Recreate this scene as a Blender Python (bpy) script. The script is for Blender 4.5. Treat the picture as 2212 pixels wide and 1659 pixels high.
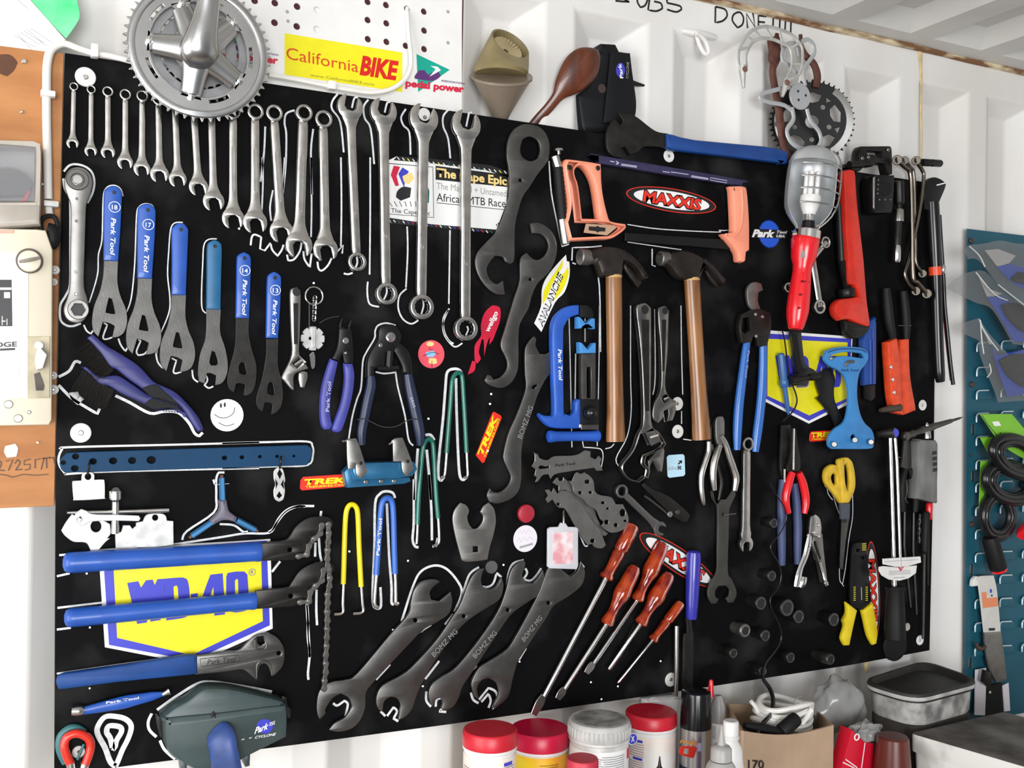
import bpy, bmesh, math, random
from mathutils import Vector, Matrix
from mathutils.geometry import tessellate_polygon as tess
random.seed(7)
for o in list(bpy.data.objects): bpy.data.objects.remove(o)
SC = bpy.context.scene
C = SC.collection
Z0 = 1.15                      # height of the tool board's lower edge above the floor
# ------------------------------------------------------------------ camera
CAM = Vector((-0.04944607, -1.49586315, 0.54754282 + Z0))
YAW, PITCH, ROLL = math.radians(26.34576), math.radians(0.219195), math.radians(0.975917)
FPX = 2150.0
cf = Vector((math.sin(YAW)*math.cos(PITCH), math.cos(YAW)*math.cos(PITCH), math.sin(PITCH)))
cr0 = Vector((math.cos(YAW), -math.sin(YAW), 0)); cu0 = cr0.cross(cf)
cr = cr0*math.cos(ROLL) + cu0*math.sin(ROLL); cu = -cr0*math.sin(ROLL) + cu0*math.cos(ROLL)
cam = bpy.data.cameras.new('camera'); camo = bpy.data.objects.new('camera', cam); C.objects.link(camo)
cam.sensor_width = 36; cam.lens = FPX/2212*36; cam.clip_start = .02
M = Matrix.Identity(4)
for i in range(3): M[i][0], M[i][1], M[i][2], M[i][3] = cr[i], cu[i], -cf[i], CAM[i]
camo.matrix_world = M
SC.camera = camo
# ------------------------------------------------------------------ light
w = bpy.data.worlds.new('world'); SC.world = w; w.use_nodes = True
w.node_tree.nodes['Background'].inputs[0].default_value = (.93, .96, 1, 1)
w.node_tree.nodes['Background'].inputs[1].default_value = .20
def area(name, loc, tgt, sx, sy, power, col=(1, 1, 1)):
    L = bpy.data.lights.new(name, 'AREA'); L.shape = 'RECTANGLE'; L.size = sx; L.size_y = sy; L.energy = power; L.color = col
    o = bpy.data.objects.new(name, L); C.objects.link(o); o.location = loc
    o.rotation_euler = (Vector(tgt)-Vector(loc)).to_track_quat('-Z', 'Y').to_euler(); return o
area('doorway_daylight', (-1.75, -1.15, 1.45), (.5, -.2, 1.5), 1.7, 2.1, 54, (1, .985, .96))
area('rear_fill_light', (-.95, -5.1, 1.3), (1.2, 0, 1.5), 2.4, 2.0, 185, (.97, .985, 1))  # added fill lamp behind the camera to brighten the right side, not a doorway
SC.view_settings.view_transform = 'Standard'; SC.view_settings.look = 'None'
SC.view_settings.exposure = 0.2; SC.view_settings.gamma = 1; SC.view_settings.use_curve_mapping = False
# ------------------------------------------------------------------ photograph readings -> points in the place
# traced readings come from enlarged views of the photograph: name -> (x0, y0, scale)
K = 2212/560
CR = dict(A1=(0,0,K),A2=(540,0,K),A3=(1000,0,K),A4=(1500,0,2212/712),B1=(0,340,K),B2=(420,340,K),B3=(900,340,K),B4=(1300,300,K),
 B5=(1652,300,K),C1=(0,680,K),C2=(480,660,K),C3=(980,660,K),C4=(1400,660,K),C5=(1652,660,K),D1=(100,960,K),D2=(100,1240,K),
 D3=(580,1000,K),D4=(640,1200,K),D5=(1080,1000,K),D6=(1500,960,K),D7=(1652,1000,K),D8=(960,1280,K),E1=(960,1400,2212/460),
 E2=(1400,1380,2212/460),E3=(1752,1340,2212/460),E4=(2012,480,4.15),E5=(2012,860,3.77),E6=(0,0,995/300),E7=(0,450,2.515),F=(0,0,1))
def P(c, s=None):
    """'A1','x,y x,y' -> list of photo pixels"""
    if s is None: c, s = 'F', c
    x0, y0, k = CR[c]; out = []
    for t in s.split():
        v = [float(q) for q in t.split(',')]
        out.append((x0+v[0]/k, y0+v[1]/k, *v[2:]))
    return out
def P1(c, s): return P(c, s)[0]
def bp(x, y, d=0.0):
    """photo pixel -> point on the plane parallel to the board, d metres in front of it"""
    r = cf + cr*((x-1106)/FPX) - cu*((y-829.5)/FPX)
    t = (-d-CAM.y)/r.y
    return CAM + r*t
def m(px, x, y, d=0.0):
    """length in metres of px photo pixels (measured upright) at that place"""
    return px*(bp(x, y+1, d)-bp(x, y, d)).length
# ------------------------------------------------------------------ materials
MATS = {}
def mat(name, col=(.5,.5,.5), rough=.5, metal=0.0, var=.0, vscale=30, col2=None, bump=0, bscale=200, spec=.5, trans=0, alpha=1, coat=0, emit=None, stretch=None, lo=.35, hi=.65, detail=4):
    if name in MATS: return MATS[name]
    mt = bpy.data.materials.new(name); mt.use_nodes = True
    nt = mt.node_tree; b = nt.nodes['Principled BSDF']
    b.inputs['Base Color'].default_value = (*col, 1); b.inputs['Roughness'].default_value = rough
    b.inputs['Metallic'].default_value = metal; b.inputs['Specular IOR Level'].default_value = spec
    b.inputs['Transmission Weight'].default_value = trans; b.inputs['Alpha'].default_value = alpha; b.inputs['Coat Weight'].default_value = coat
    if emit: b.inputs['Emission Color'].default_value = (*emit[0], 1); b.inputs['Emission Strength'].default_value = emit[1]
    if var or col2:
        tc = nt.nodes.new('ShaderNodeTexCoord'); n = nt.nodes.new('ShaderNodeTexNoise')
        n.inputs['Scale'].default_value = vscale; n.inputs['Detail'].default_value = detail
        if stretch:
            mp = nt.nodes.new('ShaderNodeMapping'); mp.inputs['Scale'].default_value = stretch
            nt.links.new(tc.outputs['Object'], mp.inputs[0]); nt.links.new(mp.outputs[0], n.inputs['Vector'])
        else: nt.links.new(tc.outputs['Object'], n.inputs['Vector'])
        cr_ = nt.nodes.new('ShaderNodeValToRGB'); nt.links.new(n.outputs['Fac'], cr_.inputs[0])
        c2 = col2 or tuple(max(0, c*(1-var)) for c in col)
        cr_.color_ramp.elements[0].position = lo; cr_.color_ramp.elements[0].color = (*c2, 1)
        cr_.color_ramp.elements[1].position = hi; cr_.color_ramp.elements[1].color = (*col, 1)
        nt.links.new(cr_.outputs[0], b.inputs['Base Color'])
    if bump:
        tc = nt.nodes.new('ShaderNodeTexCoord'); n = nt.nodes.new('ShaderNodeTexNoise'); n.inputs['Scale'].default_value = bscale
        nt.links.new(tc.outputs['Object'], n.inputs['Vector']); bm_ = nt.nodes.new('ShaderNodeBump')
        bm_.inputs['Strength'].default_value = bump; bm_.inputs['Distance'].default_value = .002
        nt.links.new(n.outputs['Fac'], bm_.inputs['Height']); nt.links.new(bm_.outputs[0], b.inputs['Normal'])
    MATS[name] = mt; return mt
BOARD = mat('black_board_paint', (.0035,.0035,.004), .62, var=1, vscale=9, col2=(.0035,.0035,.004), spec=.07)
nt_ = BOARD.node_tree
for e, p, c in zip(nt_.nodes['Color Ramp'].color_ramp.elements, (.5, .78), ((.0032,.0032,.0038,1), (.024,.024,.025,1))): e.position = p; e.color = c
CHROME = mat('chrome_vanadium', (.62,.60,.57), .25, 1, var=.25, vscale=60)
CHROME2 = mat('bright_chrome', (.8,.8,.79), .12, 1)
STEEL = mat('grey_flat_steel', (.14,.136,.13), .38, .9, var=.22, vscale=45, bump=.05, bscale=400)
STEELL = mat('light_flat_steel', (.30,.29,.275), .38, .9, var=.2, vscale=50)
DSTEEL = mat('dark_blackened_steel', (.036,.034,.032), .36, .7, var=.35, vscale=50, bump=.05)
ALU = mat('silver_aluminium', (.50,.50,.50), .27, 1, var=.1, vscale=40)
ALUD = mat('cast_aluminium', (.32,.32,.33), .42, .7, var=.2, vscale=50)
BLUE = mat('blue_dipped_grip', (.014,.085,.42), .4, var=.18, vscale=25, coat=.2)
BLUED = mat('deep_blue_grip', (.01,.06,.25), .5, var=.3, vscale=25, spec=.3)
TEALB = mat('teal_blue_grip', (.012,.12,.27), .42, var=.15, vscale=25)
NAVY = mat('navy_painted_steel', (.005,.045,.115), .5, 0, var=.15, vscale=20, spec=.2)
PURP = mat('violet_blue_grip', (.06,.065,.36), .45, var=.3, vscale=18)
BLK = mat('black_plastic', (.007,.007,.008), .36, var=.3, vscale=40, spec=.32)
BLKG = mat('black_gloss_rubber', (.006,.006,.007), .2)
BLKR = mat('black_matt_rubber', (.007,.007,.0075), .55, spec=.25)
WPAINT = mat('white_outline_paint', (.80,.81,.83), .5, var=.25, vscale=140)
WPAPER = mat('white_print', (.85,.85,.84), .4)
WPLAS = mat('white_plastic', (.78,.77,.75), .4, var=.1, vscale=40)
YEL = mat('yellow_print', (.83,.75,.01), .35, var=.06, vscale=60)
PBLUE = mat('royal_blue_print', (.045,.05,.50), .35)
PRED = mat('red_print', (.78,.03,.012), .35)
PRED2 = mat('crimson_print', (.62,.012,.05), .35)
PBLK = mat('black_print', (.01,.01,.012), .4)
PGREY = mat('grey_print', (.35,.35,.36), .45)
REDP = mat('red_gloss_plastic', (.72,.012,.02), .22, coat=.3)
REDE = mat('red_enamel', (.72,.028,.012), .28, var=.2, vscale=40, coat=.3)
ORNG = mat('orange_enamel', (.80,.075,.02), .35, var=.25, vscale=60)
PEACH = mat('peach_enamel', (.93,.32,.20), .4, var=.08, vscale=40)
WOODH = mat('varnished_hickory', (.33,.145,.048), .3, var=.45, vscale=14, col2=(.15,.058,.018), stretch=(6,6,.6), coat=.2)
WOODS = mat('dark_stained_wood', (.13,.032,.012), .3, col2=(.05,.014,.007), vscale=8, stretch=(5,5,1), coat=.2)
AMBER = mat('amber_red_acetate', (.62,.07,.006), .1, trans=.45, var=.4, vscale=45, col2=(.27,.007,.003), coat=.4)
# ------------------------------------------------------------------ builders
def _finish(name, me, mt, parent, smooth=False):
    o = bpy.data.objects.new(name, me); C.objects.link(o)
    me.materials.clear()
    if mt: me.materials.append(mt)
    if parent is not None:
        base = Vector(parent['_b']); o.parent = parent; o['_b'] = tuple(base)
    else:
        n = max(1, len(me.vertices)); base = Vector((0, 0, 0))
        lo = [min(v.co[i] for v in me.vertices) for i in range(3)]; hi = [max(v.co[i] for v in me.vertices) for i in range(3)]
        base = Vector(((lo[0]+hi[0])/2, (lo[1]+hi[1])/2, lo[2])); o.location = base; o['_b'] = tuple(base)
    me.transform(Matrix.Translation(-base))
    if smooth:
        me.polygons.foreach_set('use_smooth', [True]*len(me.polygons))
        try: me.set_sharp_from_angle(angle=math.radians(38))
        except Exception: pass
    me.update(); return o
def tag(o, label=None, cat=None, group=None, kind=None):
    if label: o['label'] = label
    if cat: o['category'] = cat
    if group: o['group'] = group
    if kind: o['kind'] = kind
    return o
def thing(name, label, cat, at, d=0.0, group=None):
    o = bpy.data.objects.new(name, None); C.objects.link(o); o.empty_display_size = .02
    p = at if isinstance(at, Vector) else bp(at[0], at[1], d)
    o.location = p; o['_b'] = tuple(p); return tag(o, label, cat, group)
def mesh(name, V, Fc, mt, parent=None, smooth=False):
    me = bpy.data.meshes.new(name); me.from_pydata([tuple(v) for v in V], [], Fc); return _finish(name, me, mt, parent, smooth)
def smoothpoly(pts, n=4, closed=True, cut=50):
    """Catmull-Rom through the traced points, keeping sharp corners"""
    N = len(pts); out = []
    def ang(i):
        a, b, c = pts[(i-1) % N], pts[i], pts[(i+1) % N]
        v1 = (b[0]-a[0], b[1]-a[1]); v2 = (c[0]-b[0], c[1]-b[1])
        return abs(math.degrees(math.atan2(v1[0]*v2[1]-v1[1]*v2[0], v1[0]*v2[0]+v1[1]*v2[1])))
    cor = [ang(i) > cut or (not closed and i in (0, N-1)) for i in range(N)]
    for i in range(N if closed else N-1):
        p1, p2 = pts[i], pts[(i+1) % N]
        p0 = p1 if cor[i] else pts[(i-1) % N]; p3 = p2 if cor[(i+1) % N] else pts[(i+2) % N]
        if cor[i] and cor[(i+1) % N]: out.append(p1); continue
        for k in range(n):
            t = k/n; out.append(tuple(.5*(2*b+(c-a)*t+(2*a-5*b+4*c-e)*t*t+(3*b-a-3*c+e)*t**3) for a, b, c, e in zip(p0, p1, p2, p3)))
    if not closed: out.append(pts[-1])
    return out
def slab(name, loops, d, t, mt, parent=None, bev=.0008, smooth=True):
    """loops of (x,z) on the board (outline first, then holes) -> bevelled solid between d and d+t in front of the board"""
    b = min(bev, t*.45); V, Fc, front, off = [], [], [], 0
    prof = ((1, 0), (.3, .3), (0, 1)) if b > .0009 else ((1, 0), (0, 1))
    for li, lp in enumerate(loops):
        q = []
        for p in lp:
            p = Vector(p)
            if not q or (p-q[-1]).length > max(1e-5, b*.45): q.append(p)
        if len(q) > 3 and (q[0]-q[-1]).length < max(1e-5, b*.45): q.pop()
        n = len(q); ar = sum(q[i-1].x*q[i].y-q[i].x*q[i-1].y for i in range(n))
        if (ar < 0) == (li == 0): q.reverse()
        ins = []
        for i in range(n):
            e1 = (q[i]-q[i-1]).normalized(); e2 = (q[(i+1) % n]-q[i]).normalized()
            nn = Vector((-e1.y-e2.y, e1.x+e2.x)); L = nn.length
            ins.append(nn/L*min(2/L, 1.6) if L > .2 else Vector((-e1.y, e1.x)))
        rings = [(k*b, h*b) for k, h in prof]+[(k*b, t-h*b) for k, h in reversed(prof)]
        base = len(V); R = len(rings)
        for k, y in rings: V += [(p.x+i_.x*k, -d-y, p.y+i_.y*k) for p, i_ in zip(q, ins)]
        for r in range(R-1):
            for i in range(n):
                j = (i+1) % n; Fc.append((base+r*n+i, base+r*n+j, base+(r+1)*n+j, base+(r+1)*n+i))
        front.append((base, n, R))
    tri = tess([[Vector((V[b0+(R-1)*n+i][0], V[b0+(R-1)*n+i][2], 0)) for i in range(n)] for b0, n, R in front])
    fi = [b0+(R-1)*n+i for b0, n, R in front for i in range(n)]; bi = [b0+i for b0, n, R in front for i in range(n)]
    for f in tri:
        a_, b_, c_ = (Vector((V[fi[k]][0], V[fi[k]][2])) for k in f)
        f = tuple(f) if (b_-a_).cross(c_-a_) > 0 else tuple(f)[::-1]
        Fc.append(tuple(fi[k] for k in f)); Fc.append(tuple(bi[k] for k in f[::-1]))
    return mesh(name, V, Fc, mt, parent, smooth)
def xz(pts, d): return [(v.x, v.z) for v in (bp(p[0], p[1], d) for p in pts)]
def plate(name, pts, d, t, mt, parent=None, holes=(), bev=.0008, sm=4, cut=50):
    lp = [xz(smoothpoly(pts, sm, cut=cut) if sm > 1 else pts, d+t)]
    for h in holes: lp.append(xz(smoothpoly(h, sm, cut=cut) if sm > 1 and len(h) > 4 else h, d+t))
    return slab(name, lp, d, t, mt, parent, bev)
def circ(x, z, r, n=24, a0=0, rz=None): return [(x+r*math.cos(a0+2*math.pi*i/n), z+(rz or r)*math.sin(a0+2*math.pi*i/n)) for i in range(n)]
def disc(name, c, rpx, d, t, mt, parent=None, hole=0, n=28, bev=.0008, hn=None):
    v = bp(c[0], c[1], d+t); r = m(rpx, c[0], c[1], d+t); L = [circ(v.x, v.z, r, n)]
    if hole: L.append(circ(v.x, v.z, r*hole, hn or n))
    return slab(name, L, d, t, mt, parent, bev)
def sweep(name, pts, rad, mt, parent=None, n=8, cap=True, sm=4, flat=1.0):
    """round bar through 3-D points; rad is one radius or a list"""
    pts = [Vector(p) for p in pts]
    R = list(rad) if isinstance(rad, (list, tuple)) else [rad]*len(pts)
    if sm > 1 and len(pts) > 2:
        q = smoothpoly([(p.x, p.y, p.z, r) for p, r in zip(pts, R)], sm, closed=False, cut=200)
        pts = [Vector(v[:3]) for v in q]; R = [v[3] for v in q]
    V, Fc = [], []; up = None
    for i, p in enumerate(pts):
        t = (pts[min(i+1, len(pts)-1)]-pts[max(i-1, 0)]).normalized()
        if up is None:
            up = Vector((0, -1, 0)) if abs(t.y) < .9 else Vector((0, 0, 1))
        up = (up-t*up.dot(t)).normalized(); s = t.cross(up)
        for k in range(n):
            a = 2*math.pi*k/n; V.append(p+s*math.cos(a)*R[i]+up*math.sin(a)*R[i]*flat)
    for i in range(len(pts)-1):
        for k in range(n): Fc.append((i*n+k, i*n+(k+1) % n, (i+1)*n+(k+1) % n, (i+1)*n+k))
    if cap: Fc.append(tuple(range(n))[::-1]); Fc.append(tuple((len(pts)-1)*n+k for k in range(n)))
    return mesh(name, V, Fc, mt, parent, True)
def bar(name, pts, rpx, mt, parent=None, n=8, sm=4, flat=1.0):
    """like sweep, points are (photo x, photo y, d), radius in photo pixels"""
    R = rpx if isinstance(rpx, (list, tuple)) else [rpx]*len(pts)
    return sweep(name, [bp(p[0], p[1], p[2]) for p in pts], [m(r, p[0], p[1], p[2]) for r, p in zip(R, pts)], mt, parent, n, True, sm, flat)
def turned(name, a, b, prof, mt, parent=None, n=18, flat=1.0, d=.02, cap=True):
    """lathe from photo point a to b (with depth) ; prof = [(t, radius in photo px)]"""
    A = bp(a[0], a[1], a[2] if len(a) > 2 else d); B = bp(b[0], b[1], b[2] if len(b) > 2 else d)
    s = m(1, (a[0]+b[0])/2, (a[1]+b[1])/2, d)
    return sweep(name, [A.lerp(B, t) for t, r in prof], [max(r*s, 1e-5) for t, r in prof], mt, parent, n, cap, 1, flat)
def ribbon(name, pts, wpx, mt, parent=None, d=.0004, t=.0005, sm=4, closed=False):
    q = smoothpoly(pts, sm, closed=closed, cut=70) if sm > 1 else pts
    c = [Vector((v.x, v.z)) for v in (bp(p[0], p[1], d+t) for p in q)]
    h = m(wpx, *pts[len(pts)//2][:2])/2; L, Rr = [], []
    if closed: c.append(c[0])
    for i, p in enumerate(c):
        tt = (c[min(i+1, len(c)-1)]-c[max(i-1, 0)])
        tt = tt.normalized() if tt.length > 1e-9 else Vector((1, 0)); nn = Vector((-tt.y, tt.x))
        L.append(p+nn*h); Rr.append(p-nn*h)
    V = [(p.x, -d-t, p.y) for p in L]+[(p.x, -d-t, p.y) for p in Rr]; n = len(c)
    V += [(x, -d, z) for x, y, z in V]
    Fc = []
    for i in range(n-1):
        Fc += [(i, i+1, n+i+1, n+i), (2*n+i+1, 2*n+i, 3*n+i, 3*n+i+1), (i+1, i, 2*n+i, 2*n+i+1), (n+i, n+i+1, 3*n+i+1, 3*n+i)]
    Fc += [(0, n, 3*n, 2*n), (n-1, 3*n-1, 4*n-1, 2*n-1)]
    return mesh(name, V, Fc, mt, parent)
def text(body, bl, br, tl, d, mt, parent=None, name='lettering', bold=0.0, t=.0004, shear=0, space=1.0):
    """lettering whose baseline runs bl->br and whose cap height reaches tl (photo pixels), lying d in front of the board"""
    cu_ = bpy.data.curves.new('t', 'FONT'); cu_.body = body; cu_.offset = bold; cu_.shear = shear; cu_.space_character = space; cu_.resolution_u = 3
    ob = bpy.data.objects.new('tmp', cu_); me = bpy.data.meshes.new_from_object(ob)
    bpy.data.objects.remove(ob); bpy.data.curves.remove(cu_); me.name = name
    xs = [v.co.x for v in me.vertices]; x0, x1 = min(xs), max(xs)
    caph = .729
    if body in '-._': caph = .729
    O, X, Y = (bp(p[0], p[1], d+t) for p in (bl, br, tl))
    ex = (X-O)/(x1-x0); ey = (Y-O)/caph
    for v in me.vertices: v.co = O+ex*(v.co.x-x0)+ey*v.co.y
    return _finish(name, me, mt, parent)
def box(name, lo, hi, mt, parent=None, bev=0):
    bm = bmesh.new(); bmesh.ops.create_cube(bm, size=1)
    for v in bm.verts: v.co = Vector([(lo[i]+hi[i])/2+v.co[i]*(hi[i]-lo[i]) for i in range(3)])
    if bev: bmesh.ops.bevel(bm, geom=bm.edges[:], offset=bev, segments=2, affect='EDGES', profile=.5)
    me = bpy.data.meshes.new(name); bm.to_mesh(me); bm.free(); return _finish(name, me, mt, parent, bool(bev))
def struct(o): o['kind'] = 'structure'; return o
# ================================================================== the setting
WALLM = mat('white_container_paint', (.76,.75,.735), .5, var=.1, vscale=5, col2=(.66,.635,.60), stretch=(1,1,.4))
CEILM = mat('grey_white_roof_paint', (.62,.61,.58), .5, var=.12, vscale=6)
FLOORM = mat('worn_container_floor', (.16,.12,.09), .7, var=.4, vscale=8)
RUST = mat('rusty_sealant', (.62,.52,.34), .8, col2=(.17,.075,.03), vscale=16, bump=.6, bscale=60, detail=8, stretch=(1,4,4), lo=.42, hi=.62)
SEAL = mat('yellowed_sealant', (.72,.55,.25), .6, var=.3, vscale=30)
RY, DEP = .016, .037           # ridge plane behind the board front, depth of a corrugation
def corrug():
    V, Fc = [], []
    zt, zb, zl = Z0+1.213, .12, Z0+1.30
    def q(*p): i = len(V); V.extend(p); Fc.append(tuple(range(i, i+len(p))))
    a, b, pit = .05, .053, .2105; s = .810-pit*9; xl = s-.06
    while s < 3.4:
        x0, x1, x2, x3 = s, s+a, s+a+b, s+2*a+b; y0, y1 = RY, RY+DEP; zr = zt-.035
        [q((xl,y0,u),(x0,y0,u),(x0,y0,v_),(xl,y0,v_)) for u,v_ in ((0,zb),(zb,zt),(zt,zl))]
        q((x0,y0,zb),(x1,y1,zb),(x1,y1,zr),(x0,y0,zt))
        q((x1,y1,zb),(x2,y1,zb),(x2,y1,zr),(x1,y1,zr))
        q((x2,y1,zb),(x3,y0,zb),(x3,y0,zt),(x2,y1,zr))
        q((x0,y0,zt),(x1,y1,zr),(x2,y1,zr),(x3,y0,zt))
        q((x0,y0,zt),(x3,y0,zt),(x3,y0,zl),(x0,y0,zl))
        q((x0,y0,0),(x3,y0,0),(x3,y0,zb),(x0,y0,zb))
        xl = x3; s += pit
    o = mesh('wall_back', V, Fc, WALLM); bm = bmesh.new(); bm.from_mesh(o.data)
    bmesh.ops.remove_doubles(bm, verts=bm.verts, dist=1e-5)
    bmesh.ops.bevel(bm, geom=[e for e in bm.edges if len(e.link_faces) == 2 and e.calc_face_angle(0) > .3], offset=.0045, segments=3, affect='EDGES', profile=.5)
    bm.to_mesh(o.data); bm.free()
    return struct(o)
WALL = corrug()
def ceil():
    V, Fc = [], []; zc = Z0+1.284; pit = .2105; s = .79-pit*9; xl = s-.06; yw, ye = RY+.01, -2.6; a, b, h = .035, .075, .03
    def q(*p): i = len(V); V.extend(p); Fc.append(tuple(range(i, i+len(p))))
    while s < 3.4:
        x0, x1, x2, x3 = s, s+a, s+a+b, s+2*a+b; y0 = -.035; y1 = -.075
        q((xl,yw,zc),(xl,ye,zc),(x0,ye,zc),(x0,yw,zc))
        q((x0,yw,zc),(x0,y0,zc),(x3,y0,zc),(x3,yw,zc))
        q((x0,y0,zc),(x1,y1,zc+h),(x2,y1,zc+h),(x3,y0,zc))
        q((x0,y0,zc),(x0,ye,zc),(x1,ye,zc+h),(x1,y1,zc+h))
        q((x1,y1,zc+h),(x1,ye,zc+h),(x2,ye,zc+h),(x2,y1,zc+h))
        q((x2,y1,zc+h),(x2,ye,zc+h),(x3,ye,zc),(x3,y0,zc))
        xl = x3; s += pit
    o = mesh('ceiling', V, Fc, CEILM); bm = bmesh.new(); bm.from_mesh(o.data)
    bmesh.ops.remove_doubles(bm, verts=bm.verts, dist=1e-5); bm.to_mesh(o.data); bm.free(); return struct(o)
ceil()
struct(mesh('floor', [(-3,.1,0),(3.6,.1,0),(3.6,-3.2,0),(-3,-3.2,0)], [(0,3,2,1)], FLOORM))
struct(box('wall_end', (3.3,-2.6,0), (3.34,.06,Z0+1.32), WALLM))
pts = [Vector((-.6+i*.08, RY-.003+random.uniform(-.002,.002), Z0+1.281+random.uniform(-.002,.002))) for i in range(50)]
struct(sweep('trim_1', pts, [.006+random.uniform(0,.0045) for _ in pts], RUST, None, 7, True, 3))
tp = P('A4','1515,300 1518,420 1524,600 1520,760 1526,900 1522,1080')
sl_ = bar('sealant_streak', [(x,y,-RY+.001) for x,y in tp], [9,5,3.2,3.6,3,2.6], SEAL, WALL, 6, 3, .4)
sl_['label'] = 'yellowed sealant streak running down the white wall'
bar('sealant_streak', [(x,y,-RY+.001) for x,y in P('E3','585,430 575,480 580,540')], [7,6,5], SEAL, WALL, 6, 3, .4)
# marker writing on the top rail
MW = -RY
def ink(strokes, crop, w=4.2, mt=PBLK, parent=WALL, d=MW, name='marker_writing'):
    for s in strokes: ribbon(name, P(crop, s), w, mt, parent, d=d+.0003, t=.0003, sm=3)
ink(['1305,-60 1360,-50 1385,0 1420,14 1360,12 1302,6','1500,-60 1488,10 1515,62 1555,45 1580,-20 1570,-60','1600,-60 1580,84 1650,95 1702,72 1690,28 1632,12','1860,-40 1750,-10 1745,25 1850,50 1865,80 1820,102 1742,80'],'A3')
ink(['142,45 140,152 190,140 220,105 205,62 142,45','290,82 262,100 256,140 290,185 322,165 330,120 312,86 290,82','357,188 350,92 408,182 392,82','484,110 430,106 430,182','430,146 474,150','430,180 470,184','530,108 528,172','575,120 572,192','612,134 608,208','649,140 646,232'],'A4')
# ---------------- white wall eye ring, fixed lashing ring
LR = thing('lashing_ring', 'small white lashing ring welded in the wall recess right of the black scrubber', 'lashing ring', P1('A4','40,230'), -.02)
ringp = [P1('A4', s) for s in ('12,225','30,290','60,350','85,365','95,340','75,280','40,240','12,225')]
bar('ring', [(x,y,-.012+.012*i/8) for i,(x,y) in enumerate(ringp)], 4.6, WALLM, LR, 8, 4)
bar('weld_bar', [(*P1('A3','1870,262'),-.02),(*P1('A3','2010,285'),-.012),(*P1('A3','2150,320'),-.02)], [7,9,7], WALLM, LR, 8, 3)
# ================================================================== the tool board
TB = thing('tool_board', 'large black painted plywood tool board hung with rows of tools', 'tool board', Vector((.85,.006,Z0)))
bl = [bp(*p) for p in ((140.5,114),(1984,391),(2024,398),(2017.5,1000),(2008.5,1405),(1836.7,1437),(1420,1500.9),(960,1566.4),(640,1609),(275,1655),(117.5,1676),(120,1112),(126.4,788))]
slab('panel', [[(v.x, v.z) for v in bl]], -.012, .012, BOARD, TB, .0008, False)
def washer(c, r, hl=1):
    wv = disc('washer', c, r, .0004, .0022, WPLAS, TB, n=28)
    disc('screw', c, r*.26, .0026, .002, CHROME, wv, n=10)
WM = [('A1','730,655',84),('C1','690,1008',84),('B4','575,145',54),('C3','1912,838',58),('C3','1915,1075',58),('E2','240,425',72),('C5','1350,850',46),('E3','1135,207',52),('D2','275,1520',52)]
for c, s, r in WM: washer(P1(c, s), r/CR[c][2])
# painted tool outlines on the board
def outl(crop, w, *ss):
    for s in ss: ribbon('painted_outline', P(crop, s), w, WPAINT, TB)
outl('B1',4.5,'545,120 590,70 650,58 730,80 785,130 805,210 790,300 745,390','540,180 552,260 590,340 600,420 600,800 598,1080 560,1180 515,1260 515,1380 560,1430 620,1440 690,1415')
outl('B1',2.6,'1050,330 1030,270 985,240 930,245 890,290 878,400 870,700 840,830 835,980 800,1120 760,1240','1325,470 1300,410 1240,395 1190,420 1165,500 1150,900 1120,1200 1075,1330','1560,555 1490,560 1455,620 1440,800 1430,1000 1450,1200 1440,1330 1370,1500','1850,695 1780,700 1740,750 1730,900 1720,1150 1725,1290 1760,1330')
outl('B1',3.4,'715,1430 740,1480 775,1505 800,1470','885,1410 915,1430 880,1530 900,1552 960,1535','1010,1545 1030,1600 1070,1655 1100,1600')
outl('C1',3.4,'1180,210 1200,225 1165,310 1180,345 1230,335 1265,300','1330,320 1345,400 1385,450 1410,445','1465,370 1505,390 1480,480 1500,500 1550,485','1640,470 1650,540 1690,575','1760,520 1770,560 1745,600 1780,625 1820,610','1390,230 1350,270 1335,330')
outl('C1',6,'500,530 590,480 640,400 690,410','500,600 610,710 720,780 830,845 850,800','985,690 1110,750 1280,840 1400,825 1520,835 1610,920 1660,1010 1700,1035 1730,1005')
outl('C1',4.5,'560,1360 510,1290 500,1220 530,1150 590,1130 1500,1108 2212,1090','550,1360 1000,1335 2212,1308')
outl('C2',4.2,'0,1175 400,1165 720,1160 770,1200 775,1270 730,1360 480,1372 0,1385')
outl('C1',18,'630,660 640,700 690,745')
outl('B2',4,'480,750 490,680 515,658 570,680 560,780 600,795 650,730 665,790 710,840 745,790 760,745','790,830 800,880 850,870 900,800 915,720','930,800 940,870 985,938 1000,820','1050,890 1060,950 1090,965 1140,920 1170,860','1222,800 1270,750 1260,820','1385,850 1390,900 1370,950','1275,990 1310,997 1350,985')
outl('B2',3.6,'1480,1060 1475,1150 1495,1250 1575,1275','1640,1110 1640,1160 1610,1225','1810,1120 1750,1180 1740,1290 1780,1380 1850,1420 1910,1390','1815,590 1820,800 1805,1110','1950,1210 1955,1270 1935,1340','2175,1290 2125,1370 2130,1480 2170,1560 2212,1590','580,0 585,200 575,450','770,0 755,280','995,0 1000,400 995,680','670,280 645,420 655,540','1250,0 1255,400 1250,760','1500,0 1500,500 1495,1000')
outl('A2',4,'750,800 705,860 700,930 770,1040 800,1300','1010,850 970,910 980,1010 1030,1100 1060,1400','1330,930 1290,1000 1310,1070 1360,1130 1370,1320','1700,930 1650,990 1650,1080 1690,1180 1710,1350','380,940 310,970 295,1050 310,1150 305,1400 280,1650','870,920 890,840 920,830','1150,960 1170,880 1200,870','1845,1080 1870,960 1895,960','540,1100 520,1300 530,1659','130,1080 120,1300 90,1550')
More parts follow.
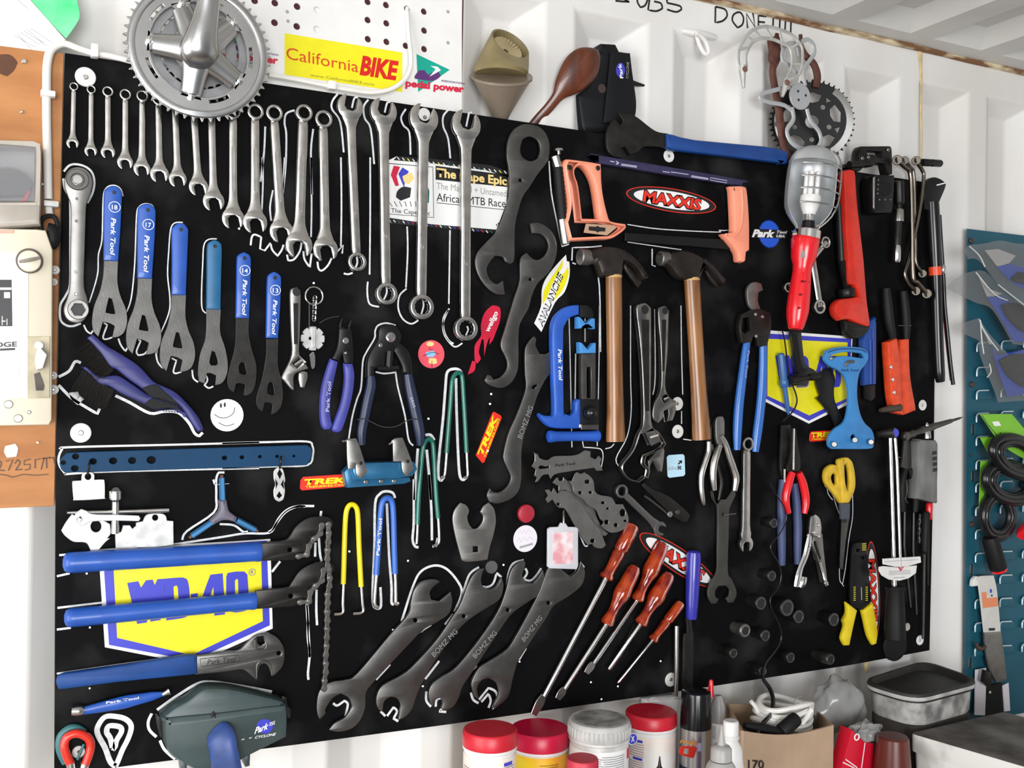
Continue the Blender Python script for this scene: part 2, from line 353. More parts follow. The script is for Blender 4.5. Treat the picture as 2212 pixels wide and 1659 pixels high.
outl('B3',3.4,'270,1300 225,1420 240,1520 300,1600 340,1615 390,1585','420,620 425,900 410,1200 425,1310','285,620 275,1250','430,1440 440,1470 420,1520')
outl('C2',3.6,'1480,170 1400,150 1330,170 1305,220 1300,280 1230,400 1200,480 1185,700 1150,800 1110,950 1080,1140','1310,565 1380,580 1480,570 1500,700 1560,940 1590,1140 1630,1195')
outl('C2',6,'2050,600 2030,555 1980,540 1920,570 1905,700 1885,960 1850,1300 1845,1460 1870,1495 1895,1460','1995,620 2000,900 2015,1300 2030,1460 2060,1488 2090,1460','1810,1150 1780,1105 1735,1105','1670,1220 1650,1500 1640,1659','1745,1230 1770,1500 1780,1659')
outl('D3',5.5,'1080,300 1060,255 1000,242 950,265 910,350 905,700 890,1050 895,1210 930,1243 960,1220 955,1060','1010,345 1030,800 1050,1050 1050,1190 1070,1205','1240,140 1240,500 1230,650 1250,710 1280,720','1370,100 1390,400 1395,660','1445,640 1430,710 1400,712')
outl('D3',5,'0,590 40,560 90,470 160,400 250,370 390,368','450,410 445,455','430,640 440,780 455,840','400,680 398,800','410,1080 408,1250 415,1385','325,1210 335,1350 345,1500 352,1659','100,840 60,890 30,930')
outl('D4',5,'90,400 100,520 98,700 115,830 100,1000 105,1060')
outl('D1',4.5,'110,945 170,940','440,905 930,872 1900,820','90,1125 200,1100','95,1395 480,1350','90,1580 210,1565','1080,855 1500,790 1690,760 1900,755 1960,680 2040,580 2140,530 2212,530','1160,815 1200,740 1430,580 1450,450 1450,300 1470,240 1520,240','1480,680 1600,690 1680,745 1720,742','1425,300 1440,340')
outl('D2',3.6,'90,850 500,790 920,730')
outl('D2',6,'945,1160 1100,1050 1280,940 1400,920 1600,945 1925,1005','900,1190 870,1260 880,1330 940,1390','970,1420 1010,1500 1100,1580')
outl('D2',11,'590,1640 545,1600 500,1480 440,1370 440,1300 500,1220 590,1215 680,1240 725,1300 700,1400 650,1500 610,1600 590,1640','565,1480 545,1400 515,1350 530,1300 585,1295 635,1310 640,1350 600,1420 585,1490 565,1480')
outl('D4',5,'900,560 990,280 1060,140 1180,85 1290,120 1390,240 1410,330 1350,480','1560,100 1480,160 1430,300 1400,420','1590,265 1630,270 1680,240 1710,150 1750,185','1080,640 1030,660','1030,665 1150,590','1270,590 1340,500','1955,110 1970,150 1940,200','1945,205 2000,215 2050,170 2090,110','1940,40 1850,70 1810,160 1790,300 1730,480','720,1330 760,1370','775,1370 830,1295 860,1330 830,1390 870,1415','315,1260 350,1280 410,1240 440,1270 420,1370','1110,1160 1110,1240 1150,1290','1190,1290 1200,1230 1250,1215 1250,1290 1220,1330 1280,1335','1490,1170 1510,1230 1555,1260','1560,1230 1640,1130 1700,1160 1715,1230 1670,1310 1810,1170','1580,1250 1640,1180 1660,1240 1640,1300','1900,890 1960,790','1540,940 1480,1000 1440,1060','1100,1055 1220,900','680,1060 800,930')
outl('C3',2.2,'985,110 995,500 1005,1000 1010,1210','1245,0 1240,500 1225,1200','1510,0 1510,600 1515,900 1480,1120 1385,1310 1440,1400','1715,30 1720,600 1700,760','1940,0 1945,400 1955,760','1945,900 1945,1010','1100,1160 1110,1210 1200,1215 1260,1230 1275,1290 1260,1380','1295,1222 1340,1210 1370,1180','1960,1140 2030,1150','1785,890 1800,990 1840,980')
outl('D5',3,'540,935 580,965 640,930 680,840 720,890','660,560 720,700 750,705')
outl('B3',3,'1325,880 1330,770 1480,765 1580,755','1520,930 1560,1100 1570,1659','2010,780 2010,920 2040,930','1130,30 1150,300 1200,560 1240,760 1300,740','1330,900 1360,910')
outl('B4',2,'220,730 500,770 980,795 1000,780 1060,780 1105,740 1110,420','220,880 600,935 680,945','1125,970 1140,1040 1180,1058')
outl('C5',1.6,'520,1480 540,1600 580,1659')
outl('D6',1.6,'1110,350 1180,430 1220,550 1260,640','1350,430 1350,620 1320,800 1290,1050 1265,1190 1240,1150 1240,960','1260,1190 1275,1210','1740,110 1780,110')
# small nails and hooks
for c, s in (('B1','2040,608'),('B2','1018,1072'),('C2','1760,965'),('D1','345,1102'),('D1','372,1562'),('D2','370,975'),('C1','320,1090'),('D4','825,635'),('D4','1905,905'),('D4','1080,1115'),('D5','30,870'),('D8','1250,765'),('D8','1845,585'),('D8','1480,800'),('D8','1340,910'),('C3','320,755'),('C3','310,840'),('C3','290,1240'),('D3','690,755'),('D3','1190,835')):
    x, y = P1(c, s); turned('nail', (x,y,0), (x,y,.008), [(0,1.0),(.8,1.0),(.81,2.4),(1,2.2)], CHROME, TB, 8)
x, y = P1('D4','1670,100'); disc('felt_pad', (x,y), 14, .0004, .004, mat('grey_felt', (.09,.09,.09), .9), TB)
# ================================================================== left of the board
PLYM = mat('orange_plywood', (.52,.23,.075), .6, col2=(.34,.125,.032), vscale=5, stretch=(1,1,4), detail=6)
KNOT = mat('wood_knot', (.11,.035,.01), .6, var=.4, vscale=30)
PLY = thing('plywood_panel', 'orange plywood backing panel left of the black tool board', 'plywood panel', (60,1090), -.004)
plate('sheet', [(-160,76),(138.2,115),(125,700),(117.6,1093),(-160,1104)], -.012, .010, PLYM, PLY, sm=1)
plate('knot', P('A1','-60,470 80,465 150,530 120,600 60,650 -20,610'), -.0019, .0004, KNOT, PLY)
for c, s, r in (('A1','205,520',20),('A1','185,952',14)):
    disc('screw', P1(c,s), r/K, -.002, .003, CHROME, PLY, n=12)
ink(['-20,1240 10,1262 0,1300 -20,1325 40,1330','50,1250 110,1235 70,1330','125,1270 150,1235 170,1265 130,1325 190,1318','260,1232 205,1245 205,1280 255,1275 255,1315 210,1325','300,1230 298,1310','315,1235 375,1222 350,1320','365,1225 430,1218','395,1222 398,1310','420,1222 478,1216','455,1218 470,1285'],'C1',2.4,mat('faded_marker',(.10,.05,.03),.6),PLY,-.0019)
ink(['-20,1360 60,1370 110,1385 200,1362 300,1370 410,1360'],'C1',2.0,MATS['faded_marker'],PLY,-.0019)
plate('tape_patch', P('C1','45,1120 130,1100 155,1140 140,1210 60,1220 35,1170'), -.0019, .0008, mat('clear_tape',(.75,.72,.68),.25), PLY)
# meter box
MB_ = thing('meter_box', 'grey electricity meter box with a rounded clear window above the switch box', 'meter box', (40,490), 0)
GREYBX = mat('grey_meter_plastic', (.42,.38,.33), .4, var=.1)
CLEAR = mat('smoked_window', (.62,.62,.64), .12, trans=.65, alpha=.45)
plate('housing', P('E6','-200,985 240,1018 290,1050 300,1110 290,1570 255,1612 -200,1645'), -.004, .045, GREYBX, MB_, [P('E6','-150,1035 235,1045 255,1085 248,1440 -150,1440')], bev=.006)
plate('dial_plate', P('E6','-190,1030 250,1040 250,1450 -190,1450'), -.003, .004, mat('meter_dial',(.55,.55,.56),.5,var=.15,vscale=20), MB_, sm=1)
plate('dial_block', P('E6','-150,1215 60,1200 180,1240 230,1310 210,1400 -150,1410'), .002, .02, mat('dark_dial',(.05,.05,.055),.4), MB_)
plate('pointer', P('E6','150,1440 200,1370 222,1370 180,1450'), .022, .002, PRED2, MB_, sm=1)
plate('window', P('E6','-150,1035 235,1045 255,1085 248,1440 -150,1440'), .036, .002, CLEAR, MB_)
disc('screw', P1('E6','308,1320'), 4, -.003, .004, CHROME, PLY, n=12)
# switch box
CREAM = mat('cream_enamel', (.72,.66,.52), .4, var=.08, vscale=20, stretch=(1,1,.4))
SB = thing('switch_box', 'cream enamel switch box with toggle and round knob on the plywood', 'switch box', (50,925), 0)
plate('cover', P('E7','-150,105 200,112 250,118 287,225 283,1150 268,1178 -150,1186'), -.003, .042, CREAM, SB, bev=.004, sm=1)
plate('label_panel', P('E7','-150,240 155,240 150,1030 -150,1035'), .0392, .0006, mat('white_label',(.82,.82,.80),.4), SB, sm=1)
plate('red_strip', P('E7','-150,118 75,118 75,135 -150,135'), .0392, .0006, mat('faded_red',(.75,.35,.28),.5), SB, sm=1)
plate('display', P('E7','-60,388 62,388 66,640 -60,640'), .0399, .0012, PBLK, SB, sm=1)
for s in ('0,430 62,430 62,443 0,443','22,455 55,455 55,488 22,488','36,600 40,600 40,635 36,635','8,610 30,610 30,616 8,616','10,585 14,585 14,635 10,635'):
    plate('display_mark', P('E7', s), .0412, .0003, WPAPER, SB, sm=1)
text('DGE', P1('E7','-24,755'), P1('E7','92,750'), P1('E7','-24,728'), .0399, PBLK, SB, bold=.03)
plate('lettering_bar', P('E7','0,762 82,758 82,770 0,774'), .0399, .0003, PBLK, SB, sm=1)
plate('name_strip', P('E7','0,870 105,868 105,905 0,907'), .0399, .0008, WPLAS, SB, sm=1)
plate('toggle_plate', P('E7','148,697 272,695 270,1030 148,1032'), .0392, .0015, mat('stained_cream',(.50,.44,.30),.5,var=.3,vscale=40), SB, sm=1)
kn = P1('E7','160,285'); disc('knob', kn, 23, .039, .012, CREAM, SB, bev=.002); v_ = bp(*kn,.052)
disc('knob_ring', kn, 27, .039, .004, mat('dark_ring',(.10,.08,.06),.5), SB, hole=.82)
bar('knob_grip', [(*P1('E7','105,290'),.053),(*P1('E7','160,280'),.056),(*P1('E7','215,268'),.053)], [3,4,3], mat('worn_grip',(.25,.22,.19),.4), SB)
plate('toggle', P('E7','200,770 225,760 258,795 235,870 200,880 190,830'), .04, .02, WPLAS, SB, bev=.003)
disc('toggle_bolt', P1('E7','212,745'), 9, .0405, .006, WPLAS, SB, n=12)
plate('toggle_stain', P('E7','185,900 215,890 240,960 235,990 195,990'), .0407, .0008, mat('grime',(.12,.10,.09),.7,var=.6), SB)
for s, r in (('46,1065',9),('98,1142',9),('158,1108',4)): disc('screw', P1('E7', s), r, .039, .0015, STEELL, SB, n=14)
for s, r in (('298,335',10),('293,400',8),('288,908',9),('290,985',11)):
    wv = disc('washer', P1('E7', s), r, -.002, .003, WPLAS, PLY, n=20); disc('screw', P1('E7', s), r*.3, .001, .002, CHROME, wv, n=10)
# white conduit cable
WC = mat('white_cable_sheath', (.78,.76,.72), .4)
CB = thing('white_cable', 'white supply cable clipped down the plywood and bent over the board corner', 'cable', P1('A1','400,1660'))
bar('sheath', [(*P1('A1',s),.006) for s in ('412,1700','405,1350','398,1000','398,700','402,560','425,450','480,395','560,375','660,410','800,455','950,480','1130,525')], [9,9,9,9,9,9,8,7.5,7,6.5,6.5,6.5], WC, CB, 10, 4)
bar('stub', [(*P1('B1',s),.006) for s in ('415,420','420,470','425,500')], 8, WC, CB, 8, 1)
for c, s, a in (('A1','405,820',0),('B1','432,410',0)):
    x, y = P1(c, s); v = bp(x, y, 0); r = m(14, x, y)
    box('clip', (v.x-r, v.y-.018, v.z-.004), (v.x+r*1.1, v.y-.002, v.z+.004), WPLAS, CB, .0015)
x, y = P1('A1','805,450'); v = bp(x, y, 0); box('clip', (v.x-.005, v.y-.014, v.z-.009), (v.x+.005, v.y, v.z+.009), WPLAS, CB, .0015)
LP = thing('black_loop', 'black cable loop hanging under the white cable at the plywood edge', 'cable loop', P1('B1','430,780'))
bar('loop', [(*P1('B1',s),.02) for s in ('360,640','345,570','370,515','420,498','470,515','492,580','485,640','455,690','400,690','365,650')], 5, BLKR, LP, 8, 4)
bar('plug', [(*P1('B1',s),.022) for s in ('400,610','440,630','450,720','445,780')], [13,16,15,7], BLKR, LP, 10, 4)
# papers above
PA = thing('white_paper', 'white printed sheet of paper at the upper left corner', 'paper', P1('A1','200,400'))
plate('sheet', P('A1','-200,-120 150,-120 260,0 560,340 390,440 -200,365'), -.0018, .0006, WPAPER, PA, sm=1)
for i in range(6):
    a = (120+i*28, 300-i*12); b = (a[0]+150+random.uniform(-30,50), a[1]+110+random.uniform(-10,30))
    ribbon('print_line', [P1('A1', f'{a[0]},{a[1]}'), P1('A1', f'{b[0]},{b[1]}')], 1.1, PGREY, PA, d=-.0011, t=.0002, sm=1)
ribbon('print_line', P('A1','150,0 240,75'), 1.1, PGREY, PA, d=-.0011, t=.0002, sm=1)
GRN = mat('glossy_green_print', (.03,.60,.20), .2, col2=(.25,.75,.42), vscale=14)
plate('green_leaflet', P('A1','150,-120 650,-120 660,0 682,130 650,210 565,330 400,160 262,0'), -.003, .0008, GRN)
tag(bpy.data.objects['green_leaflet'], 'glossy green leaflet tucked behind the white paper', 'leaflet')
# perforated white panel behind the crankset
PEG = thing('pegboard', 'white perforated panel above the tool board behind the yellow sticker', 'pegboard', (700,230), -.014)
hl = [P1('A2', s) for s in ('40,5','213,25','403,55','572,85','210,193','400,225','570,250','1005,15','1162,42','1485,98','1005,170','1165,198','1487,260','1007,333','1166,356','1487,418','1330,390','1340,75')]
lp = [xz([(392,-60),(998,-60),(998,262),(392,175)], -.0125)]
for h in hl: v = bp(*h, -.0125); lp.append(circ(v.x, v.z, .0052, 14))
slab('panel', lp, -.0157, .0033, mat('white_hardboard', (.80,.79,.77), .5, var=.06, vscale=20), PEG, .0003)
box('backing', (.165,.0161,Z0+.95), (.598,.018,Z0+1.20), mat('hardboard_back', (.06,.012,.015), .8), PEG)
for s in ('1690,100','325,180','318,100','1690,365'):
    disc('stain', P1('A2', s), 4, -.0124, .0003, PGREY, PEG, n=9)
CT = thing('thin_white_cable', 'thin white cable looping out of a pegboard hole under the yellow sticker', 'cable', P1('A2','1000,800'))
bar('sheath', [(*P1('A2',s[0]),s[1]) for s in (('160,640',.004),('400,680',.003),('700,740',.003),('900,775',.003),('1050,790',.004),('1200,762',.005),('1310,690',.005),('1365,600',.003),('1375,500',0),('1355,300',-.004),('1345,150',-.008),('1338,70',-.017))], 5.2, WC, CT, 8, 4)
v = bp(*P1('A2','690,740'),0); box('clip', (v.x-.006,v.y-.011,v.z-.006), (v.x+.006,v.y,v.z+.007), WPLAS, CT, .0015)
# ================================================================== combination spanners
def rot2(v, a): c, s = math.cos(a), math.sin(a); return Vector((v.x*c-v.y*s, v.x*s+v.y*c))
def combo(name, label, ring, jaw, ro, rj, wd, d=.008, tilt=12, mt=CHROME, group=None, fr=.66, panel=False, hid=False, tw=1.0):
    """ring end, shank and open jaw; centres in photo pixels, radii and shank width in photo pixels"""
    dr = d
    R3, J3 = bp(ring[0], ring[1], d+.004), bp(jaw[0], jaw[1], d+.004)
    R, J = Vector((R3.x, R3.z)), Vector((J3.x, J3.z)); s = m(1, (ring[0]+jaw[0])/2, (ring[1]+jaw[1])/2, d)
    ro, rj, wd = ro*s, rj*s, wd*s; u = (J-R).normalized(); v = Vector((-u.y, u.x)); L = (J-R).length
    t = thing(name, label, 'spanner', Vector((J.x, -d, min(J.y, R.y)-.01)), group=group)
    P2 = lambda a, b: tuple(R+u*a+v*b)
    h = wd/2
    sh = [P2(ro*.82, h*.8), P2(ro*1.5, h*.95), P2(L*.5, h*.95), P2(L-rj*2.1, h*1.02), P2(L-rj*1.35, h*1.25), P2(L-rj*.7, rj*.72), P2(L-rj*.35, rj*.6)]
    sh += [P2(a, -b) for a, b in [(L-rj*.35, rj*.6), (L-rj*.7, rj*.72), (L-rj*1.35, h*1.25), (L-rj*2.1, h*1.02), (L*.5, h*.95), (ro*1.5, h*.95), (ro*.82, h*.8)]]
    th = max(.0045, wd*.5)
    slab('shank', [smoothpoly(sh, 3, cut=60)], d, th, mt, t, th*.36)
    th2 = th*1.25
    o1 = circ(R.x, R.y, ro, 28); n = 24
    inn = [(R.x+ro*fr*(1 if k % 2 else .93)*math.cos(2*math.pi*k/n), R.y+ro*fr*(1 if k % 2 else .93)*math.sin(2*math.pi*k/n)) for k in range(n)]
    slab('ring_end', [o1, inn], d-.0005, th2+.001, mt, t, .0011)
    q = rot2(u, math.radians(tilt)); w_ = Vector((-q.y, q.x)); Q = lambda a, b: tuple(J+q*a*rj+w_*b*rj)
    sw = .46*tw
    out = []
    for k in range(23):
        a = math.radians(38+(360-76)*k/22); out.append(Q(math.cos(a)*1.02, math.sin(a)))
    out += [Q(.86, -sw*1.02), Q(.5, -sw), Q(-.02, -sw*.97), Q(-.26, -sw*.45), Q(-.26, sw*.45), Q(-.02, sw*.97), Q(.5, sw), Q(.86, sw*1.02)]
    slab('open_end', [out], d+.0003, th*.98, mt, t, .0012)
    if panel:
        pn = slab('raised_panel', [smoothpoly([P2(L*.34, h*.42), P2(L*.72, h*.42), P2(L*.735, 0), P2(L*.72, -h*.42), P2(L*.34, -h*.42), P2(L*.325, 0)], 2)], d+th-.0002, .0006, mt, t, .0003)
    return t
def a1(s): return P1('A1', s)
GS = 'chrome combination spanners in the top left row'
SP = [(a1('630,740'),a1('620,1222'),36,50,42,'smallest chrome combination spanner at the left end of the top row'),
 (a1('778,765'),a1('775,1288'),37,52,44,'second smallest chrome combination spanner below the large white washer'),
 (a1('920,783'),a1('922,1298'),45,59,50,'third chrome combination spanner from the left in the top row'),
 (a1('1070,808'),a1('1068,1385'),48,66,52,'fourth chrome combination spanner from the left in the top row'),
 (a1('1215,820'),a1('1211,1440'),50,70,55,'fifth chrome combination spanner with its ring just clear of the chainring'),
 (a1('1352,850'),a1('1361,1485'),50,78,56,'sixth chrome combination spanner, leftmost with its ring hidden behind the crankset'),
 (a1('1492,872'),a1('1517,1528'),52,75,58,'seventh chrome combination spanner, ring hidden behind the crankset'),
 (a1('1650,900'),a1('1694,1595'),54,82,62,'eighth chrome combination spanner, hanging askew below the chainring'),
 (a1('1803,930'),a1('1822,1718'),56,91,66,'ninth chrome combination spanner, below the bottom of the chainring'),
 (a1('1988,960'),a1('1988,1866'),60,96,74,'tenth chrome combination spanner, last one hidden behind the crankset'),
 (P1('A2','42,958'),P1('B2','516,555'),70,103,80,'chrome combination spanner just right of the crankset, first with its ring in sight again'),
 (P1('A2','203,970'),P1('B2','740,632'),71,102,82,'chrome combination spanner leaning right, second to the right of the crankset'),
 (P1('A2','622,1022'),P1('B2','1115,785'),75,108,86,'chrome combination spanner with the lowest jaw of the top row'),]
for i, (r, j, ro, rj, wd, lb) in enumerate(SP):
    combo('combination_spanner', lb, r, j, ro/K, rj/K, wd/K, d=.006+(.003 if i == 11 else 0), tilt=10, group=GS, panel=i > 8)
combo('combination_spanner', 'bright chrome combination spanner with a raised lettered panel lying over its neighbour', P1('A2','455,970'), P1('B2','888,748'), 73/K, 116/K, 92/K, d=.012, tilt=10, group=GS, panel=True)
GB = 'large chrome combination spanners hung jaw up'
for r, j, ro, rj, wd, lb in ((P1('B2','1382,893'),P1('A2','852,915'),80,112,84,'large jaw-up chrome spanner nearest the small spanners'),
 (P1('B2','1632,1165'),P1('A2','1135,955'),94,118,92,'large jaw-up chrome spanner left of the race sticker'),
 (P1('B2','1930,1278'),P1('A2','1478,1015'),106,130,98,'large jaw-up chrome spanner in front of the left of the race sticker'),
 (P1('B3','410,1462'),P1('A2','1838,1070'),104,132,100,'largest jaw-up chrome spanner crossing the middle of the race sticker')):
    combo('combination_spanner', lb, r, j, ro/K, rj/K, wd/K, d=.016, tilt=-14, group=GB, panel=True)
disc('washer', P1('A2','1490,975'), 14, .0026, .0022, WPLAS, TB); disc('screw', P1('A2','1495,998'), 4.5, .005, .003, CHROME, TB, n=10)
# ================================================================== ratchet ring spanner
RT = thing('ratchet_spanner', 'flat grey ratchet ring spanner beside the plywood', 'spanner', P1('B1','660,1410'))
plate('body', P('B1','553,180 585,110 650,82 725,95 778,150 792,225 770,320 742,395 734,480 724,800 718,1090 745,1200 760,1300 735,1370 680,1412 600,1402 552,1350 542,1280 575,1190 596,1090 600,800 606,440 578,330 552,255'), .008, .008, STEELL, RT, bev=.002)
rh = P1('B1','662,188'); disc('ratchet_ring', rh, 23, .015, .004, STEEL, RT, hole=.55); disc('drive_screw', rh, 11, .012, .009, CHROME, RT, n=8)
rb = P1('B1','668,1298'); disc('ratchet_ring', rb, 21.5, .015, .005, STEELL, RT, hole=.66, hn=6); disc('ring_bore', rb, 14, .0161, .0003, PBLK, RT, n=6)
for s in ('657,352','653,542','650,977','650,1168'): disc('rivet', P1('B1', s), 3.4, .016, .0012, CHROME2, RT, n=10)
# ================================================================== cone spanners with blue grips
GC = 'flat cone spanners with blue dipped grips'
def cone(label, steel, hole, grip, gm, num=None, txt=True, tx=None, stm=STEEL):
    t = thing('cone_spanner', label, 'spanner', steel[len(steel)//2], group=GC)
    plate('blade', steel, .007, .003, stm, t, [hole], bev=.0006)
    g = plate('grip', grip, .0045, .0085, gm, t, bev=.003)
    ys = [p[1] for p in grip]; y0, y1 = min(ys), max(ys); gp = [p for p in grip if p[1] < y0+(y1-y0)*.2]
    cx0 = sum(p[0] for p in gp)/len(gp)
    disc('hang_hole', (cx0+1, y0+14), 4.2, .0131, .0004, PBLK, g, n=12)
    if num:
        xm, yt = cx0+2, y0+(y1-y0)*.28
        text(num, (xm-6, yt+5), (xm+6, yt+6), (xm-6, yt-5), .0131, WPAPER, g, bold=.01)
        c_ = bp(xm, yt, .0134); slab('number_ring', [circ(c_.x, c_.z, .0078, 20), circ(c_.x, c_.z, .0069, 20)], .0131, .0003, WPAPER, g, .00005)
    if txt:
        a, b, c2 = tx
        text('Park Tool', a, b, c2, .0131, WPAPER, g, bold=.02, shear=.25)
    return t
S1 = '885,880 1010,880 1005,1060 1030,1180 1075,1290 1087,1400 1062,1490 1015,1530 955,1540 977,1440 930,1415 880,1406 840,1535 795,1480 783,1390 800,1270 850,1140 878,1010'
H1 = '930,1200 955,1210 980,1320 970,1335 915,1325 905,1310'
G1 = '888,320 905,265 950,243 1000,248 1036,285 1044,340 1032,600 1012,885 884,880 884,600'
def sh(s, dx, dy, kx=1, ox=945): return ' '.join('%g,%g' % ((float(a)-ox)*kx+ox+dx, float(b)+dy) for a, b in (t.split(',') for t in s.split()))
def ptx(dx, dy): return (P1('B1', f'{950+dx},{515+dy}'), P1('B1', f'{940+dx},{835+dy}'), P1('B1', f'{992+dx},{515+dy}'))
cone('cone spanner with blue grip, biggest and leftmost of the row', P('B1',S1), P('B1',H1), P('B1',G1), BLUE, '18', True, ptx(0,0))
cone('cone spanner with blue grip, second from the left of the row', P('B1',sh(S1,291,145)), P('B1',sh(H1,285,145)), P('B1',sh(G1,288,150)), BLUE, '17', True, ptx(286,148))
cone('cone spanner whose bright blue grip is worn nearly blank, third from left', P('B1',sh(S1,580,292)), P('B1',sh(H1,575,292)), P('B1','1466,640 1480,590 1520,560 1570,560 1603,600 1610,650 1600,900 1590,1175 1465,1172 1468,900'), BLUE, None, False)
cone('cone spanner with a plain teal blue grip, fourth from left', P('C1','1762,-50 1888,-50 1880,140 1920,270 1945,400 1940,500 1900,580 1838,602 1845,520 1800,500 1768,500 1745,590 1700,570 1690,480 1710,330 1757,180'), P('C1','1810,310 1835,320 1860,400 1845,430 1805,430 1790,400'), P('B1','1768,780 1780,725 1830,702 1880,725 1897,780 1892,1000 1886,1300 1762,1295 1766,1000'), TEALB, None, False)
cone('narrow cone spanner with blue grip, fifth from left', P('C1','2015,26 2130,26 2125,150 2150,290 2190,430 2186,560 2160,650 2110,690 2080,685 2092,600 2050,585 2015,590 1998,662 1960,640 1940,560 1960,440 2005,270'), P('C1','2060,405 2085,415 2105,500 2080,512 2045,495 2040,440'), P('B1','2022,880 2035,830 2085,805 2130,830 2145,880 2140,1100 2130,1374 2012,1372 2018,1100'), BLUE, '14', True, (P1('B1','2075,1042'),P1('B1','2066,1350'),P1('B1','2112,1042')), DSTEEL)
cone('narrowest cone spanner with blue grip, lowest at the right end of the row', P('C2','378,283 482,283 478,500 510,640 522,760 505,860 460,915 420,930 430,850 405,830 365,830 345,907 310,880 290,810 310,720 345,600 375,420'), P('C2','405,655 430,660 445,740 430,765 390,750 388,700'), P('B2','622,1050 640,995 685,972 730,1000 745,1050 735,1300 718,1545 612,1542 616,1300'), BLUE, '13', True, (P1('B2','675,1215'),P1('B2','660,1515'),P1('B2','710,1215')), DSTEEL)
# ================================================================== adjustable spanners
ADJ = mat('worn_adjustable_steel', (.30,.29,.275), .26, .95, var=.4, vscale=40)
def adjustable(label, body, slot, jaw, mt, d=.010, t=.008, eye=None, eyer=6, panel=None, worm=None):
    o = thing('adjustable_spanner', label, 'spanner', body[len(body)//2])
    plate('body', body, d, t, mt, o, [slot] if slot else [], bev=.003)
    plate('sliding_jaw', jaw, d+.001, t-.001, mt, o, bev=.0014)
    if worm: turned('worm_screw', (*worm[0], d+t*.6), (*worm[1], d+t*.6), [(k/12, worm[2]*(1 if k % 2 else .8)) for k in range(13)], mt, o, 12)
    if eye: disc('hang_hole', eye, eyer, d+t-.0006, .0009, PBLK, o, n=16)
    if panel: plate('handle_recess', panel, d+t-.0004, .0006, DSTEEL, o, bev=.0002)
    return o
adjustable('small grey adjustable spanner beside the spoke key ring', P('C2','578,-100 600,-150 640,-160 668,-125 674,-64 668,186 660,396 690,450 742,540 640,575 612,620 618,725 588,712 510,622 520,580 592,420 586,200'), P('C2','606,492 660,452 692,482 640,528'), P('C2','690,560 728,568 730,620 702,702 668,700 652,630 655,575'), STEELL, eye=P1('C2','635,-115'), eyer=9, panel=P('C2','608,-20 650,-20 645,330 612,330'), worm=(P1('C2','620,510'),P1('C2','680,470'),6))
adjustable('large dark adjustable spanner hanging between the two hammers', P('C3','1560,30 1590,-15 1640,-25 1680,10 1690,60 1690,500 1690,980 1760,1080 1820,1180 1780,1230 1650,1290 1640,1350 1680,1400 1665,1480 1640,1470 1590,1515 1500,1490 1440,1420 1440,1350 1530,1230 1580,1090 1620,980 1610,600 1590,300'), P('C3','1650,1090 1700,1060 1750,1150 1690,1180'), P('C3','1740,1240 1790,1210 1800,1260 1780,1420 1740,1415 1700,1320 1670,1395 1660,1330'), ADJ, .012, .012, P1('C3','1632,35'), 10, P('C3','1600,120 1668,120 1670,900 1635,900'), (P1('C3','1665,1130'),P1('C3','1735,1110'),8))
adjustable('small dark adjustable spanner with bright edges right of the large one', P('C3','1745,60 1770,10 1810,0 1840,40 1840,90 1830,400 1810,680 1850,780 1905,815 1900,860 1800,900 1790,960 1745,1010 1700,960 1710,840 1770,700 1770,400'), P('C3','1780,790 1820,770 1840,800 1800,830'), P('C3','1830,880 1890,850 1900,890 1870,980 1820,990 1835,930'), ADJ, .010, .010, P1('C3','1805,45'), 8, P('C3','1775,120 1815,120 1800,560 1780,560'), (P1('C3','1788,805'),P1('C3','1832,785'),5))
# ================================================================== spoke key ring
KR = thing('spoke_key_ring', 'round white notched spoke key on a split ring and chain', 'spoke key', P1('C2','775,540'))
c_ = bp(*P1('B2','1020,1182'),.006); sweep('split_ring', [Vector((c_.x+.0135*math.cos(a), c_.y, c_.z+.0135*math.sin(a))) for a in [k*math.pi/10 for k in range(21)]], .0014, CHROME2, KR, 8, True, 1)
for k in range(9):
    x, y = P1('B2', f'{1028-k},{1200+k*22}'); v = bp(x, y, .007)
    sweep('chain_link', [Vector((v.x+.0028*math.cos(a), v.y-(.0012*math.sin(a) if k % 2 else 0), v.z+.0042*math.sin(a))) for a in [q*math.pi/5 for q in range(11)]], .0006, CHROME2, KR, 5, True, 1)
bar('ball_chain', [(*P1('B2', f'{978+(k%2)*2},{1240+k*9}'),.006) for k in range(30)], [2.2 if k % 2 else 1.1 for k in range(30)], STEELL, KR, 6, 1)
kc = P1('B2','1010,1545'); v = bp(*kc,.007); rr = m(26, *kc); pts = []
for k in range(64):
    a = 2*math.pi*k/64; r_ = rr*(.80 if k % 8 == 4 else 1); pts.append((v.x+r_*math.cos(a), v.z+r_*math.sin(a)))
WMET = mat('white_worn_metal', (.66,.66,.65), .35, .3, var=.3, vscale=60)
slab('notched_disc', [pts, circ(v.x-.004, v.z, rr*.13, 12)], .004, .004, WMET, KR, .0006)
plate('key_tab', P('C2','760,190 800,185 798,360 765,362'), .0085, .003, WMET, KR)
plate('pendant', P('C2','770,395 795,420 795,520 775,542 755,520 745,420'), .006, .004, CHROME2, KR)
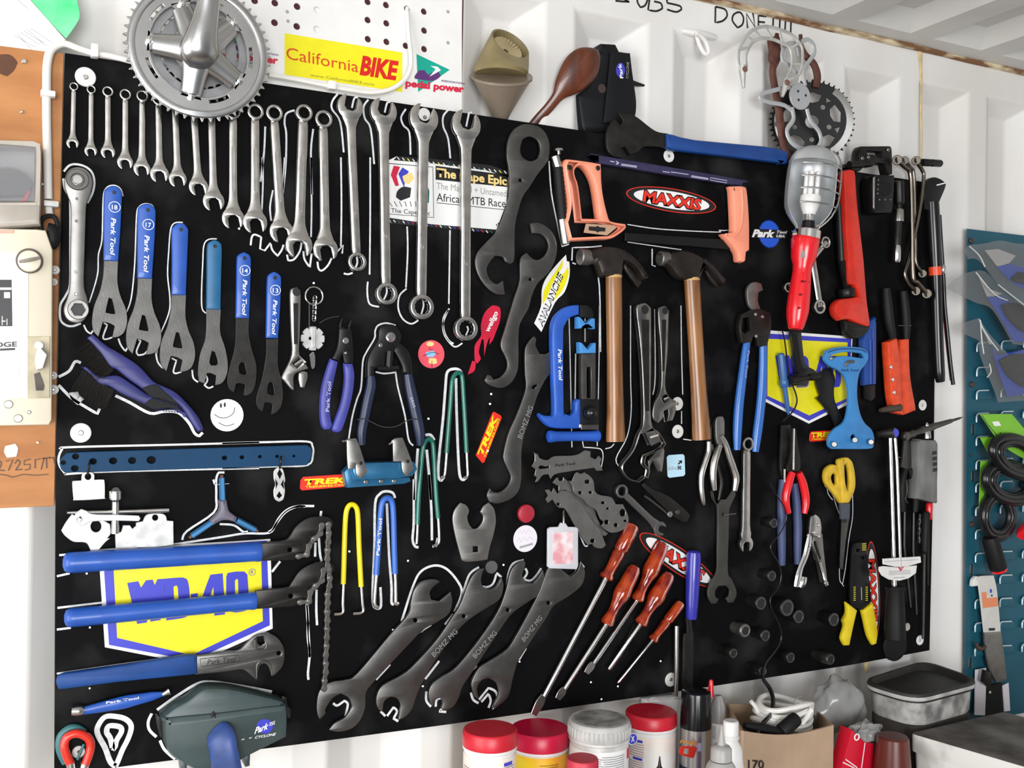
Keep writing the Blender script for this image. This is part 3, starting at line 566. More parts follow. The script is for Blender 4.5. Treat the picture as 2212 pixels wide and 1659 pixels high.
# ================================================================== pliers
def grip(name, crop, s, rpx, mt, parent, d=.014, flat=.8, n=12): return bar(name, [(*P1(crop, q), d) for q in s.split()], rpx, mt, parent, n, 4, flat)
CP = thing('circlip_pliers', 'black circlip pliers with violet blue handles', 'pliers', P1('C2','950,1085'))
plate('handle', P('C2','930,450 997,478 962,640 932,800 932,950 947,1020 922,1062 880,1062 850,1020 838,900 850,720 890,560'), .008, .013, PURP, CP, bev=.005)
plate('handle', P('C2','1040,490 1120,495 1137,600 1120,760 1080,920 1030,1060 990,1086 950,1076 940,1040 970,960 1020,820 1047,640'), .008, .013, PURP, CP, bev=.005)
plate('head', P('C2','940,450 978,370 992,300 1000,190 1030,180 1062,200 1095,175 1112,260 1122,400 1120,498 1040,492 1030,400 997,478'), .009, .009, BLK, CP, bev=.002)
for s in ('1005,190 1015,130 1030,108','1080,190 1095,140 1112,125'): bar('tip', [(*P1('C2', q), .014) for q in s.split()], [3.4,2.4,1.6], DSTEEL, CP, 8, 3)
bar('spring_wire', [(*P1('C2', q), .012) for q in '1000,90 900,110 830,150'.split()], .9, STEEL, CP, 6, 3)
disc('pivot', P1('C2','1058,300'), 7, .0178, .003, CHROME, CP, n=14); disc('pivot', P1('C2','1058,405'), 3.2, .0178, .002, CHROME, CP, n=12)
text('Park Tool', P1('C2','912,905'), P1('C2','930,650'), P1('C2','880,905'), .0207, mat('pale_grip_print',(.45,.47,.6),.5), CP, bold=.01)
CC = thing('cable_cutters', 'black headed cable cutters with long navy handles and a white outline', 'cable cutters', P1('C2','1430,1200'))
plate('head', P('C2','1340,200 1380,165 1470,165 1520,220 1530,290 1470,400 1400,400 1390,520 1300,545 1290,640 1238,612 1240,480 1270,390 1330,290'), .010, .012, BLK, CC, bev=.003)
plate('blade_arm', P('C2','1500,300 1590,380 1622,480 1628,600 1548,575 1530,500 1462,380'), .008, .012, BLK, CC, bev=.003)
DNAVY = mat('dark_navy_grip', (.012,.02,.06), .35, var=.3, vscale=20)
grip('handle', 'C2', '1268,600 1270,680 1245,800 1215,950 1192,1080 1195,1190', [9,11.5,12,11.5,11,8], DNAVY, CC, .018)
grip('handle', 'C2', '1585,585 1600,680 1625,800 1660,960 1685,1090 1688,1195', [10,12,13,12.5,12,8], DNAVY, CC, .018)
nt2 = P1('C2','1440,270'); disc('washer', nt2, 11, .022, .001, CHROME, CC, n=20); disc('nut', nt2, 8, .023, .004, CHROME2, CC, n=6)
disc('rivet', P1('C2','1355,340'), 4.6, .022, .002, CHROME2, CC, n=12); disc('rivet', P1('C2','1470,362'), 3, .02, .002, CHROME2, CC, n=12)
bar('spring', [(*P1('C2', s), .018) for s in '1430,390 1425,460 1420,540'.split()], 9, BLK, CC, 10, 1)
bar('stop_bar', [(*P1('C2', s), .02) for s in '1320,535 1410,540 1500,530'.split()], 7, BLK, CC, 10, 1)
bar('wire_tie', [(*P1('C2', s), .026) for s in '1150,975 1210,965 1265,990 1350,1030 1430,1040 1500,1025 1570,985 1640,970 1700,975'.split()], 1.1, STEEL, CC, 6, 4)
text('PARK', P1('C2','1625,870'), P1('C2','1600,780'), P1('C2','1650,862'), .0281, mat('pale_grip_print'), CC, bold=.01)
# ================================================================== crankset
def gear(c, d, t, r, teeth, depth, inner, mt, parent, name, holes=(), a0=0):
    v = bp(c[0], c[1], d+t); pts = []
    for k in range(teeth):
        for f, q in ((0, 1-depth), (.28, 1-depth*.9), (.45, 1), (.58, 1), (.75, 1-depth*.9)):
            a = a0+2*math.pi*(k+f)/teeth; pts.append((v.x+r*q*math.cos(a), v.z+r*q*math.sin(a)))
    L = [pts]
    if inner: L.append(circ(v.x, v.z, r*inner, 48))
    for h in holes: L.append(h(v))
    return slab(name, L, d, t, mt, parent, .0005)
ck = a1('1700,425'); CKR = m(155, *ck, .04)
CK = thing('crankset', 'silver triple crankset with crank arm hanging over the top edge of the board', 'crankset', ck, .02)
def slot(rad, ang, half, w):
    return lambda v: [(v.x+CKR*(rad+w*s)*math.cos(ang+half*q), v.z+CKR*(rad+w*s)*math.sin(ang+half*q)) for s, q in [(1, -1+.4*k) for k in range(6)]+[(-1, 1-.4*k) for k in range(6)]]
SPA = [math.radians(q) for q in (178, 262, 329, 45, 112)]
gear(ck, .036, .003, CKR, 52, .055, .66, ALU, CK, 'large_chainring', [slot(.72, SPA[i]+.55, .2, .022) for i in range(5)])
v = bp(*ck, .042); slab('ring_lip', [circ(v.x, v.z, CKR*.935, 72), circ(v.x, v.z, CKR*.84, 72)], .0385, .0035, ALU, CK, .0016)
for i in range(5): slab('ring_tab', [[(v.x+CKR*r_*math.cos(SPA[i]+q), v.z+CKR*r_*math.sin(SPA[i]+q)) for r_, q in ((.70,-.22),(.70,.22),(.58,.14),(.54,0),(.58,-.14))]], .036, .003, ALU, CK, .0006)
gear(ck, .026, .003, CKR*.74, 39, .06, .74, ALUD, CK, 'middle_chainring')
gear(ck, .016, .003, CKR*.56, 30, .07, .66, ALUD, CK, 'small_chainring')
sc = Vector(bp(*a1('1700,430'), .05))
for i, a in enumerate(SPA):
    e = sc+Vector((CKR*.60*math.cos(a), .008, CKR*.60*math.sin(a)))
    sweep('spider_arm', [sc+Vector((0,.002,0)), sc.lerp(e, .45), e], [.029, .0185, .0145], ALU, CK, 14, True, 3, .5)
    bq = Vector((v.x+CKR*.655*math.cos(a), v.y, v.z+CKR*.655*math.sin(a)))
    sweep('chainring_bolt', [bq+Vector((0,.004,0)), bq+Vector((0,-.003,0)), bq+Vector((0,-.0035,0))], [.0052,.0052,.0042], CHROME2, CK, 14, True, 1)
arm = [bp(*a1(s), dd) for s, dd in (('1690,560',.05),('1700,450',.062),('1725,300',.07),('1765,120',.074),('1790,-60',.078),('1815,-400',.085),('1835,-640',.085))]
sweep('crank_arm', arm, [.016,.027,.0215,.017,.0152,.014,.015], ALU, CK, 18, True, 4, .62)
sweep('axle_cap', [sc+Vector((0,.03,0)), sc+Vector((0,.0,0))], [.014,.014], BLK, CK, 16, True, 1)
# ================================================================== gear brushes
def brush(label, body, insert, b0, b1, dr, n, d, tips):
    t = thing('gear_brush', label, 'brush', body[len(body)//2])
    plate('handle', body, d, .012, mat('indigo_plastic', (.024,.026,.16), .42, var=.2, vscale=20), t, bev=.003)
    plate('grip_insert', insert, d+.0118, .0015, BLKR, t, bev=.0006)
    V, Fc = [], []
    for k in range(n):
        f = random.random(); p = (b0[0]+(b1[0]-b0[0])*f+random.uniform(-3,3), b0[1]+(b1[1]-b0[1])*f+random.uniform(-3,3)); L = random.uniform(.6,1.3)
        q = (p[0]+dr[0]*L+random.uniform(-11,11), p[1]+dr[1]*L+random.uniform(-11,11))
        a, b = bp(*p, d+random.uniform(.001,.011)), bp(*q, d+random.uniform(-.002,.015)); i = len(V); w_ = .0006
        V += [a+Vector((w_,0,0)), a+Vector((-w_*.5,-w_,0)), a+Vector((-w_*.5,w_,0)), b]; Fc += [(i,i+1,i+3),(i+1,i+2,i+3),(i+2,i,i+3)]
    bo = mesh('bristles', V, Fc, mat('black_bristle', (.022,.019,.016), .7), t); bo['kind'] = 'stuff'
    for s in tips: plate('tooth', s, d+.003, .006, MATS['indigo_plastic'], t, sm=1)
def teeth(crop, a, b, n, h):
    a, b = P1(crop, a), P1(crop, b); out = []; L = math.hypot(b[0]-a[0], b[1]-a[1]); nx, ny = -(b[1]-a[1])/L, (b[0]-a[0])/L
    for k in range(n):
        u0, u1 = k/n, (k+.8)/n; p0 = (a[0]+(b[0]-a[0])*u0, a[1]+(b[1]-a[1])*u0); p1 = (a[0]+(b[0]-a[0])*u1, a[1]+(b[1]-a[1])*u1)
        out.append([p0, p1, ((p0[0]+p1[0])/2+nx*h, (p0[1]+p1[1])/2+ny*h)])
    return out
brush('dark blue gear brush lying lower, its bristles pointing down left', P('C1','690,445 740,440 850,520 1000,515 1110,575 1240,665 1290,690 1380,712 1480,740 1560,810 1600,880 1560,850 1450,800 1340,810 1230,760 1050,680 930,610 850,590 770,510'), P('C1','1235,760 1290,718 1400,718 1500,765 1570,835 1500,805 1400,795 1330,805'), P1('C1','715,470'), P1('C1','965,645'), (-22,40), 900, .006, teeth('C1','1340,808','1580,835',10,2.6))
brush('dark blue gear brush on top of the other, curved toothed tip at its lower end', P('C1','740,195 795,165 900,255 1010,320 1180,430 1310,565 1400,610 1500,660 1590,745 1680,850 1730,950 1738,988 1695,1000 1640,930 1560,805 1480,740 1380,710 1290,690 1200,620 1100,550 1000,470 940,440 860,330'), P('C1','1210,625 1290,598 1340,600 1400,650 1480,720 1545,795 1500,765 1400,722 1290,700'), P1('C1','780,205'), P1('C1','960,470'), (-34,20), 900, .014, teeth('C1','1290,700','1560,790',10,2.6)+teeth('C1','1560,800','1690,990',7,2.4))
# ================================================================== long blue bar and hanging tags
NB = thing('long_steel_bar', 'long navy blue drilled steel bar lying level on the board', 'steel bar', (400,1015))
hb = [[(x+r*1.25*math.cos(a), y+r*math.sin(a)) for a in [k*math.pi/6 for k in range(12)]] for (x, y), r in [(P1('D1',s), r_) for s, r_ in (('252,103',6),('245,205',6.5),('148,155',4.5),('400,145',6.5),('572,140',7),('735,138',7),('898,133',8),('1523,115',4.5),('1672,110',4),('1825,104',3.2),('1972,102',3.2),('2115,99',2.6))]]
plate('bar', [P1('D1',s) for s in ('112,165','128,120','175,72','400,62')]+[P1('C2',s) for s in ('400,1200','725,1190','762,1215','768,1255','758,1310','722,1362','470,1372')]+[P1('D1',s) for s in ('400,236','155,240','125,210')], .004, .005, NAVY, NB, hb, bev=.0008, sm=1)
def wtag(label, body, hole, d=.006, t=.003, hook=None, name='metal_tag', extra=()):
    o = thing(name, label, 'tag', body[0])
    plate('plate', body, d, t, WMET, o, [hole]+list(extra) if hole else list(extra), bev=.0006)
    if hook: bar('hook', [(x, y, dd) for (x, y), dd in hook], 2.4, DSTEEL, o, 8, 4)
    return o
def ell(crop, s, rx, ry=None, n=14):
    x, y = P1(crop, s); k = CR[crop][2]; ry = ry or rx
    return [(x+rx/k*math.cos(2*math.pi*i/n), y+ry/k*math.sin(2*math.pi*i/n)) for i in range(n)]
wtag('white tag with a ring top hooked under the left of the blue bar', P('D1','222,330 235,312 300,308 305,260 330,240 385,238 412,262 410,302 480,300 498,318 500,450 485,466 250,478 232,462'), ell('D1','357,275',28), .009, .003, [(P1('D1','375,148'),.010),(P1('D1','362,175'),.016),(P1('D1','355,235'),.014),(P1('D1','352,262'),.010)])
wtag('white oval tag cut with a cross, hooked under the right of the blue bar', P('D1','1945,225 1985,192 2020,215 2040,300 2030,340 2038,400 2022,470 1985,490 1950,465 1940,400 1955,340 1942,290'), None, .008, .003, [(P1('D1','2000,105'),.010),(P1('D1','1999,140'),.016),(P1('D1','1992,205'),.012)], 'oval_tag', [P('D1','1992,208 2016,250 1994,298 1972,250'),P('D1','1990,400 2014,438 1988,462 1966,440'),P('D1','1955,290 1978,335 1960,380'),P('D1','2026,295 2030,385 2004,342')])
# ================================================================== pile of white keys at the left
TW = thing('t_handle_socket', 'chrome socket key with a sliding cross bar among the white tags', 'socket key', P1('D1','590,740'))
turned('socket', (*P1('D1','592,395'),.018), (*P1('D1','588,760'),.018), [(0,13),(.01,13.4),(.2,13.2),(.26,8.5),(.85,8),(1,8)], CHROME, TW, 16)
disc('socket_mouth', P1('D1','592,400'), 9, .0245, .0003, PBLK, TW, n=12)
bar('cross_bar', [(*P1('D1','178,582'),.018),(*P1('D1','600,575'),.018),(*P1('D1','1046,560'),.018)], [3,4.4,5], CHROME, TW, 10, 1)
FS = thing('flat_spanner', 'thin white-grey open spanner lying level across the chrome socket key', 'spanner', P1('D1','500,650'))
plate('blade', P('D1','268,672 235,655 250,590 300,552 345,568 400,595 600,600 790,608 806,632 790,656 600,652 380,660 330,690 268,688 312,640 292,615 262,635'), .026, .003, WMET, FS)
wtag('white shaped tab with a screw through its round hole at the left', P('D1','128,735 170,660 220,595 330,640 460,640 545,680 550,760 520,800 548,800 500,840 440,912 380,912 350,850 310,835 230,830 160,780'), ell('D1','425,700',46,50), .009, .003, None, 'shaped_tab')
wtag('white notched tag half hidden behind its neighbour', P('D1','588,765 640,745 655,690 715,690 735,720 770,690 790,890 592,892'), None, .006, .003, None)
wtag('white tag with a rounded eye, right of the pile of keys', P('D1','765,668 825,655 850,605 900,590 985,590 1020,610 1030,650 1085,655 1088,855 940,878 768,880'), ell('D1','930,625',26), .010, .003, None)
YW = thing('y_hex_wrench', 'three-way hex key with blue arms on a grey hub', 'hex key', P1('D1','1500,700'))
plate('hub', P('D1','1475,478 1545,475 1562,560 1600,598 1642,628 1622,668 1560,652 1500,655 1432,692 1398,652 1450,600 1482,550'), .006, .016, mat('slate_plastic', (.13,.12,.16), .5), YW, bev=.005)
for a, b in (('1505,480','1498,285'),('1420,660','1240,782'),('1625,645','1785,730')):
    A, B = P1('D1', a), P1('D1', b); turned('arm', (*A,.014), (*B,.014), [(0,7),(1,6.6)], mat('anodised_blue',(.05,.20,.42),.35,.5), YW, 6)
    E2_ = (B[0]+(B[0]-A[0])*.12, B[1]+(B[1]-A[1])*.12); turned('hex_tip', (*B,.014), (*E2_,.014), [(0,4),(1,4)], mat('worn_brown_tip',(.14,.07,.05),.5,.5), YW, 6)
bar('cross_pin', [(*P1('D1','1460,342'),.014),(*P1('D1','1560,334'),.014)], 1.5, CHROME, YW, 6, 1)
# ================================================================== big oil brand shield sticker
OIL = (('W','690,1182 785,1168 808,1222 850,1160 908,1154 925,1200 948,1150 1012,1146 1005,1320 975,1498 890,1512 872,1440 858,1520 775,1532 735,1370',()),
 ('D','1012,1146 1165,1135 1205,1160 1218,1215 1225,1330 1218,1440 1195,1470 1150,1485 1025,1502 1005,1320',('1085,1215 1105,1205 1122,1225 1130,1400 1112,1430 1095,1420',)),
 ('-','1232,1278 1292,1268 1292,1300 1235,1312',()),('4','1400,1112 1505,1100 1520,1330 1525,1450 1435,1462 1432,1390 1330,1396 1328,1310',('1425,1215 1432,1328 1385,1334',)),
 ('0','1535,1130 1560,1095 1620,1085 1690,1085 1715,1110 1725,1250 1725,1370 1700,1420 1620,1435 1560,1425 1540,1390',('1610,1160 1625,1150 1636,1165 1640,1350 1622,1365 1612,1350',)))
def pts2(s): return [tuple(float(v) for v in q.split(',')) for q in s.split()]
def shield(label, outer, blue, yel, letters, reg=None, hot=None):
    t = thing('shield_sticker', label, 'sticker', outer[len(outer)//2])
    plate('white_border', outer, .0011, .0003, WPAPER, t, sm=1, bev=.0001)
    plate('blue_border', blue, .0014, .0002, PBLUE, t, sm=1, bev=.0001)
    plate('yellow_field', yel, .0016, .0002, YEL, t, sm=1, bev=.0001)
    for nm, s, hs in OIL:
        plate('letter', [letters(p) for p in pts2(s)], .0018, .0003, PBLUE, t, [[letters(p) for p in pts2(h)] for h in hs], bev=.0001, sm=2, cut=40)
    if reg:
        text('R', (reg[0]-3, reg[1]+4), (reg[0]+3, reg[1]+3), (reg[0]-3, reg[1]-4), .0018, PBLUE, t)
        v = bp(*reg, .002); slab('ring_mark', [circ(v.x, v.z, .0052, 20), circ(v.x, v.z, .0045, 20)], .0018, .0003, PBLUE, t, .00005)
    return t
shield('large yellow and blue shield sticker behind the two chain whips', P('D2','445,-201 500,625 1253,770 1932,465 1912,-300'), P('D2','482,-190 535,605 1253,738 1908,438 1880,-285'), P('D2','570,-130 605,545 1240,692 1848,402 1832,-205'), lambda p: P1('D1', '%g,%g' % p), P1('D1','1757,1090'))
# ================================================================== chain whips
def chain(pins, d, parent, r=6.6, name='chain_link'):
    for i in range(len(pins)-1):
        (x0, y0), (x1, y1) = pins[i], pins[i+1]; a, b = bp(x0, y0, d), bp(x1, y1, d); A, B = Vector((a.x, a.z)), Vector((b.x, b.z)); u = (B-A).normalized(); n = Vector((-u.y, u.x)); R = m(r, x0, y0, d)
        L = (B-A).length; pts = []
        for k in range(9): q = math.radians(60+240*k/8); pts.append(tuple(A+u*R*math.cos(q)+n*R*math.sin(q)))
        pts.append(tuple(A+u*L*.5-n*R*.62))
        for k in range(9): q = math.radians(240+240*k/8); pts.append(tuple(B+u*R*math.cos(q)+n*R*math.sin(q)))
        pts.append(tuple(A+u*L*.5+n*R*.62))
        o_ = i % 2; h = .0035 if o_ else .0022
        lk = slab(name, [pts], d-h, h*2, CHAINM, parent, .0005)
        disc('rivet', (x0, y0), r*.48, d+h, .0008, CHROME, lk, n=10, bev=.0002)
CHAINM = mat('oily_chain_steel', (.17,.16,.15), .38, .9, var=.3, vscale=80)
def P_(c, s): return [p[:2] for p in P(c, s)]
def whip(label, a, b, r, head, holes, pins, hang, d):
    t = thing('chain_whip', label, 'chain whip', b)
    turned('handle', (*a, d+.006), (*b, d+.006), [(0,r*.35),(.008,r*.75),(.022,r*.96),(.05,r),(.5,r*.99),(.96,r*.97),(.985,r*1.04),(1,r*.98)], BLUE, t, 20)
    plate('head', head, d+.002, .006, DSTEEL, t, [ell('D3', h, 20) for h in holes], bev=.001)
    chain(pins, d+.0115, t); chain(hang, d+.0115, t)
    return t
whip('upper chain whip with a thick blue handle', P1('D1','140,1012'), P1('D1','1828,915'), 22, P('D3','-75,686 0,675 130,660 180,630 230,550 300,490 380,462 500,460 545,490 552,530 530,560 440,570 400,640 340,700 320,770 240,812 190,830 0,835 -75,835'), ('182,740',), P_('D3','253,797 325,780 345,705 388,645 440,600 455,530'), P_('D3','510,522 511,597 508,675 503,742 500,820 505,880'), .014)
whip('lower chain whip with a blue handle and a long dangling chain', P1('D1','152,1484'), P1('D1','1785,1332'), 20, P('D3','-112,1090 0,1075 160,1060 200,1020 260,930 330,880 420,850 530,850 565,890 560,930 500,960 430,1000 400,1060 350,1110 352,1180 270,1200 200,1225 0,1240 -112,1248'), ('190,1135',), P_('D3','268,1188 345,1180 355,1100 403,1045 455,1000 470,912'), P_('D3','515,905 520,980 517,1050 503,1120 505,1195 500,1268 503,1345 498,1415 496,1490 494,1560 488,1640')+P_('D4','250,920 250,995 240,1068 236,1135'), .012)
# ================================================================== pedal spanner, spoke tools at the lower left
PW = thing('pedal_spanner', 'pedal spanner with a flat blue grip under the big shield sticker', 'spanner', P1('D2','1500,850'))
plate('blade', P('D2','1270,702 1500,665 1640,650 1710,590 1770,535 1830,510 1900,505 1970,540 2020,610 2036,690 2015,790 1950,862 1922,872 1895,790 1860,765 1820,790 1800,912 1760,880 1700,830 1650,818 1500,840 1270,862'), .008, .006, STEEL, PW, [P('D2','1800,540 1850,530 1866,590 1832,612 1805,590'), ell('D2','1985,675',18)], bev=.0014)
bar('slot_rib', [(*P1('D2',s),.0142) for s in '1780,560 1785,620 1820,645 1870,635 1885,580'.split()], 2.2, STEEL, PW, 8, 4); bar('slot_rib', [(*P1('D2',s),.0142) for s in '1795,880 1800,770 1860,735 1910,780 1925,860'.split()], 2.2, STEEL, PW, 8, 4)
ribbon('stamped_frame', P('D2','1312,725 1640,690 1655,745 1320,790 1312,725'), 1.2, DSTEEL, PW, d=.014, t=.0004, sm=1)
text('Park Tool', P1('D2','1375,775'), P1('D2','1620,745'), P1('D2','1372,730'), .014, DSTEEL, PW, shear=.2)
plate('grip', P('D2','88,910 110,870 160,852 700,775 1200,692 1290,698 1292,858 1200,870 600,930 160,988 110,980 88,945'), .006, .014, BLUED, PW, bev=.0045, sm=2)
SK = thing('nipple_spanner', 'slim blue double ended nipple spanner with metal ends', 'spanner', P1('D2','650,1150'))
turned('grip', (*P1('D2','315,1168'),.012), (*P1('D2','1000,1022'),.012), [(0,8.5),(.1,10),(.45,14),(.55,14),(.85,10),(1,5)], BLUE, SK, 16, .6)
turned('end_socket', (*P1('D2','215,1170'),.012), (*P1('D2','318,1162'),.012), [(0,10),(.5,12),(.8,12),(1,9)], CHROME, SK, 10); turned('end_fork', (*P1('D2','990,1028'),.012), (*P1('D2','1050,1000'),.012), [(0,6),(.5,7),(1,10)], CHROME, SK, 10)
text('Park Tool', P1('D2','510,1108'), P1('D2','790,1065'), P1('D2','510,1088'), .0185, WPAPER, SK, bold=.02)
RK = thing('red_spoke_key', 'red horseshoe shaped spoke key at the lower left corner', 'spoke key', P1('D2','260,1650'))
bar('loop', [(*P1('D2',s),.016) for s in '205,1620 170,1540 155,1460 180,1390 260,1360 345,1390 378,1450 368,1530 330,1630'.split()], 9, REDE, RK, 12, 4)
for a, b in (('205,1610','215,1680'),('330,1615','315,1680')): turned('jaw', (*P1('D2',a),.016), (*P1('D2',b),.016), [(0,9.5),(1,9.5)], CHROME, RK, 10)
GK = thing('green_spoke_key', 'dark green spoke key behind the red horseshoe one', 'spoke key', P1('D2','140,1650'))
bar('loop', [(*P1('D2',s),.007) for s in '165,1610 125,1530 110,1450 130,1370 200,1315 270,1315 320,1350'.split()], 8, mat('dark_teal_enamel',(.03,.13,.14),.4), GK, 12, 4); bar('shank', [(*P1('D2','265,1585'),.012),(*P1('D2','322,1450'),.012)], 3, MATS['dark_teal_enamel'], GK, 8, 1)
# ================================================================== chain scrubber at the bottom
SLATE = mat('slate_green_plastic', (.045,.068,.07), .38, var=.2, vscale=25)
SCB = thing('chain_scrubber', 'dark slate chain scrubber with a blue handle at the bottom of the board', 'chain scrubber', P1('D2','1500,1650'))
plate('tank', P('D2','1010,1260 1040,1225 1500,1180 2010,1120 2062,1165 2060,1400 1740,1560 1550,1660 1300,1680 1200,1640 1070,1560 1015,1450'), .004, .045, SLATE, SCB, bev=.008)
plate('cover', P('D2','985,1232 1100,1140 1210,1080 1300,1010 1370,978 1480,975 1620,990 2000,1080 2030,1120 2010,1170 1500,1225 1050,1290'), .006, .038, SLATE, SCB, bev=.006)
bar('cover_rib', [(*P1('D2',s),.045) for s in '1050,1300 1300,1262 1600,1225 2030,1140'.split()], 3.2, SLATE, SCB, 8, 1)
bar('handle', [(*P1('D2',s),dd) for s,dd in (('1450,1345',.05),('1490,1400',.062),('1510,1500',.066),('1530,1600',.066),('1550,1740',.064))], [27,32,32,33,34], mat('scuffed_blue',(.03,.07,.25),.45,var=.4,vscale=25), SCB, 14, 3, .45)
for s in ('2010,1040 2050,1050 2060,1120 2090,1160 2085,1230 2060,1230 2040,1160 2010,1090','935,1200 985,1220 1000,1380 975,1400 945,1290'): plate('wire_clip', P('D2',s), .02, .006, DSTEEL, SCB, bev=.001)
for s in ('1148,1600 1205,1600 1200,1700 1155,1700','1690,1560 1742,1540 1738,1640 1700,1650'): plate('foot', P('D2',s), .006, .03, SLATE, SCB, bev=.002)
bar('latch', [(*P1('D2',s),.047) for s in '1395,1260 1425,1180 1445,1260'.split()], 2.6, DSTEEL, SCB, 8, 3)
plate('badge', ell('D2','1865,1300',70,62,24), .0491, .0004, PBLUE, SCB)
text('Park', P1('D2','1775,1365'), P1('D2','1895,1318'), P1('D2','1780,1310'), .0496, WPAPER, SCB, bold=.03, shear=.3); text('TOOL', P1('D2','1900,1300'), P1('D2','1950,1280'), P1('D2','1905,1268'), .0496, WPAPER, SCB, bold=.02, shear=.3)
text('CYCLONE', P1('D2','1780,1405'), P1('D2','1960,1375'), P1('D2','1782,1383'), .0491, WPAPER, SCB, bold=.02, shear=.3)
for s in ('1665,1415 1690,1408','1730,1402 1752,1395'): ribbon('dash', P('D2',s), 1.8, WPAPER, SCB, d=.0491, t=.0003, sm=1)
# ================================================================== third hand wires
GW = 'bent wire third-hand tools'
def third(label, s1, coat, s2, mt, r, crop, d=.010):
    t = thing('third_hand_wire', label, 'wire tool', P1(crop, s1.split()[0]), group=GW)
    for q in (s1, s2): bar('steel_end', [(*P1(crop, k), d) for k in q.split()], r*.62, CHROME, t, 8, 3)
    bar('coated_wire', [(*P1(crop, k), d) for k in coat.split()], r, mt, t, 10, 4)
    return t
GRNW = mat('green_pvc', (.006,.13,.095), .25, coat=.3)
third('green coated U-shaped wire, higher of the two green ones', '1915,1250 1905,1380 1895,1450 1870,1470', '1914,1260 1930,1050 1950,800 1962,650 1985,592 2020,575 2046,605 2058,760 2072,1000 2084,1255', '2084,1245 2090,1380 2092,1450 2065,1470', GRNW, 5, 'C2')
third('green coated U-shaped wire hanging beside the blue clamp, lower of the green ones', '1272,500 1266,640 1262,690', '1271,525 1280,300 1297,80 1318,-120 1340,-185 1372,-202 1400,-170 1412,-40 1430,280 1447,472', '1446,460 1455,640 1445,690 1410,712', GRNW, 5.2, 'D3', .012)
third('yellow coated U-shaped wire', '640,1020 633,1200 632,1278 560,1290', '638,1032 645,800 652,560 662,430 680,375 708,355 742,370 762,440 772,700 782,900 790,1055', '789,1040 800,1200 803,1272 720,1285', mat('yellow_pvc',(.80,.66,.01),.35), 5.8, 'D3')
tb = third('blue coated U-shaped wire with white lettering', '922,940 908,1100 905,1212 940,1235', '920,955 930,800 945,600 960,400 978,325 1012,300 1048,322 1064,420 1072,700 1080,945', '1079,935 1084,1100 1086,1205 1110,1190', mat('blue_pvc',(.035,.13,.50),.35), 6.6, 'D3')
text('Park Tool', P1('D3','944,790'), P1('D3','968,475'), P1('D3','918,788'), .0168, WPAPER, tb, bold=.02)
# ================================================================== blue clamp with grey arms
VB = mat('metallic_blue_paint', (.025,.15,.30), .3, .35, var=.2, vscale=30)
CL = thing('blue_clamp', 'metallic blue axle clamp with two grey upright arms', 'clamp', P1('C2','1350,1540'))
plate('bed', P('C2','1120,1345 1250,1342 1640,1333 1668,1395 1625,1455 1500,1475 1145,1490 1115,1420'), .01, .03, VB, CL, bev=.002, sm=1)
plate('lip', P('C2','1042,1420 1120,1340 1135,1480 1600,1465 1612,1500 1560,1522 1070,1558'), .012, .02, VB, CL, bev=.002, sm=1)
plate('arm', P('C2','1062,1152 1080,1138 1145,1133 1180,1220 1220,1350 1240,1420 1190,1478 1145,1440 1138,1340 1130,1395 1075,1400 1066,1300'), .041, .004, STEELL, CL, bev=.001)
plate('arm', P('C2','1455,1150 1475,1133 1540,1127 1570,1200 1622,1340 1632,1400 1578,1460 1540,1420 1530,1330 1500,1335 1460,1332'), .041, .004, STEELL, CL, bev=.001)
for s in ('1185,1345','1585,1330'): disc('bolt', P1('C2',s), 4, .045, .002, DSTEEL, CL, n=8)
for s in ('1065,1148 1040,1160 1025,1152','1455,1150 1440,1175 1420,1185'): bar('arm_hook', [(*P1('C2',q),.043) for q in s.split()], 2.2, CHROME, CL, 8, 3)
for s in ('1230,1505','1360,1500','1470,1498'): disc('stud', P1('C2',s), 5, .032, .003, CHROME, CL, n=10)
# ================================================================== flat wrenches
def flat(name, label, s, crop, holes=(), d=.009, t=.005, mt=STEEL, bev=.0012, cat='spanner', group=None):
    o = thing(name, label, cat, P1(crop, s.split()[len(s.split())//2]), group=group)
    plate('blade', P(crop, s), d, t, mt, o, holes, bev=bev); return o
flat('headset_cone_spanner', 'short wide grey spanner with a deep open jaw and a square hole', '1572,480 1590,400 1640,338 1690,362 1713,412 1698,460 1712,520 1745,562 1785,555 1825,505 1832,455 1808,420 1835,370 1880,338 1925,390 1942,490 1925,600 1890,720 1870,825 1800,837 1690,845 1650,830 1620,720 1590,600', 'D3', [P('D3','1745,712 1790,712 1790,760 1745,760')], mt=STEELL)
GF = 'large flat grey spanners slanting in the bottom row'
f1 = flat('flat_open_spanner', 'leftmost slanting flat grey spanner with the biggest hooked jaw', '175,1290 190,1180 240,1110 320,1075 420,1060 520,1010 800,680 960,500 980,400 1010,290 1080,220 1180,203 1228,225 1175,265 1140,315 1152,375 1220,390 1270,350 1318,310 1332,400 1300,500 1200,570 1080,640 980,740 820,910 690,1050 600,1160 590,1290 550,1400 470,1480 360,1505 280,1490 330,1430 420,1380 480,1290 450,1215 380,1180 310,1220 250,1310 250,1350 200,1400 182,1360', 'D4', [ell('D4','1017,553',18)], .010, .006, group=GF)
f2 = flat('flat_open_spanner', 'second slanting flat grey spanner from the left in the bottom row', '685,1270 690,1190 740,1110 900,1020 1000,940 1200,720 1330,530 1400,420 1450,290 1500,180 1560,120 1606,108 1578,190 1590,262 1640,292 1700,270 1752,188 1770,260 1740,370 1640,440 1500,530 1380,640 1200,880 1090,1060 1030,1190 990,1310 930,1380 872,1405 885,1330 890,1270 860,1220 800,1210 750,1250 738,1335 710,1320', 'D4', [ell('D4','1430,518',16)], .010, .006, group=GF)
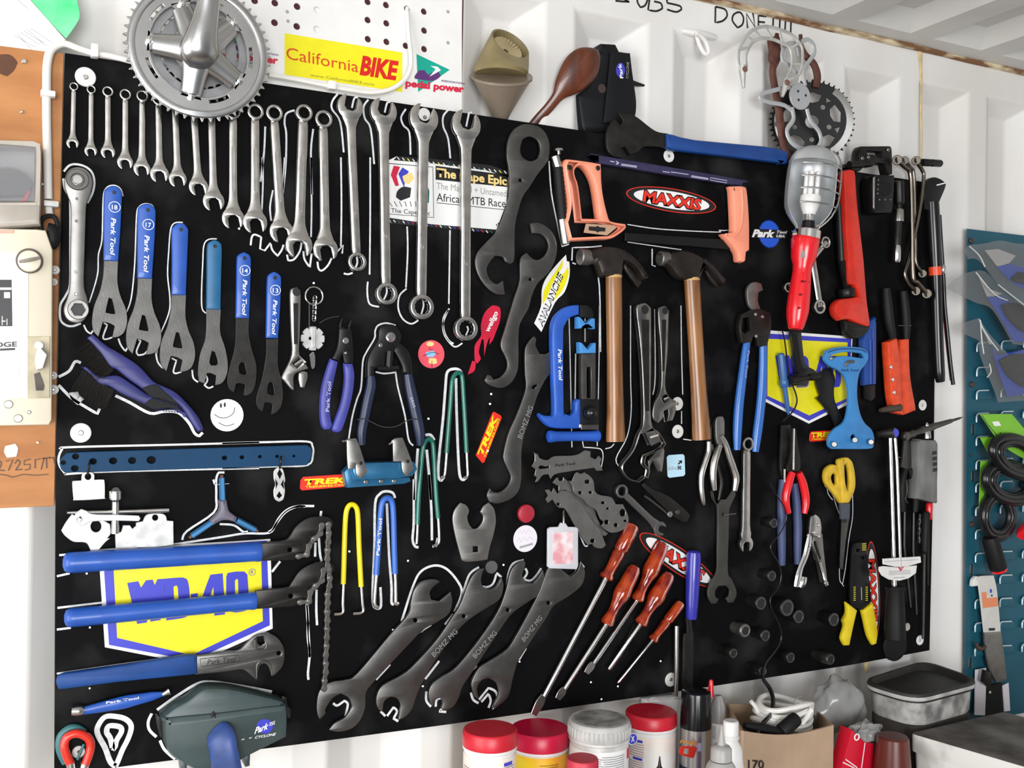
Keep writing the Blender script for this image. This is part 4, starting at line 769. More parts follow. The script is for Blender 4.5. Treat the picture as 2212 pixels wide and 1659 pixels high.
f3 = flat('flat_open_spanner', 'third slanting flat grey spanner, its upper jaw below the red magnet', '1130,1180 1160,1100 1250,1030 1370,950 1560,720 1720,480 1790,300 1830,140 1880,70 1945,43 1956,80 1930,170 1960,230 2020,240 2070,180 2105,125 2122,200 2090,320 1990,390 1850,490 1750,620 1580,880 1500,1000 1420,1120 1390,1210 1340,1290 1270,1320 1240,1310 1252,1250 1230,1215 1190,1235 1170,1290 1145,1250', 'D4', [ell('D4','1805,465',16)], .011, .006, group=GF)
f4 = flat('flat_open_spanner', 'fourth slanting flat grey spanner, partly behind the photo key tag', '1505,1150 1498,1080 1560,960 1650,900 1800,800 1880,680 1990,480 2080,300 2150,110 2200,55 2280,130 2340,180 2400,130 2428,45 2465,140 2438,250 2338,340 2198,430 2138,530 2038,680 1928,850 1890,910 1850,1050 1820,1180 1780,1240 1700,1305 1682,1280 1730,1180 1710,1090 1640,1045 1580,1070 1545,1130 1558,1225 1522,1210', 'D4', [ell('D4','2152,405',16)], .012, .006, group=GF)
SCR = mat('scratched_light', (.24,.24,.235), .5)
for f, a, b, c in ((f2,'1178,870','1380,655','1150,835'),(f3,'1530,880','1715,665','1500,850'),(f4,'1945,740','2100,540','1920,705')):
    text('BOMZ MG', P1('D4',a), P1('D4',b), P1('D4',c), .0172 if f is f3 else (.0182 if f is f4 else .0162), SCR, f, t=.0002)
flat('hook_spanner', 'dark grey headset spanner with a ring at the top and a hook at the bottom', '770,-13 780,-143 825,-233 895,-278 965,-283 1045,-263 1105,-203 1135,-113 1130,0 1100,60 1030,150 960,260 910,330 870,450 840,600 835,860 800,910 760,890 735,850 670,840 620,900 598,960 620,1030 660,1070 690,1080 738,1050 755,1172 680,1165 600,1110 530,1010 500,900 520,810 600,720 680,640 730,540 770,420 790,330 795,230 790,110', 'B3', [P('B3','885,-73 905,-153 965,-178 1035,-143 1055,-63 1035,7 975,32 905,-3'), ell('B3','885,195',14)], .012, .006)
flat('hook_spanner', 'dark grey double hook spanner between the crimson and the yellow flame stickers', '968,562 1040,556 1110,590 1170,655 1200,750 1190,850 1150,950 1090,1020 1030,1080 985,1180 955,1290 886,1414 871,1524 871,1714 861,1824 816,1914 746,1964 676,1964 606,1934 581,1904 606,1854 636,1864 656,1894 716,1874 766,1814 776,1754 756,1694 726,1634 721,1574 756,1464 800,1310 840,1180 880,1050 885,870 940,812 990,862 1040,872 1095,835 1125,765 1110,700 1060,655 985,648', 'B3', [ell('B3','970,1040',13)], .010, .006)
f5 = flat('hook_spanner', 'long grey hook spanner reaching behind the blue saw frame', '685,260 706,285 700,340 735,410 790,412 835,380 838,550 780,640 720,760 680,880 640,1000 600,1120 580,1250 578,1480 550,1590 480,1655 380,1690 310,1680 285,1620 310,1558 340,1590 400,1590 460,1540 490,1470 470,1410 430,1320 430,1250 470,1090 540,930 600,770 620,680 610,560 610,380 640,310', 'C3', [P('C3','668,695 690,678 715,676 712,688 695,695 690,712 672,710')], .009, .006)
text('BOMZ MG', P1('C3','580,1140'), P1('C3','680,870'), P1('C3','540,1120'), .0151, SCR, f5, t=.0002)
# ================================================================== stickers
def sticker(label, cat='sticker', at=None, name='sticker', **k): return thing(name, label, cat, at, **k)
t = sticker('round white smiling face sticker below the cone spanners', at=P1('C1','1938,990'), name='smiley_sticker')
disc('disc', P1('C1','1938,857'), 35, .0011, .0004, mat('cream_white_print',(.82,.83,.80),.4), t); 
for s in ('1885,775','1918,768'): plate('eye', ell('C1',s,9,20), .0015, .0002, PBLK, t)
ribbon('mouth', P('C1','1830,850 1880,878 1940,875 1990,840 2003,790'), 1.3, PBLK, t, d=.0015, t=.0002); ribbon('mouth', P('C1','1865,920 1930,948 2000,930'), 1.3, PBLK, t, d=.0015, t=.0002)
t = sticker('round pink sticker with a small cyclist figure', at=P1('C2','1785,535'), name='round_sticker')
disc('disc', P1('C2','1785,415'), 30.5, .0011, .0004, mat('pink_print',(.80,.09,.13),.4), t)
YP = mat('pale_yellow_print',(.88,.66,.25),.4)
plate('cap', ell('C2','1775,328',32,20), .0015, .0002, YP, t); plate('shirt', P('C2','1735,400 1800,385 1825,410 1800,440 1750,440'), .0015, .0002, mat('sky_print',(.25,.55,.8),.4), t); plate('legs', P('C2','1765,450 1825,450 1835,490 1800,500 1760,490'), .0015, .0002, YP, t)
for s in ('1715,430 1790,400 1850,415','1790,470 1790,530','1775,350 1765,375 1800,375'): ribbon('ink_line', P('C2',s), 1.2, PBLK, t, d=.0016, t=.0002)
t = sticker('crimson flame shaped sticker with white lettering', at=P1('C3','120,590'), name='flame_sticker')
plate('flame', P('C3','320,5 360,2 395,20 402,80 390,150 360,230 335,295 303,335 312,262 285,325 262,432 258,300 240,290 215,395 232,455 196,500 188,470 180,555 120,590 150,500 160,470 182,480 178,400 185,330 235,255 232,170 260,70'), .0011, .0004, PRED2, t, sm=3, cut=60)
text('wellgo', P1('C3','298,232'), P1('C3','380,62'), P1('C3','262,208'), .0015, WPAPER, t, bold=.03)
t = sticker('white and yellow flame shaped sticker with black lettering', at=P1('B3','1065,1490'), name='flame_sticker')
plate('backing', P('B3','1003,1415 1062,1270 1068,1130 1105,1030 1190,920 1275,830 1282,885 1303,890 1305,1010 1262,1150 1180,1240 1065,1490'), .0011, .0003, WPAPER, t, sm=3)
plate('yellow_flame', P('B3','1075,1255 1085,1140 1140,1040 1215,930 1245,870 1245,930 1215,980 1160,1080 1110,1200'), .0014, .0002, YEL, t); plate('yellow_flame', P('B3','1225,1010 1260,985 1290,930 1295,1005 1240,1140 1170,1220 1200,1120'), .0014, .0002, YEL, t)
text('AVALANCHE', P1('B3','1072,1450'), P1('B3','1250,1015'), P1('B3','1030,1405'), .0016, PBLK, t, bold=.03)
text('AVALANCHE', P1('B3','1065,1440'), P1('B3','1243,1020'), P1('B3','1036,1408'), .002, WPAPER, t, bold=-.005, t=.0002)
# race sticker
t = sticker('white race sticker with a black banner behind the big spanners', at=(960,495), name='race_sticker')
plate('backing', [(834,349),(858,337),(935,343),(1060,357),(1099,371),(1094,440),(1070,503),(1000,497),(846,483),(834,466)], .0011, .0003, WPAPER, t, sm=1)
plate('pattern_band', [(858,337),(935,343),(1060,357),(1099,371),(1098,383),(1050,368),(935,353),(850,346)], .0014, .0002, PBLK, t, sm=1)
plate('pattern_band', [(840,470),(930,484),(1072,496),(1070,503),(1000,497),(846,483)], .0014, .0002, PBLK, t, sm=1)
for k in range(22):
    x = 858+k*11; y0 = 338+(x-858)*.128; c_ = [WPAPER,WPAPER,YEL,WPAPER,MATS['green_pvc'],WPAPER][k % 6]
    ribbon('stripe', [(x,y0+1.5),(x+5,y0+7)], 2, c_, t, d=.0016, t=.0002, sm=1); x2 = 850+k*10; y2 = 473+(x2-850)*.115; ribbon('stripe', [(x2,y2+2),(x2+4,y2+7)], 2, [WPAPER,MATS['green_pvc'],WPAPER,PBLUE,PRED2][k % 5], t, d=.0016, t=.0002, sm=1)
plate('banner', [(941,358),(1098,378),(1096,404),(941,388)], .0014, .0002, PBLK, t, sm=1)
text('The Cape Epic', (943,381), (1095,400), (943,362), .0016, YP, t, bold=.035)
text('The Magical + Untamed', (943,408), (1094,425), (943,393), .0014, PGREY, t); text('African MTB Race', (943,434), (1092,448), (943,416), .0014, PBLK, t); ribbon('underline', [(943,438),(1090,453)], 1.3, PBLK, t, d=.0014, t=.0002, sm=1)
ribbon('logo_frame', [(840,353),(935,361),(937,470),(838,462),(840,353)], 1.6, PBLK, t, d=.0014, t=.0002, sm=1)
plate('logo_red', P('B2','1700,70 1755,80 1725,160 1745,240 1715,245 1675,150'), .0014, .0002, PRED2, t, sm=1); plate('logo_blue', P('B2','1775,85 1830,120 1800,170 1790,260 1740,140'), .0014, .0002, PBLUE, t, sm=1); plate('logo_green', P('B2','1965,110 1998,120 1975,200 2005,290 2000,390 1970,380'), .0014, .0002, MATS['green_pvc'], t, sm=1)
plate('logo_figure', P('B2','1775,160 1850,125 1875,180 1830,230 1790,210'), .0015, .0002, YP, t); plate('logo_figure', P('B2','1730,290 1780,250 1850,260 1840,340 1760,370 1720,340'), .0015, .0002, PBLK, t)
for k in range(8): ribbon('grass', [P1('B2', f'{1690+k*40},420'), P1('B2', f'{1675+k*40+ (k-3)*6},375')], 1.4, PBLK, t, d=.0014, t=.0002, sm=1)
text('The Cape Epic', P1('B2','1678,470'), P1('B2','2010,495'), P1('B2','1678,430'), .0014, PBLK, t)
[ribbon('logo_bar', [(1074+i*4,488),(1072+i*4,488-4-i*3)], 2.2, PBLK, t, d=.0014, t=.0002, sm=1) for i in range(3)]
# TREK stickers
def trek(label, body, big, small):
    t = sticker(label, at=body[-1], name='brand_sticker'); plate('backing', body, .0011, .0003, PRED, t, sm=1)
    text('TREK', *big, .0014, YEL, t, bold=.05, t=.0003, shear=.15)
    if small: text('TREKBIKES.COM', *small, .0014, YEL, t, bold=.02, t=.0003)
trek('red sticker with yellow lettering half behind the blue clamp', P('C2','668,1490 690,1462 1070,1438 1075,1545 680,1578 663,1560'), (P1('C2','700,1530'),P1('C2','1065,1510'),P1('C2','700,1482')), (P1('C2','710,1558'),P1('C2','1065,1536'),P1('C2','709,1540')))
trek('red sticker with yellow lettering stuck on a slant beside the long hook spanner', P('C3','188,1278 330,915 345,905 405,940 410,960 262,1338 245,1345'), (P1('C3','240,1290'),P1('C3','378,950'),P1('C3','200,1268')), (P1('C3','272,1300'),P1('C3','395,975'),P1('C3','256,1292')))
trek('small red sticker with yellow lettering behind the pale blue tension gauge', P('C4','1378,1095 1392,1075 1600,1062 1600,1148 1385,1162 1374,1150'), (P1('C4','1392,1125'),P1('C4','1590,1115'),P1('C4','1392,1085')), (P1('C4','1395,1148'),P1('C4','1590,1138'),P1('C4','1395,1136')))
# tyre brand ellipses
def oval(label, a, b, hw, word, layers=True):
    """a,b photo points of the long axis, hw half width in photo px"""
    t = sticker(label, at=b, name='oval_sticker'); A, B = bp(*a, .0014), bp(*b, .0014); c0 = (A+B)/2; U = (B-A)/2; W_ = Vector((-U.z, 0, U.x)).normalized()*m(hw, (a[0]+b[0])/2, (a[1]+b[1])/2)
    for nm, k, kw, mt, dd in (('red_rim',1,1,PRED,.0011),('black_field',.975,.93,PBLK,.0013),('white_field',.84,.74,WPAPER,.0015)):
        slab(nm, [[((c0+U*k*math.cos(q)+W_*kw*math.sin(q)).x, (c0+U*k*math.cos(q)+W_*kw*math.sin(q)).z) for q in [i*math.pi/20 for i in range(40)]]], dd, .0002, mt, t, .00005)
    def word3(mt, bold, dd, kx, ky):
        cu_ = bpy.data.curves.new('t', 'FONT'); cu_.body = word; cu_.offset = bold; cu_.resolution_u = 2; cu_.space_character = .95; cu_.shear = .1
        ob = bpy.data.objects.new('tmp', cu_); me = bpy.data.meshes.new_from_object(ob); bpy.data.objects.remove(ob); bpy.data.curves.remove(cu_)
        xs = [q.co.x for q in me.vertices]; x0, x1 = min(xs), max(xs)
        for q in me.vertices: u_, w_ = (q.co.x-x0)/(x1-x0)*2-1, q.co.y/.729*2-1; p = c0+U*u_*kx+W_*w_*ky; q.co = Vector((p.x, -dd, p.z))
        _finish('lettering', me, mt, t)
    word3(PBLK, .075, .0018, .66, .50); word3(PRED, .03, .0021, .645, .46)
    return t
oval('red and white oval sticker inside the hacksaw frame', P1('B4','208,462'), P1('B4','976,582'), 25.5, 'MAXXIS')
oval('slanting red and white oval sticker behind the screwdrivers', P1('D5','1193,612'), P1('D5','1845,1045'), 26, 'MAXXIS')
oval('upright red and white oval sticker behind the wire stripper', P1('D7','905,668'), P1('D7','945,1500'), 19, 'MAXXIS')
# tool brand gear sticker
t = sticker('blue gear shaped sticker left of the inspection lamp', at=P1('B4','1430,930'), name='gear_sticker')
g_ = P1('B4','1430,812'); gear(g_, .0011, .0003, m(31,*g_), 36, .1, 0, mat('bright_blue_print',(.02,.10,.62),.35), t, 'gear_disc')
plate('band', P('B4','1280,842 1295,765 1490,775 1585,785 1565,850 1480,848'), .0014, .0002, PBLK, t, sm=1)
text('Park', P1('B4','1280,834'), P1('B4','1470,838'), P1('B4','1290,772'), .0016, WPAPER, t, bold=.05, shear=.2); text('Tool', P1('B4','1490,805'), P1('B4','1580,808'), P1('B4','1494,782'), .0016, WPAPER, t, bold=.03, shear=.2); text('USA', P1('B4','1488,838'), P1('B4','1560,842'), P1('B4','1490,816'), .0016, WPAPER, t, bold=.04, shear=.2)
# small square sticker
t = sticker('small square pale blue sticker', at=P1('C3','1900,1468'), name='square_sticker')
plate('backing', P('C3','1818,1295 1835,1276 1955,1268 1970,1282 1976,1440 1962,1455 1840,1470 1825,1455'), .0011, .0003, mat('pale_blue_print',(.50,.74,.88),.4), t, sm=1)
text('bike', P1('C3','1833,1405'), P1('C3','1905,1400'), P1('C3','1833,1370'), .0014, PGREY, t); text('it', P1('C3','1912,1400'), P1('C3','1945,1396'), P1('C3','1912,1362'), .0014, PBLK, t, bold=.03); plate('arrow', P('C3','1910,1350 1930,1335 1915,1325 1950,1320 1948,1350 1938,1342 1922,1358'), .0014, .0002, PBLK, t, sm=1)
# round magnets
o = disc('red_magnet', P1('D5','232,434'), 20, .0005, .009, mat('dull_red_plastic',(.42,.02,.04),.4,var=.2), None, bev=.003); tag(o, 'small round red magnet above the white disc', 'magnet')
t = sticker('round white disc sticker with faint lettering under the red magnet', at=P1('D5','215,770'), name='round_sticker')
disc('disc', P1('D5','217,646'), 29, .0011, .0005, mat('lilac_white_print',(.78,.74,.80),.4), t); [ribbon('faint_squiggle', P('D5',q), 1.6, mat('faint_print',(.6,.57,.62),.5), t, d=.0016, t=.0002) for q in ('155,600 170,570 185,605 205,570 220,600 245,565 270,595','145,670 165,640 180,675 205,635 225,665 250,630 285,655')]; ribbon('bar', P('D5','168,722 280,690'), 4.5, PGREY, t, d=.0016, t=.0002, sm=1)
# photo key tag
t = thing('photo_key_tag', 'clear acrylic key tag holding a small pinkish photo', 'key tag', P1('D5','540,910'))
plate('frame', P('D5','413,565 430,550 505,546 525,512 560,512 582,546 650,548 668,562 668,880 655,908 425,900 410,885'), .020, .006, mat('clear_acrylic',(.80,.80,.86),.1,trans=.3), t, bev=.001, sm=1)
plate('photo', P('D5','452,590 625,588 622,860 452,862'), .0261, .0003, mat('blurred_pink_photo',(.72,.32,.36),.4,col2=(.80,.72,.74),vscale=60,detail=1), t, sm=1)
bar('hook', [(*P1('D5',s),dd) for s,dd in (('542,410',.012),('542,460',.024),('544,520',.028))], 2.6, CHROME, t, 8, 3)
# paper stickers on the perforated panel
PG = -.0124
t = sticker('yellow sticker with red lettering on the white panel', at=P1('A2','800,700'), name='brand_sticker')
plate('backing', P('A2','295,283 1300,448 1300,785 295,637'), PG, .0003, YEL, t, sm=1)
DR = mat('dark_red_print',(.62,.06,.005),.4)
text('California', P1('A2','310,500'), P1('A2','925,618'), P1('A2','310,395'), PG+.0003, DR, t, bold=.0, t=.0004); text('BIKE', P1('A2','935,630'), P1('A2','1260,680'), P1('A2','945,470'), PG+.0003, mat('blood_red_print',(.62,.008,.005),.4), t, bold=.045, shear=.15)
text('www.CaliforniaBIKE.com', P1('A2','515,650'), P1('A2','1060,732'), P1('A2','515,625'), PG+.0003, mat('olive_print',(.28,.24,.02),.4), t)
def pedal(label, dx, dy):
    q = lambda s: [(x+dx, y+dy) for x, y in P('A2', s)]
    t = sticker(label, at=q('1580,790')[0], name='association_sticker')
    plate('triangle', q('1420,460 1705,595 1435,785'), PG, .0003, mat('teal_print',(.0,.36,.27),.4), t, sm=1)
    plate('figure', q('1405,650 1440,600 1490,598 1520,640 1560,615 1610,612 1628,650 1560,690 1410,672'), PG+.0003, .0002, mat('plum_print',(.10,.025,.16),.4), t)
    plate('white_stroke', q('1540,562 1600,568 1630,600 1530,655 1585,590'), PG+.0005, .0002, WPAPER, t, sm=1)
    text('pedal power', q('1325,735')[0], q('1825,788')[0], q('1330,675')[0], PG+.0005, PRED2, t, bold=.045); text('ASSOCIATION', q('1630,695')[0], q('1830,722')[0], q('1630,678')[0], PG+.0003, MATS['plum_print'], t, bold=.02)
pedal('teal triangle sticker beside the yellow sticker', 0, 0)
pedal('teal triangle sticker mostly hidden behind the crankset', -402, -62)
# ================================================================== hacksaw
HS = thing('hacksaw', 'hacksaw with a peach coloured handle and navy blade bar', 'hacksaw', P1('B3','1500,730'))
plate('handle', P('B3','1262,75 1275,28 1310,12 1560,48 1580,75 1585,200 1600,330 1640,500 1668,542 1790,565 1796,600 1760,637 1670,692 1560,700 1310,712 1272,560 1280,520 1302,400 1285,250 1270,150'), .010, .022, PEACH, HS, [P('B3','1355,110 1382,75 1420,70 1470,120 1522,240 1562,522 1420,518 1388,250 1360,160')], bev=.005)
for s in ('1310,85','1550,90'): disc('bolt', P1('B3',s), 5.5, .032, .002, DSTEEL, HS, n=12)
plate('badge', P('B3','1445,565 1690,580 1705,602 1625,666 1425,642'), .0321, .0006, mat('brass_badge',(.48,.30,.20),.4), HS, sm=1); plate('badge_mark', P('B3','1470,588 1530,592 1545,582 1560,594 1612,600 1610,632 1560,632 1545,642 1530,630 1468,622'), .0328, .0003, PBLK, HS, sm=1)
turned('grip', (*P1('B3','1205,85'),.02), (*P1('B3','1245,530'),.02), [(i/24, 11.5*(1 if i % 2 else .9)) for i in range(25)], BLKR, HS, 14)
turned('tube_end', (*P1('B3','1180,-10'),.02), (*P1('B3','1208,90'),.02), [(0,10),(1,10)], CHROME, HS, 14); turned('tube_end', (*P1('B3','1240,530'),.02), (*P1('B3','1272,735'),.02), [(0,10.5),(1,10)], CHROME, HS, 14)
turned('tension_knob', (*P1('A3','815,1270'),.02), (*P1('A3','818,1320'),.02), [(0,10),(.4,11),(.45,4),(1,4)], CHROME, HS, 14)
plate('top_bar', P('B4','-30,142 -20,140 1150,338 1205,372 1195,402 1100,388 -30,208'), .014, .010, mat('dark_violet_steel',(.045,.04,.11),.35,.3,var=.3,vscale=40), HS, bev=.001)
for a, b, c, wd_ in (('168,214','300,233',0,0),('165,224','298,243',0,0),('520,278','580,286',0,0),('590,282','740,304',0,0),('765,314','910,338',0,0),('763,324','908,346',0,0)): ribbon('print_line', P('B4',a+' '+b), 1.7, mat('pale_violet_print',(.45,.45,.6),.4), HS, d=.0241, t=.0003, sm=1)
ribbon('print_frame', P('B4','928,332 1070,356 1066,376 925,352 928,332'), 1.4, MATS['pale_violet_print'], HS, d=.0241, t=.0003, sm=1); ribbon('print_arrow', P('B4','72,190 108,197'), 2, MATS['pale_violet_print'], HS, d=.0241, t=.0003, sm=1)
plate('print_arrow', P('B4','116,186 132,190 150,208 130,220 118,215 132,204'), .0241, .0003, MATS['pale_violet_print'], HS, sm=1)
plate('front_post', P('B4','1105,402 1180,398 1218,405 1245,440 1265,700 1266,950 1238,968 1232,1040 1212,1053 1170,1046 1165,985 1140,940 1085,870 1038,810 1118,795 1132,755 1118,450'), .012, .020, PEACH, HS, bev=.005)
bar('post_ridge', [(*P1('B4',s),.033) for s in '1190,430 1200,600 1180,760 1130,830'.split()], 3, PEACH, HS, 8, 4)
plate('blade', P('B4','200,800 1080,862 1130,938 1090,945 200,870'), .016, .003, BLK, HS, sm=1)
# ================================================================== claw hammers
def hammer(label, head, claw, face, fr, ha, hb, prof, d=.014):
    t = thing('claw_hammer', label, 'hammer', hb)
    plate('head', head, d, .026, mat('worn_black_forged_steel',(.055,.045,.04),.38,.7,var=.45,vscale=35), t, bev=.009)
    plate('claw', claw, d+.002, .010, MATS['worn_black_forged_steel'], t, bev=.004)
    v = bp(*face, d+.013); R = m(fr, *face); sweep('striking_face', [v+Vector((.034,0,0)), v+Vector((.022,0,0)), v+Vector((.016,0,0)), v+Vector((.002,0,0)), v+Vector((0,0,0))], [R*.8,R*.8,R,R,R*.86], mat('worn_face_steel',(.26,.25,.24),.42,.85,var=.3), t, 20, True, 1)
    turned('handle', (*ha, d+.013), (*hb, d+.013), prof, WOODH, t, 20, .75)
    turned('collar', (ha[0], ha[1]-2, d+.013), (ha[0]+.2, ha[1]+7, d+.013), [(0,prof[0][1]*1.02),(.6,prof[0][1]*1.03),(1,prof[0][1]*.9)], mat('pale_split_wood',(.55,.33,.13),.6), t, 20, .75)
hammer('claw hammer with brown wooden handle, left of the two', P('B3','1425,798 1480,795 1560,770 1630,755 1720,760 1800,790 1880,850 1940,920 1998,1015 1985,1042 1940,1050 1900,970 1840,910 1780,885 1768,1012 1590,1018 1560,930 1540,882 1480,895 1425,895'), P('B3','1775,900 1830,940 1890,1010 1928,1062 1900,1112 1880,1100 1780,960'), P1('B3','1388,848'), 17.5, P1('B3','1682,1010'), P1('C3','1382,1160'), [(0,18.5),(.12,18.8),(.3,18.5),(.5,18),(.7,19),(.85,20.5),(.97,22.5),(1,22)])
hammer('claw hammer with brown wooden handle, right of the two', P('B4','525,972 560,972 640,960 700,945 780,960 860,1000 950,1070 1020,1150 1070,1232 1058,1250 1010,1205 940,1125 885,1075 852,1200 700,1198 650,1172 600,1102 560,1078 525,1068'), P('B4','868,1075 930,1120 990,1200 1005,1262 980,1268 910,1180'), P1('B4','490,1020'), 16, P1('B4','768,1192'), P1('C4','458,1142'), [(0,18.5),(.12,18.5),(.3,18),(.5,18),(.7,19),(.85,20.5),(.97,22.5),(1,22)])
# ================================================================== blue saw guide frame
FR = mat('cobalt_painted_frame', (.02,.10,.50), .4, var=.15, vscale=25)
BF = thing('blue_saw_guide', 'blue C-shaped clamp frame with V jaws and a black knob', 'clamp', P1('C3','1000,1170'))
plate('frame', P('C3','1075,-8 1075,78 1000,105 955,170 942,260 946,880 958,922 1000,940 1035,900 1040,825 1060,797 1088,800 1088,1050 1000,1052 850,1045 780,1000 735,940 742,920 780,937 830,940 860,905 850,600 842,250 860,120 920,40 1000,0'), .008, .016, FR, BF, bev=.004)
plate('end_pad', P('C3','1076,-8 1150,-2 1195,50 1197,112 1078,100'), .009, .014, BLKR, BF, bev=.003)
for s in ('1066,95 1085,100 1125,148 1140,150 1185,108 1208,110 1208,200 1190,202 1138,160 1090,197 1066,195','1080,312 1100,320 1148,378 1200,318 1216,318 1216,406 1082,408'): plate('v_jaw', P('C3',s), .014, .016, mat('sky_blue_paint',(.06,.26,.62),.4), BF, bev=.002, sm=1)
plate('slide_bar', P('C3','1086,408 1212,408 1212,805 1090,805'), .012, .010, STEEL, BF, [P('C3','1136,560 1140,525 1168,525 1172,560 1172,790 1138,790')], bev=.001, sm=1)
plate('clamp_block', P('C3','1086,800 1246,800 1246,1056 1090,1056'), .012, .014, BLK, BF, bev=.003, sm=1); plate('clamp_foot', P('C3','1090,1015 1240,1015 1240,1060 1090,1060'), .026, .003, STEEL, BF, sm=1)
kb = P1('C3','1168,915'); v = bp(*kb,.038); R = m(14.5,*kb)
sweep('knob', [v+Vector((0,R*math.cos(a),0)) for a in [k*math.pi/8 for k in range(9)]], [max(R*math.sin(k*math.pi/8),.0005) for k in range(9)], BLKG, BF, 18, True, 1)
turned('tee_handle', (*P1('C3','802,1118'),.02), (*P1('C3','1242,1112'),.02), [(0,8),(.02,12.5),(.06,13.5),(.14,11.5),(.5,10.5),(.86,11.5),(.94,13.5),(.98,12.5),(1,8)], FR, BF, 14)
disc('rivet', P1('C3','1085,1028'), 4, .024, .002, WPLAS, BF, n=10)
for s in ('1120,110 1120,310','1040,410 1035,800'): bar('rod', [(*P1('C3',q),.012) for q in s.split()], 2.4, STEEL, BF, 8, 1)
text('Park Tool', P1('C3','890,372'), P1('C3','898,640'), P1('C3','922,372'), .0241, WPAPER, BF, bold=.02, shear=.2)
# ================================================================== gauges and multi tools
CG = flat('chain_wear_gauge', 'flat grey notched chain gauge below the blue clamp frame', '665,1370 690,1330 692,1275 680,1250 720,1270 735,1300 800,1318 860,1285 1000,1280 1070,1265 1120,1235 1170,1245 1168,1290 1210,1312 1240,1280 1265,1310 1252,1350 1275,1408 1220,1412 1200,1385 1000,1415 870,1440 830,1480 812,1440 760,1450 722,1500 695,1508 712,1470 690,1450 702,1400', 'C3', [P('C3','725,1380 745,1365 790,1375 820,1365 815,1385 760,1392 735,1395')], .006, .003, STEELL, .0006, 'gauge')
text('Park Tool', P1('C3','868,1375'), P1('C3','1035,1358'), P1('C3','868,1352'), .0091, PBLK, CG, bold=.02)
GM = 'flat steel multi spanners hung in a fan'
flat('multi_spanner', 'flat notched steel multi spanner, middle of the fan', '450,170 480,130 498,125 505,152 535,152 542,122 590,160 620,190 700,280 800,380 830,470 880,560 925,602 900,626 850,600 800,500 700,400 600,300 560,230 500,242 502,200', 'D5', [ell('D5','665,390',20,16)], .005, .003, STEELL, .0006, group=GM)
flat('multi_spanner', 'flat notched steel multi spanner, lowest and leftmost of the fan', '385,230 420,225 442,252 460,212 492,262 530,235 600,250 640,300 690,335 740,420 830,540 860,580 906,702 870,730 810,720 790,692 755,700 740,690 700,640 650,560 560,400 500,380 450,312 410,342 390,310 412,280', 'D5', [ell('D5','790,665',18,18),ell('D5','498,352',14,12)], .009, .003, STEELL, .0006, group=GM)
flat('multi_spanner', 'flat steel multi spanner pierced with many holes, uppermost of the fan', '590,150 615,155 640,95 660,78 690,92 722,80 770,112 802,160 812,240 860,275 950,292 990,352 1050,352 1092,440 1097,510 1050,572 960,597 900,572 868,540 890,500 860,480 820,400 760,370 720,322 640,262 620,200', 'D5', [ell('D5',s,a,b) for s,a,b in (('1047,425',24,32),('910,505',18,20),('990,530',16,18),('682,255',18,14),('745,160',22,18),('772,252',14,12),('880,340',16,12),('920,390',12,9),('1070,495',14,10))], .013, .003, STEELL, .0006, group=GM)
combo('small_spanner', 'small dark ring spanner slanting below the large adjustable spanner', P1('D5','1032,240'), P1('D5','1362,560'), 15, 16, 16, .008, 20, mat('dull_spanner_steel',(.20,.195,.19),.35,.9))
NS = thing('folding_key', 'dark steel folding tool with a wire spring, slanting behind the small spanner', 'tool', P1('D5','1590,510'))
plate('body', P('D5','1215,180 1235,165 1290,215 1400,262 1480,310 1612,428 1617,470 1592,512 1530,492 1440,420 1300,285 1225,210'), .006, .006, DSTEEL, NS, bev=.002)
bar('spring_wire', [(*P1('D5',s),.014) for s in '1230,280 1300,330 1400,410 1440,450'.split()], 2.4, STEEL, NS, 8, 3); disc('bolt', P1('D5','1455,440'), 7, .012, .005, CHROME, NS, n=8); disc('bolt', P1('D5','1520,420'), 6, .012, .003, STEEL, NS, n=10)
# ================================================================== screwdrivers
GD = 'screwdrivers with amber red handles'
def driver(label, top, bot, prof, tip, r, blade, d=.018):
    t = thing('screwdriver', label, 'screwdriver', tip, d, group=GD)
    turned('handle', (*top, d), (*bot, d), prof, AMBER, t, 10)
    ux, uy = tip[0]-bot[0], tip[1]-bot[1]
    e = (bot[0]+ux*(.86 if blade else 1), bot[1]+uy*(.86 if blade else 1))
    turned('shaft', (*bot, d), (*e, d-.004), [(0,r),(.97,r),(1,r*(1 if blade else .5))], CHROME2, t, 12)
    if blade:
        L = math.hypot(ux, uy); nx, ny = -uy/L, ux/L; Q = lambda f, w_: (bot[0]+ux*f+nx*w_, bot[1]+uy*f+ny*w_)
        plate('blade', [Q(.855,r*.9), Q(.91,r*1.5), Q(1,r*1.05), Q(1,-r*1.05), Q(.91,-r*1.5), Q(.855,-r*.9)], d-.006, .003, CHROME, t, sm=2, bev=.0006)
STR = [(0,6),(.015,12),(.05,15),(.2,15.5),(.45,15.5),(.5,12),(.55,14),(.72,12),(.82,11),(.9,12),(.94,15.5),(.98,15.5),(1,11)]
BLB = [(0,5),(.02,11),(.08,15),(.2,16.5),(.34,17),(.44,19),(.52,18),(.62,13),(.74,10.5),(.84,11),(.92,14),(.97,14.5),(1,9)]
driver('longest screwdriver with a straight red handle, leftmost of the five', P1('D5','1142,525'), P1('D5','900,990'), STR, P1('D8','763,1045'), 6.2, True)
driver('screwdriver with a bulbous amber handle, third from the left', P1('D5','1398,680'), P1('D5','1165,1175'), BLB, P1('D8','1213,690'), 5.4, True, .016)
driver('screwdriver with a bulbous amber handle, second from the left', P1('D5','1160,875'), P1('D5','905,1380'), BLB, P1('D8','968,910'), 5.6, True, .020)
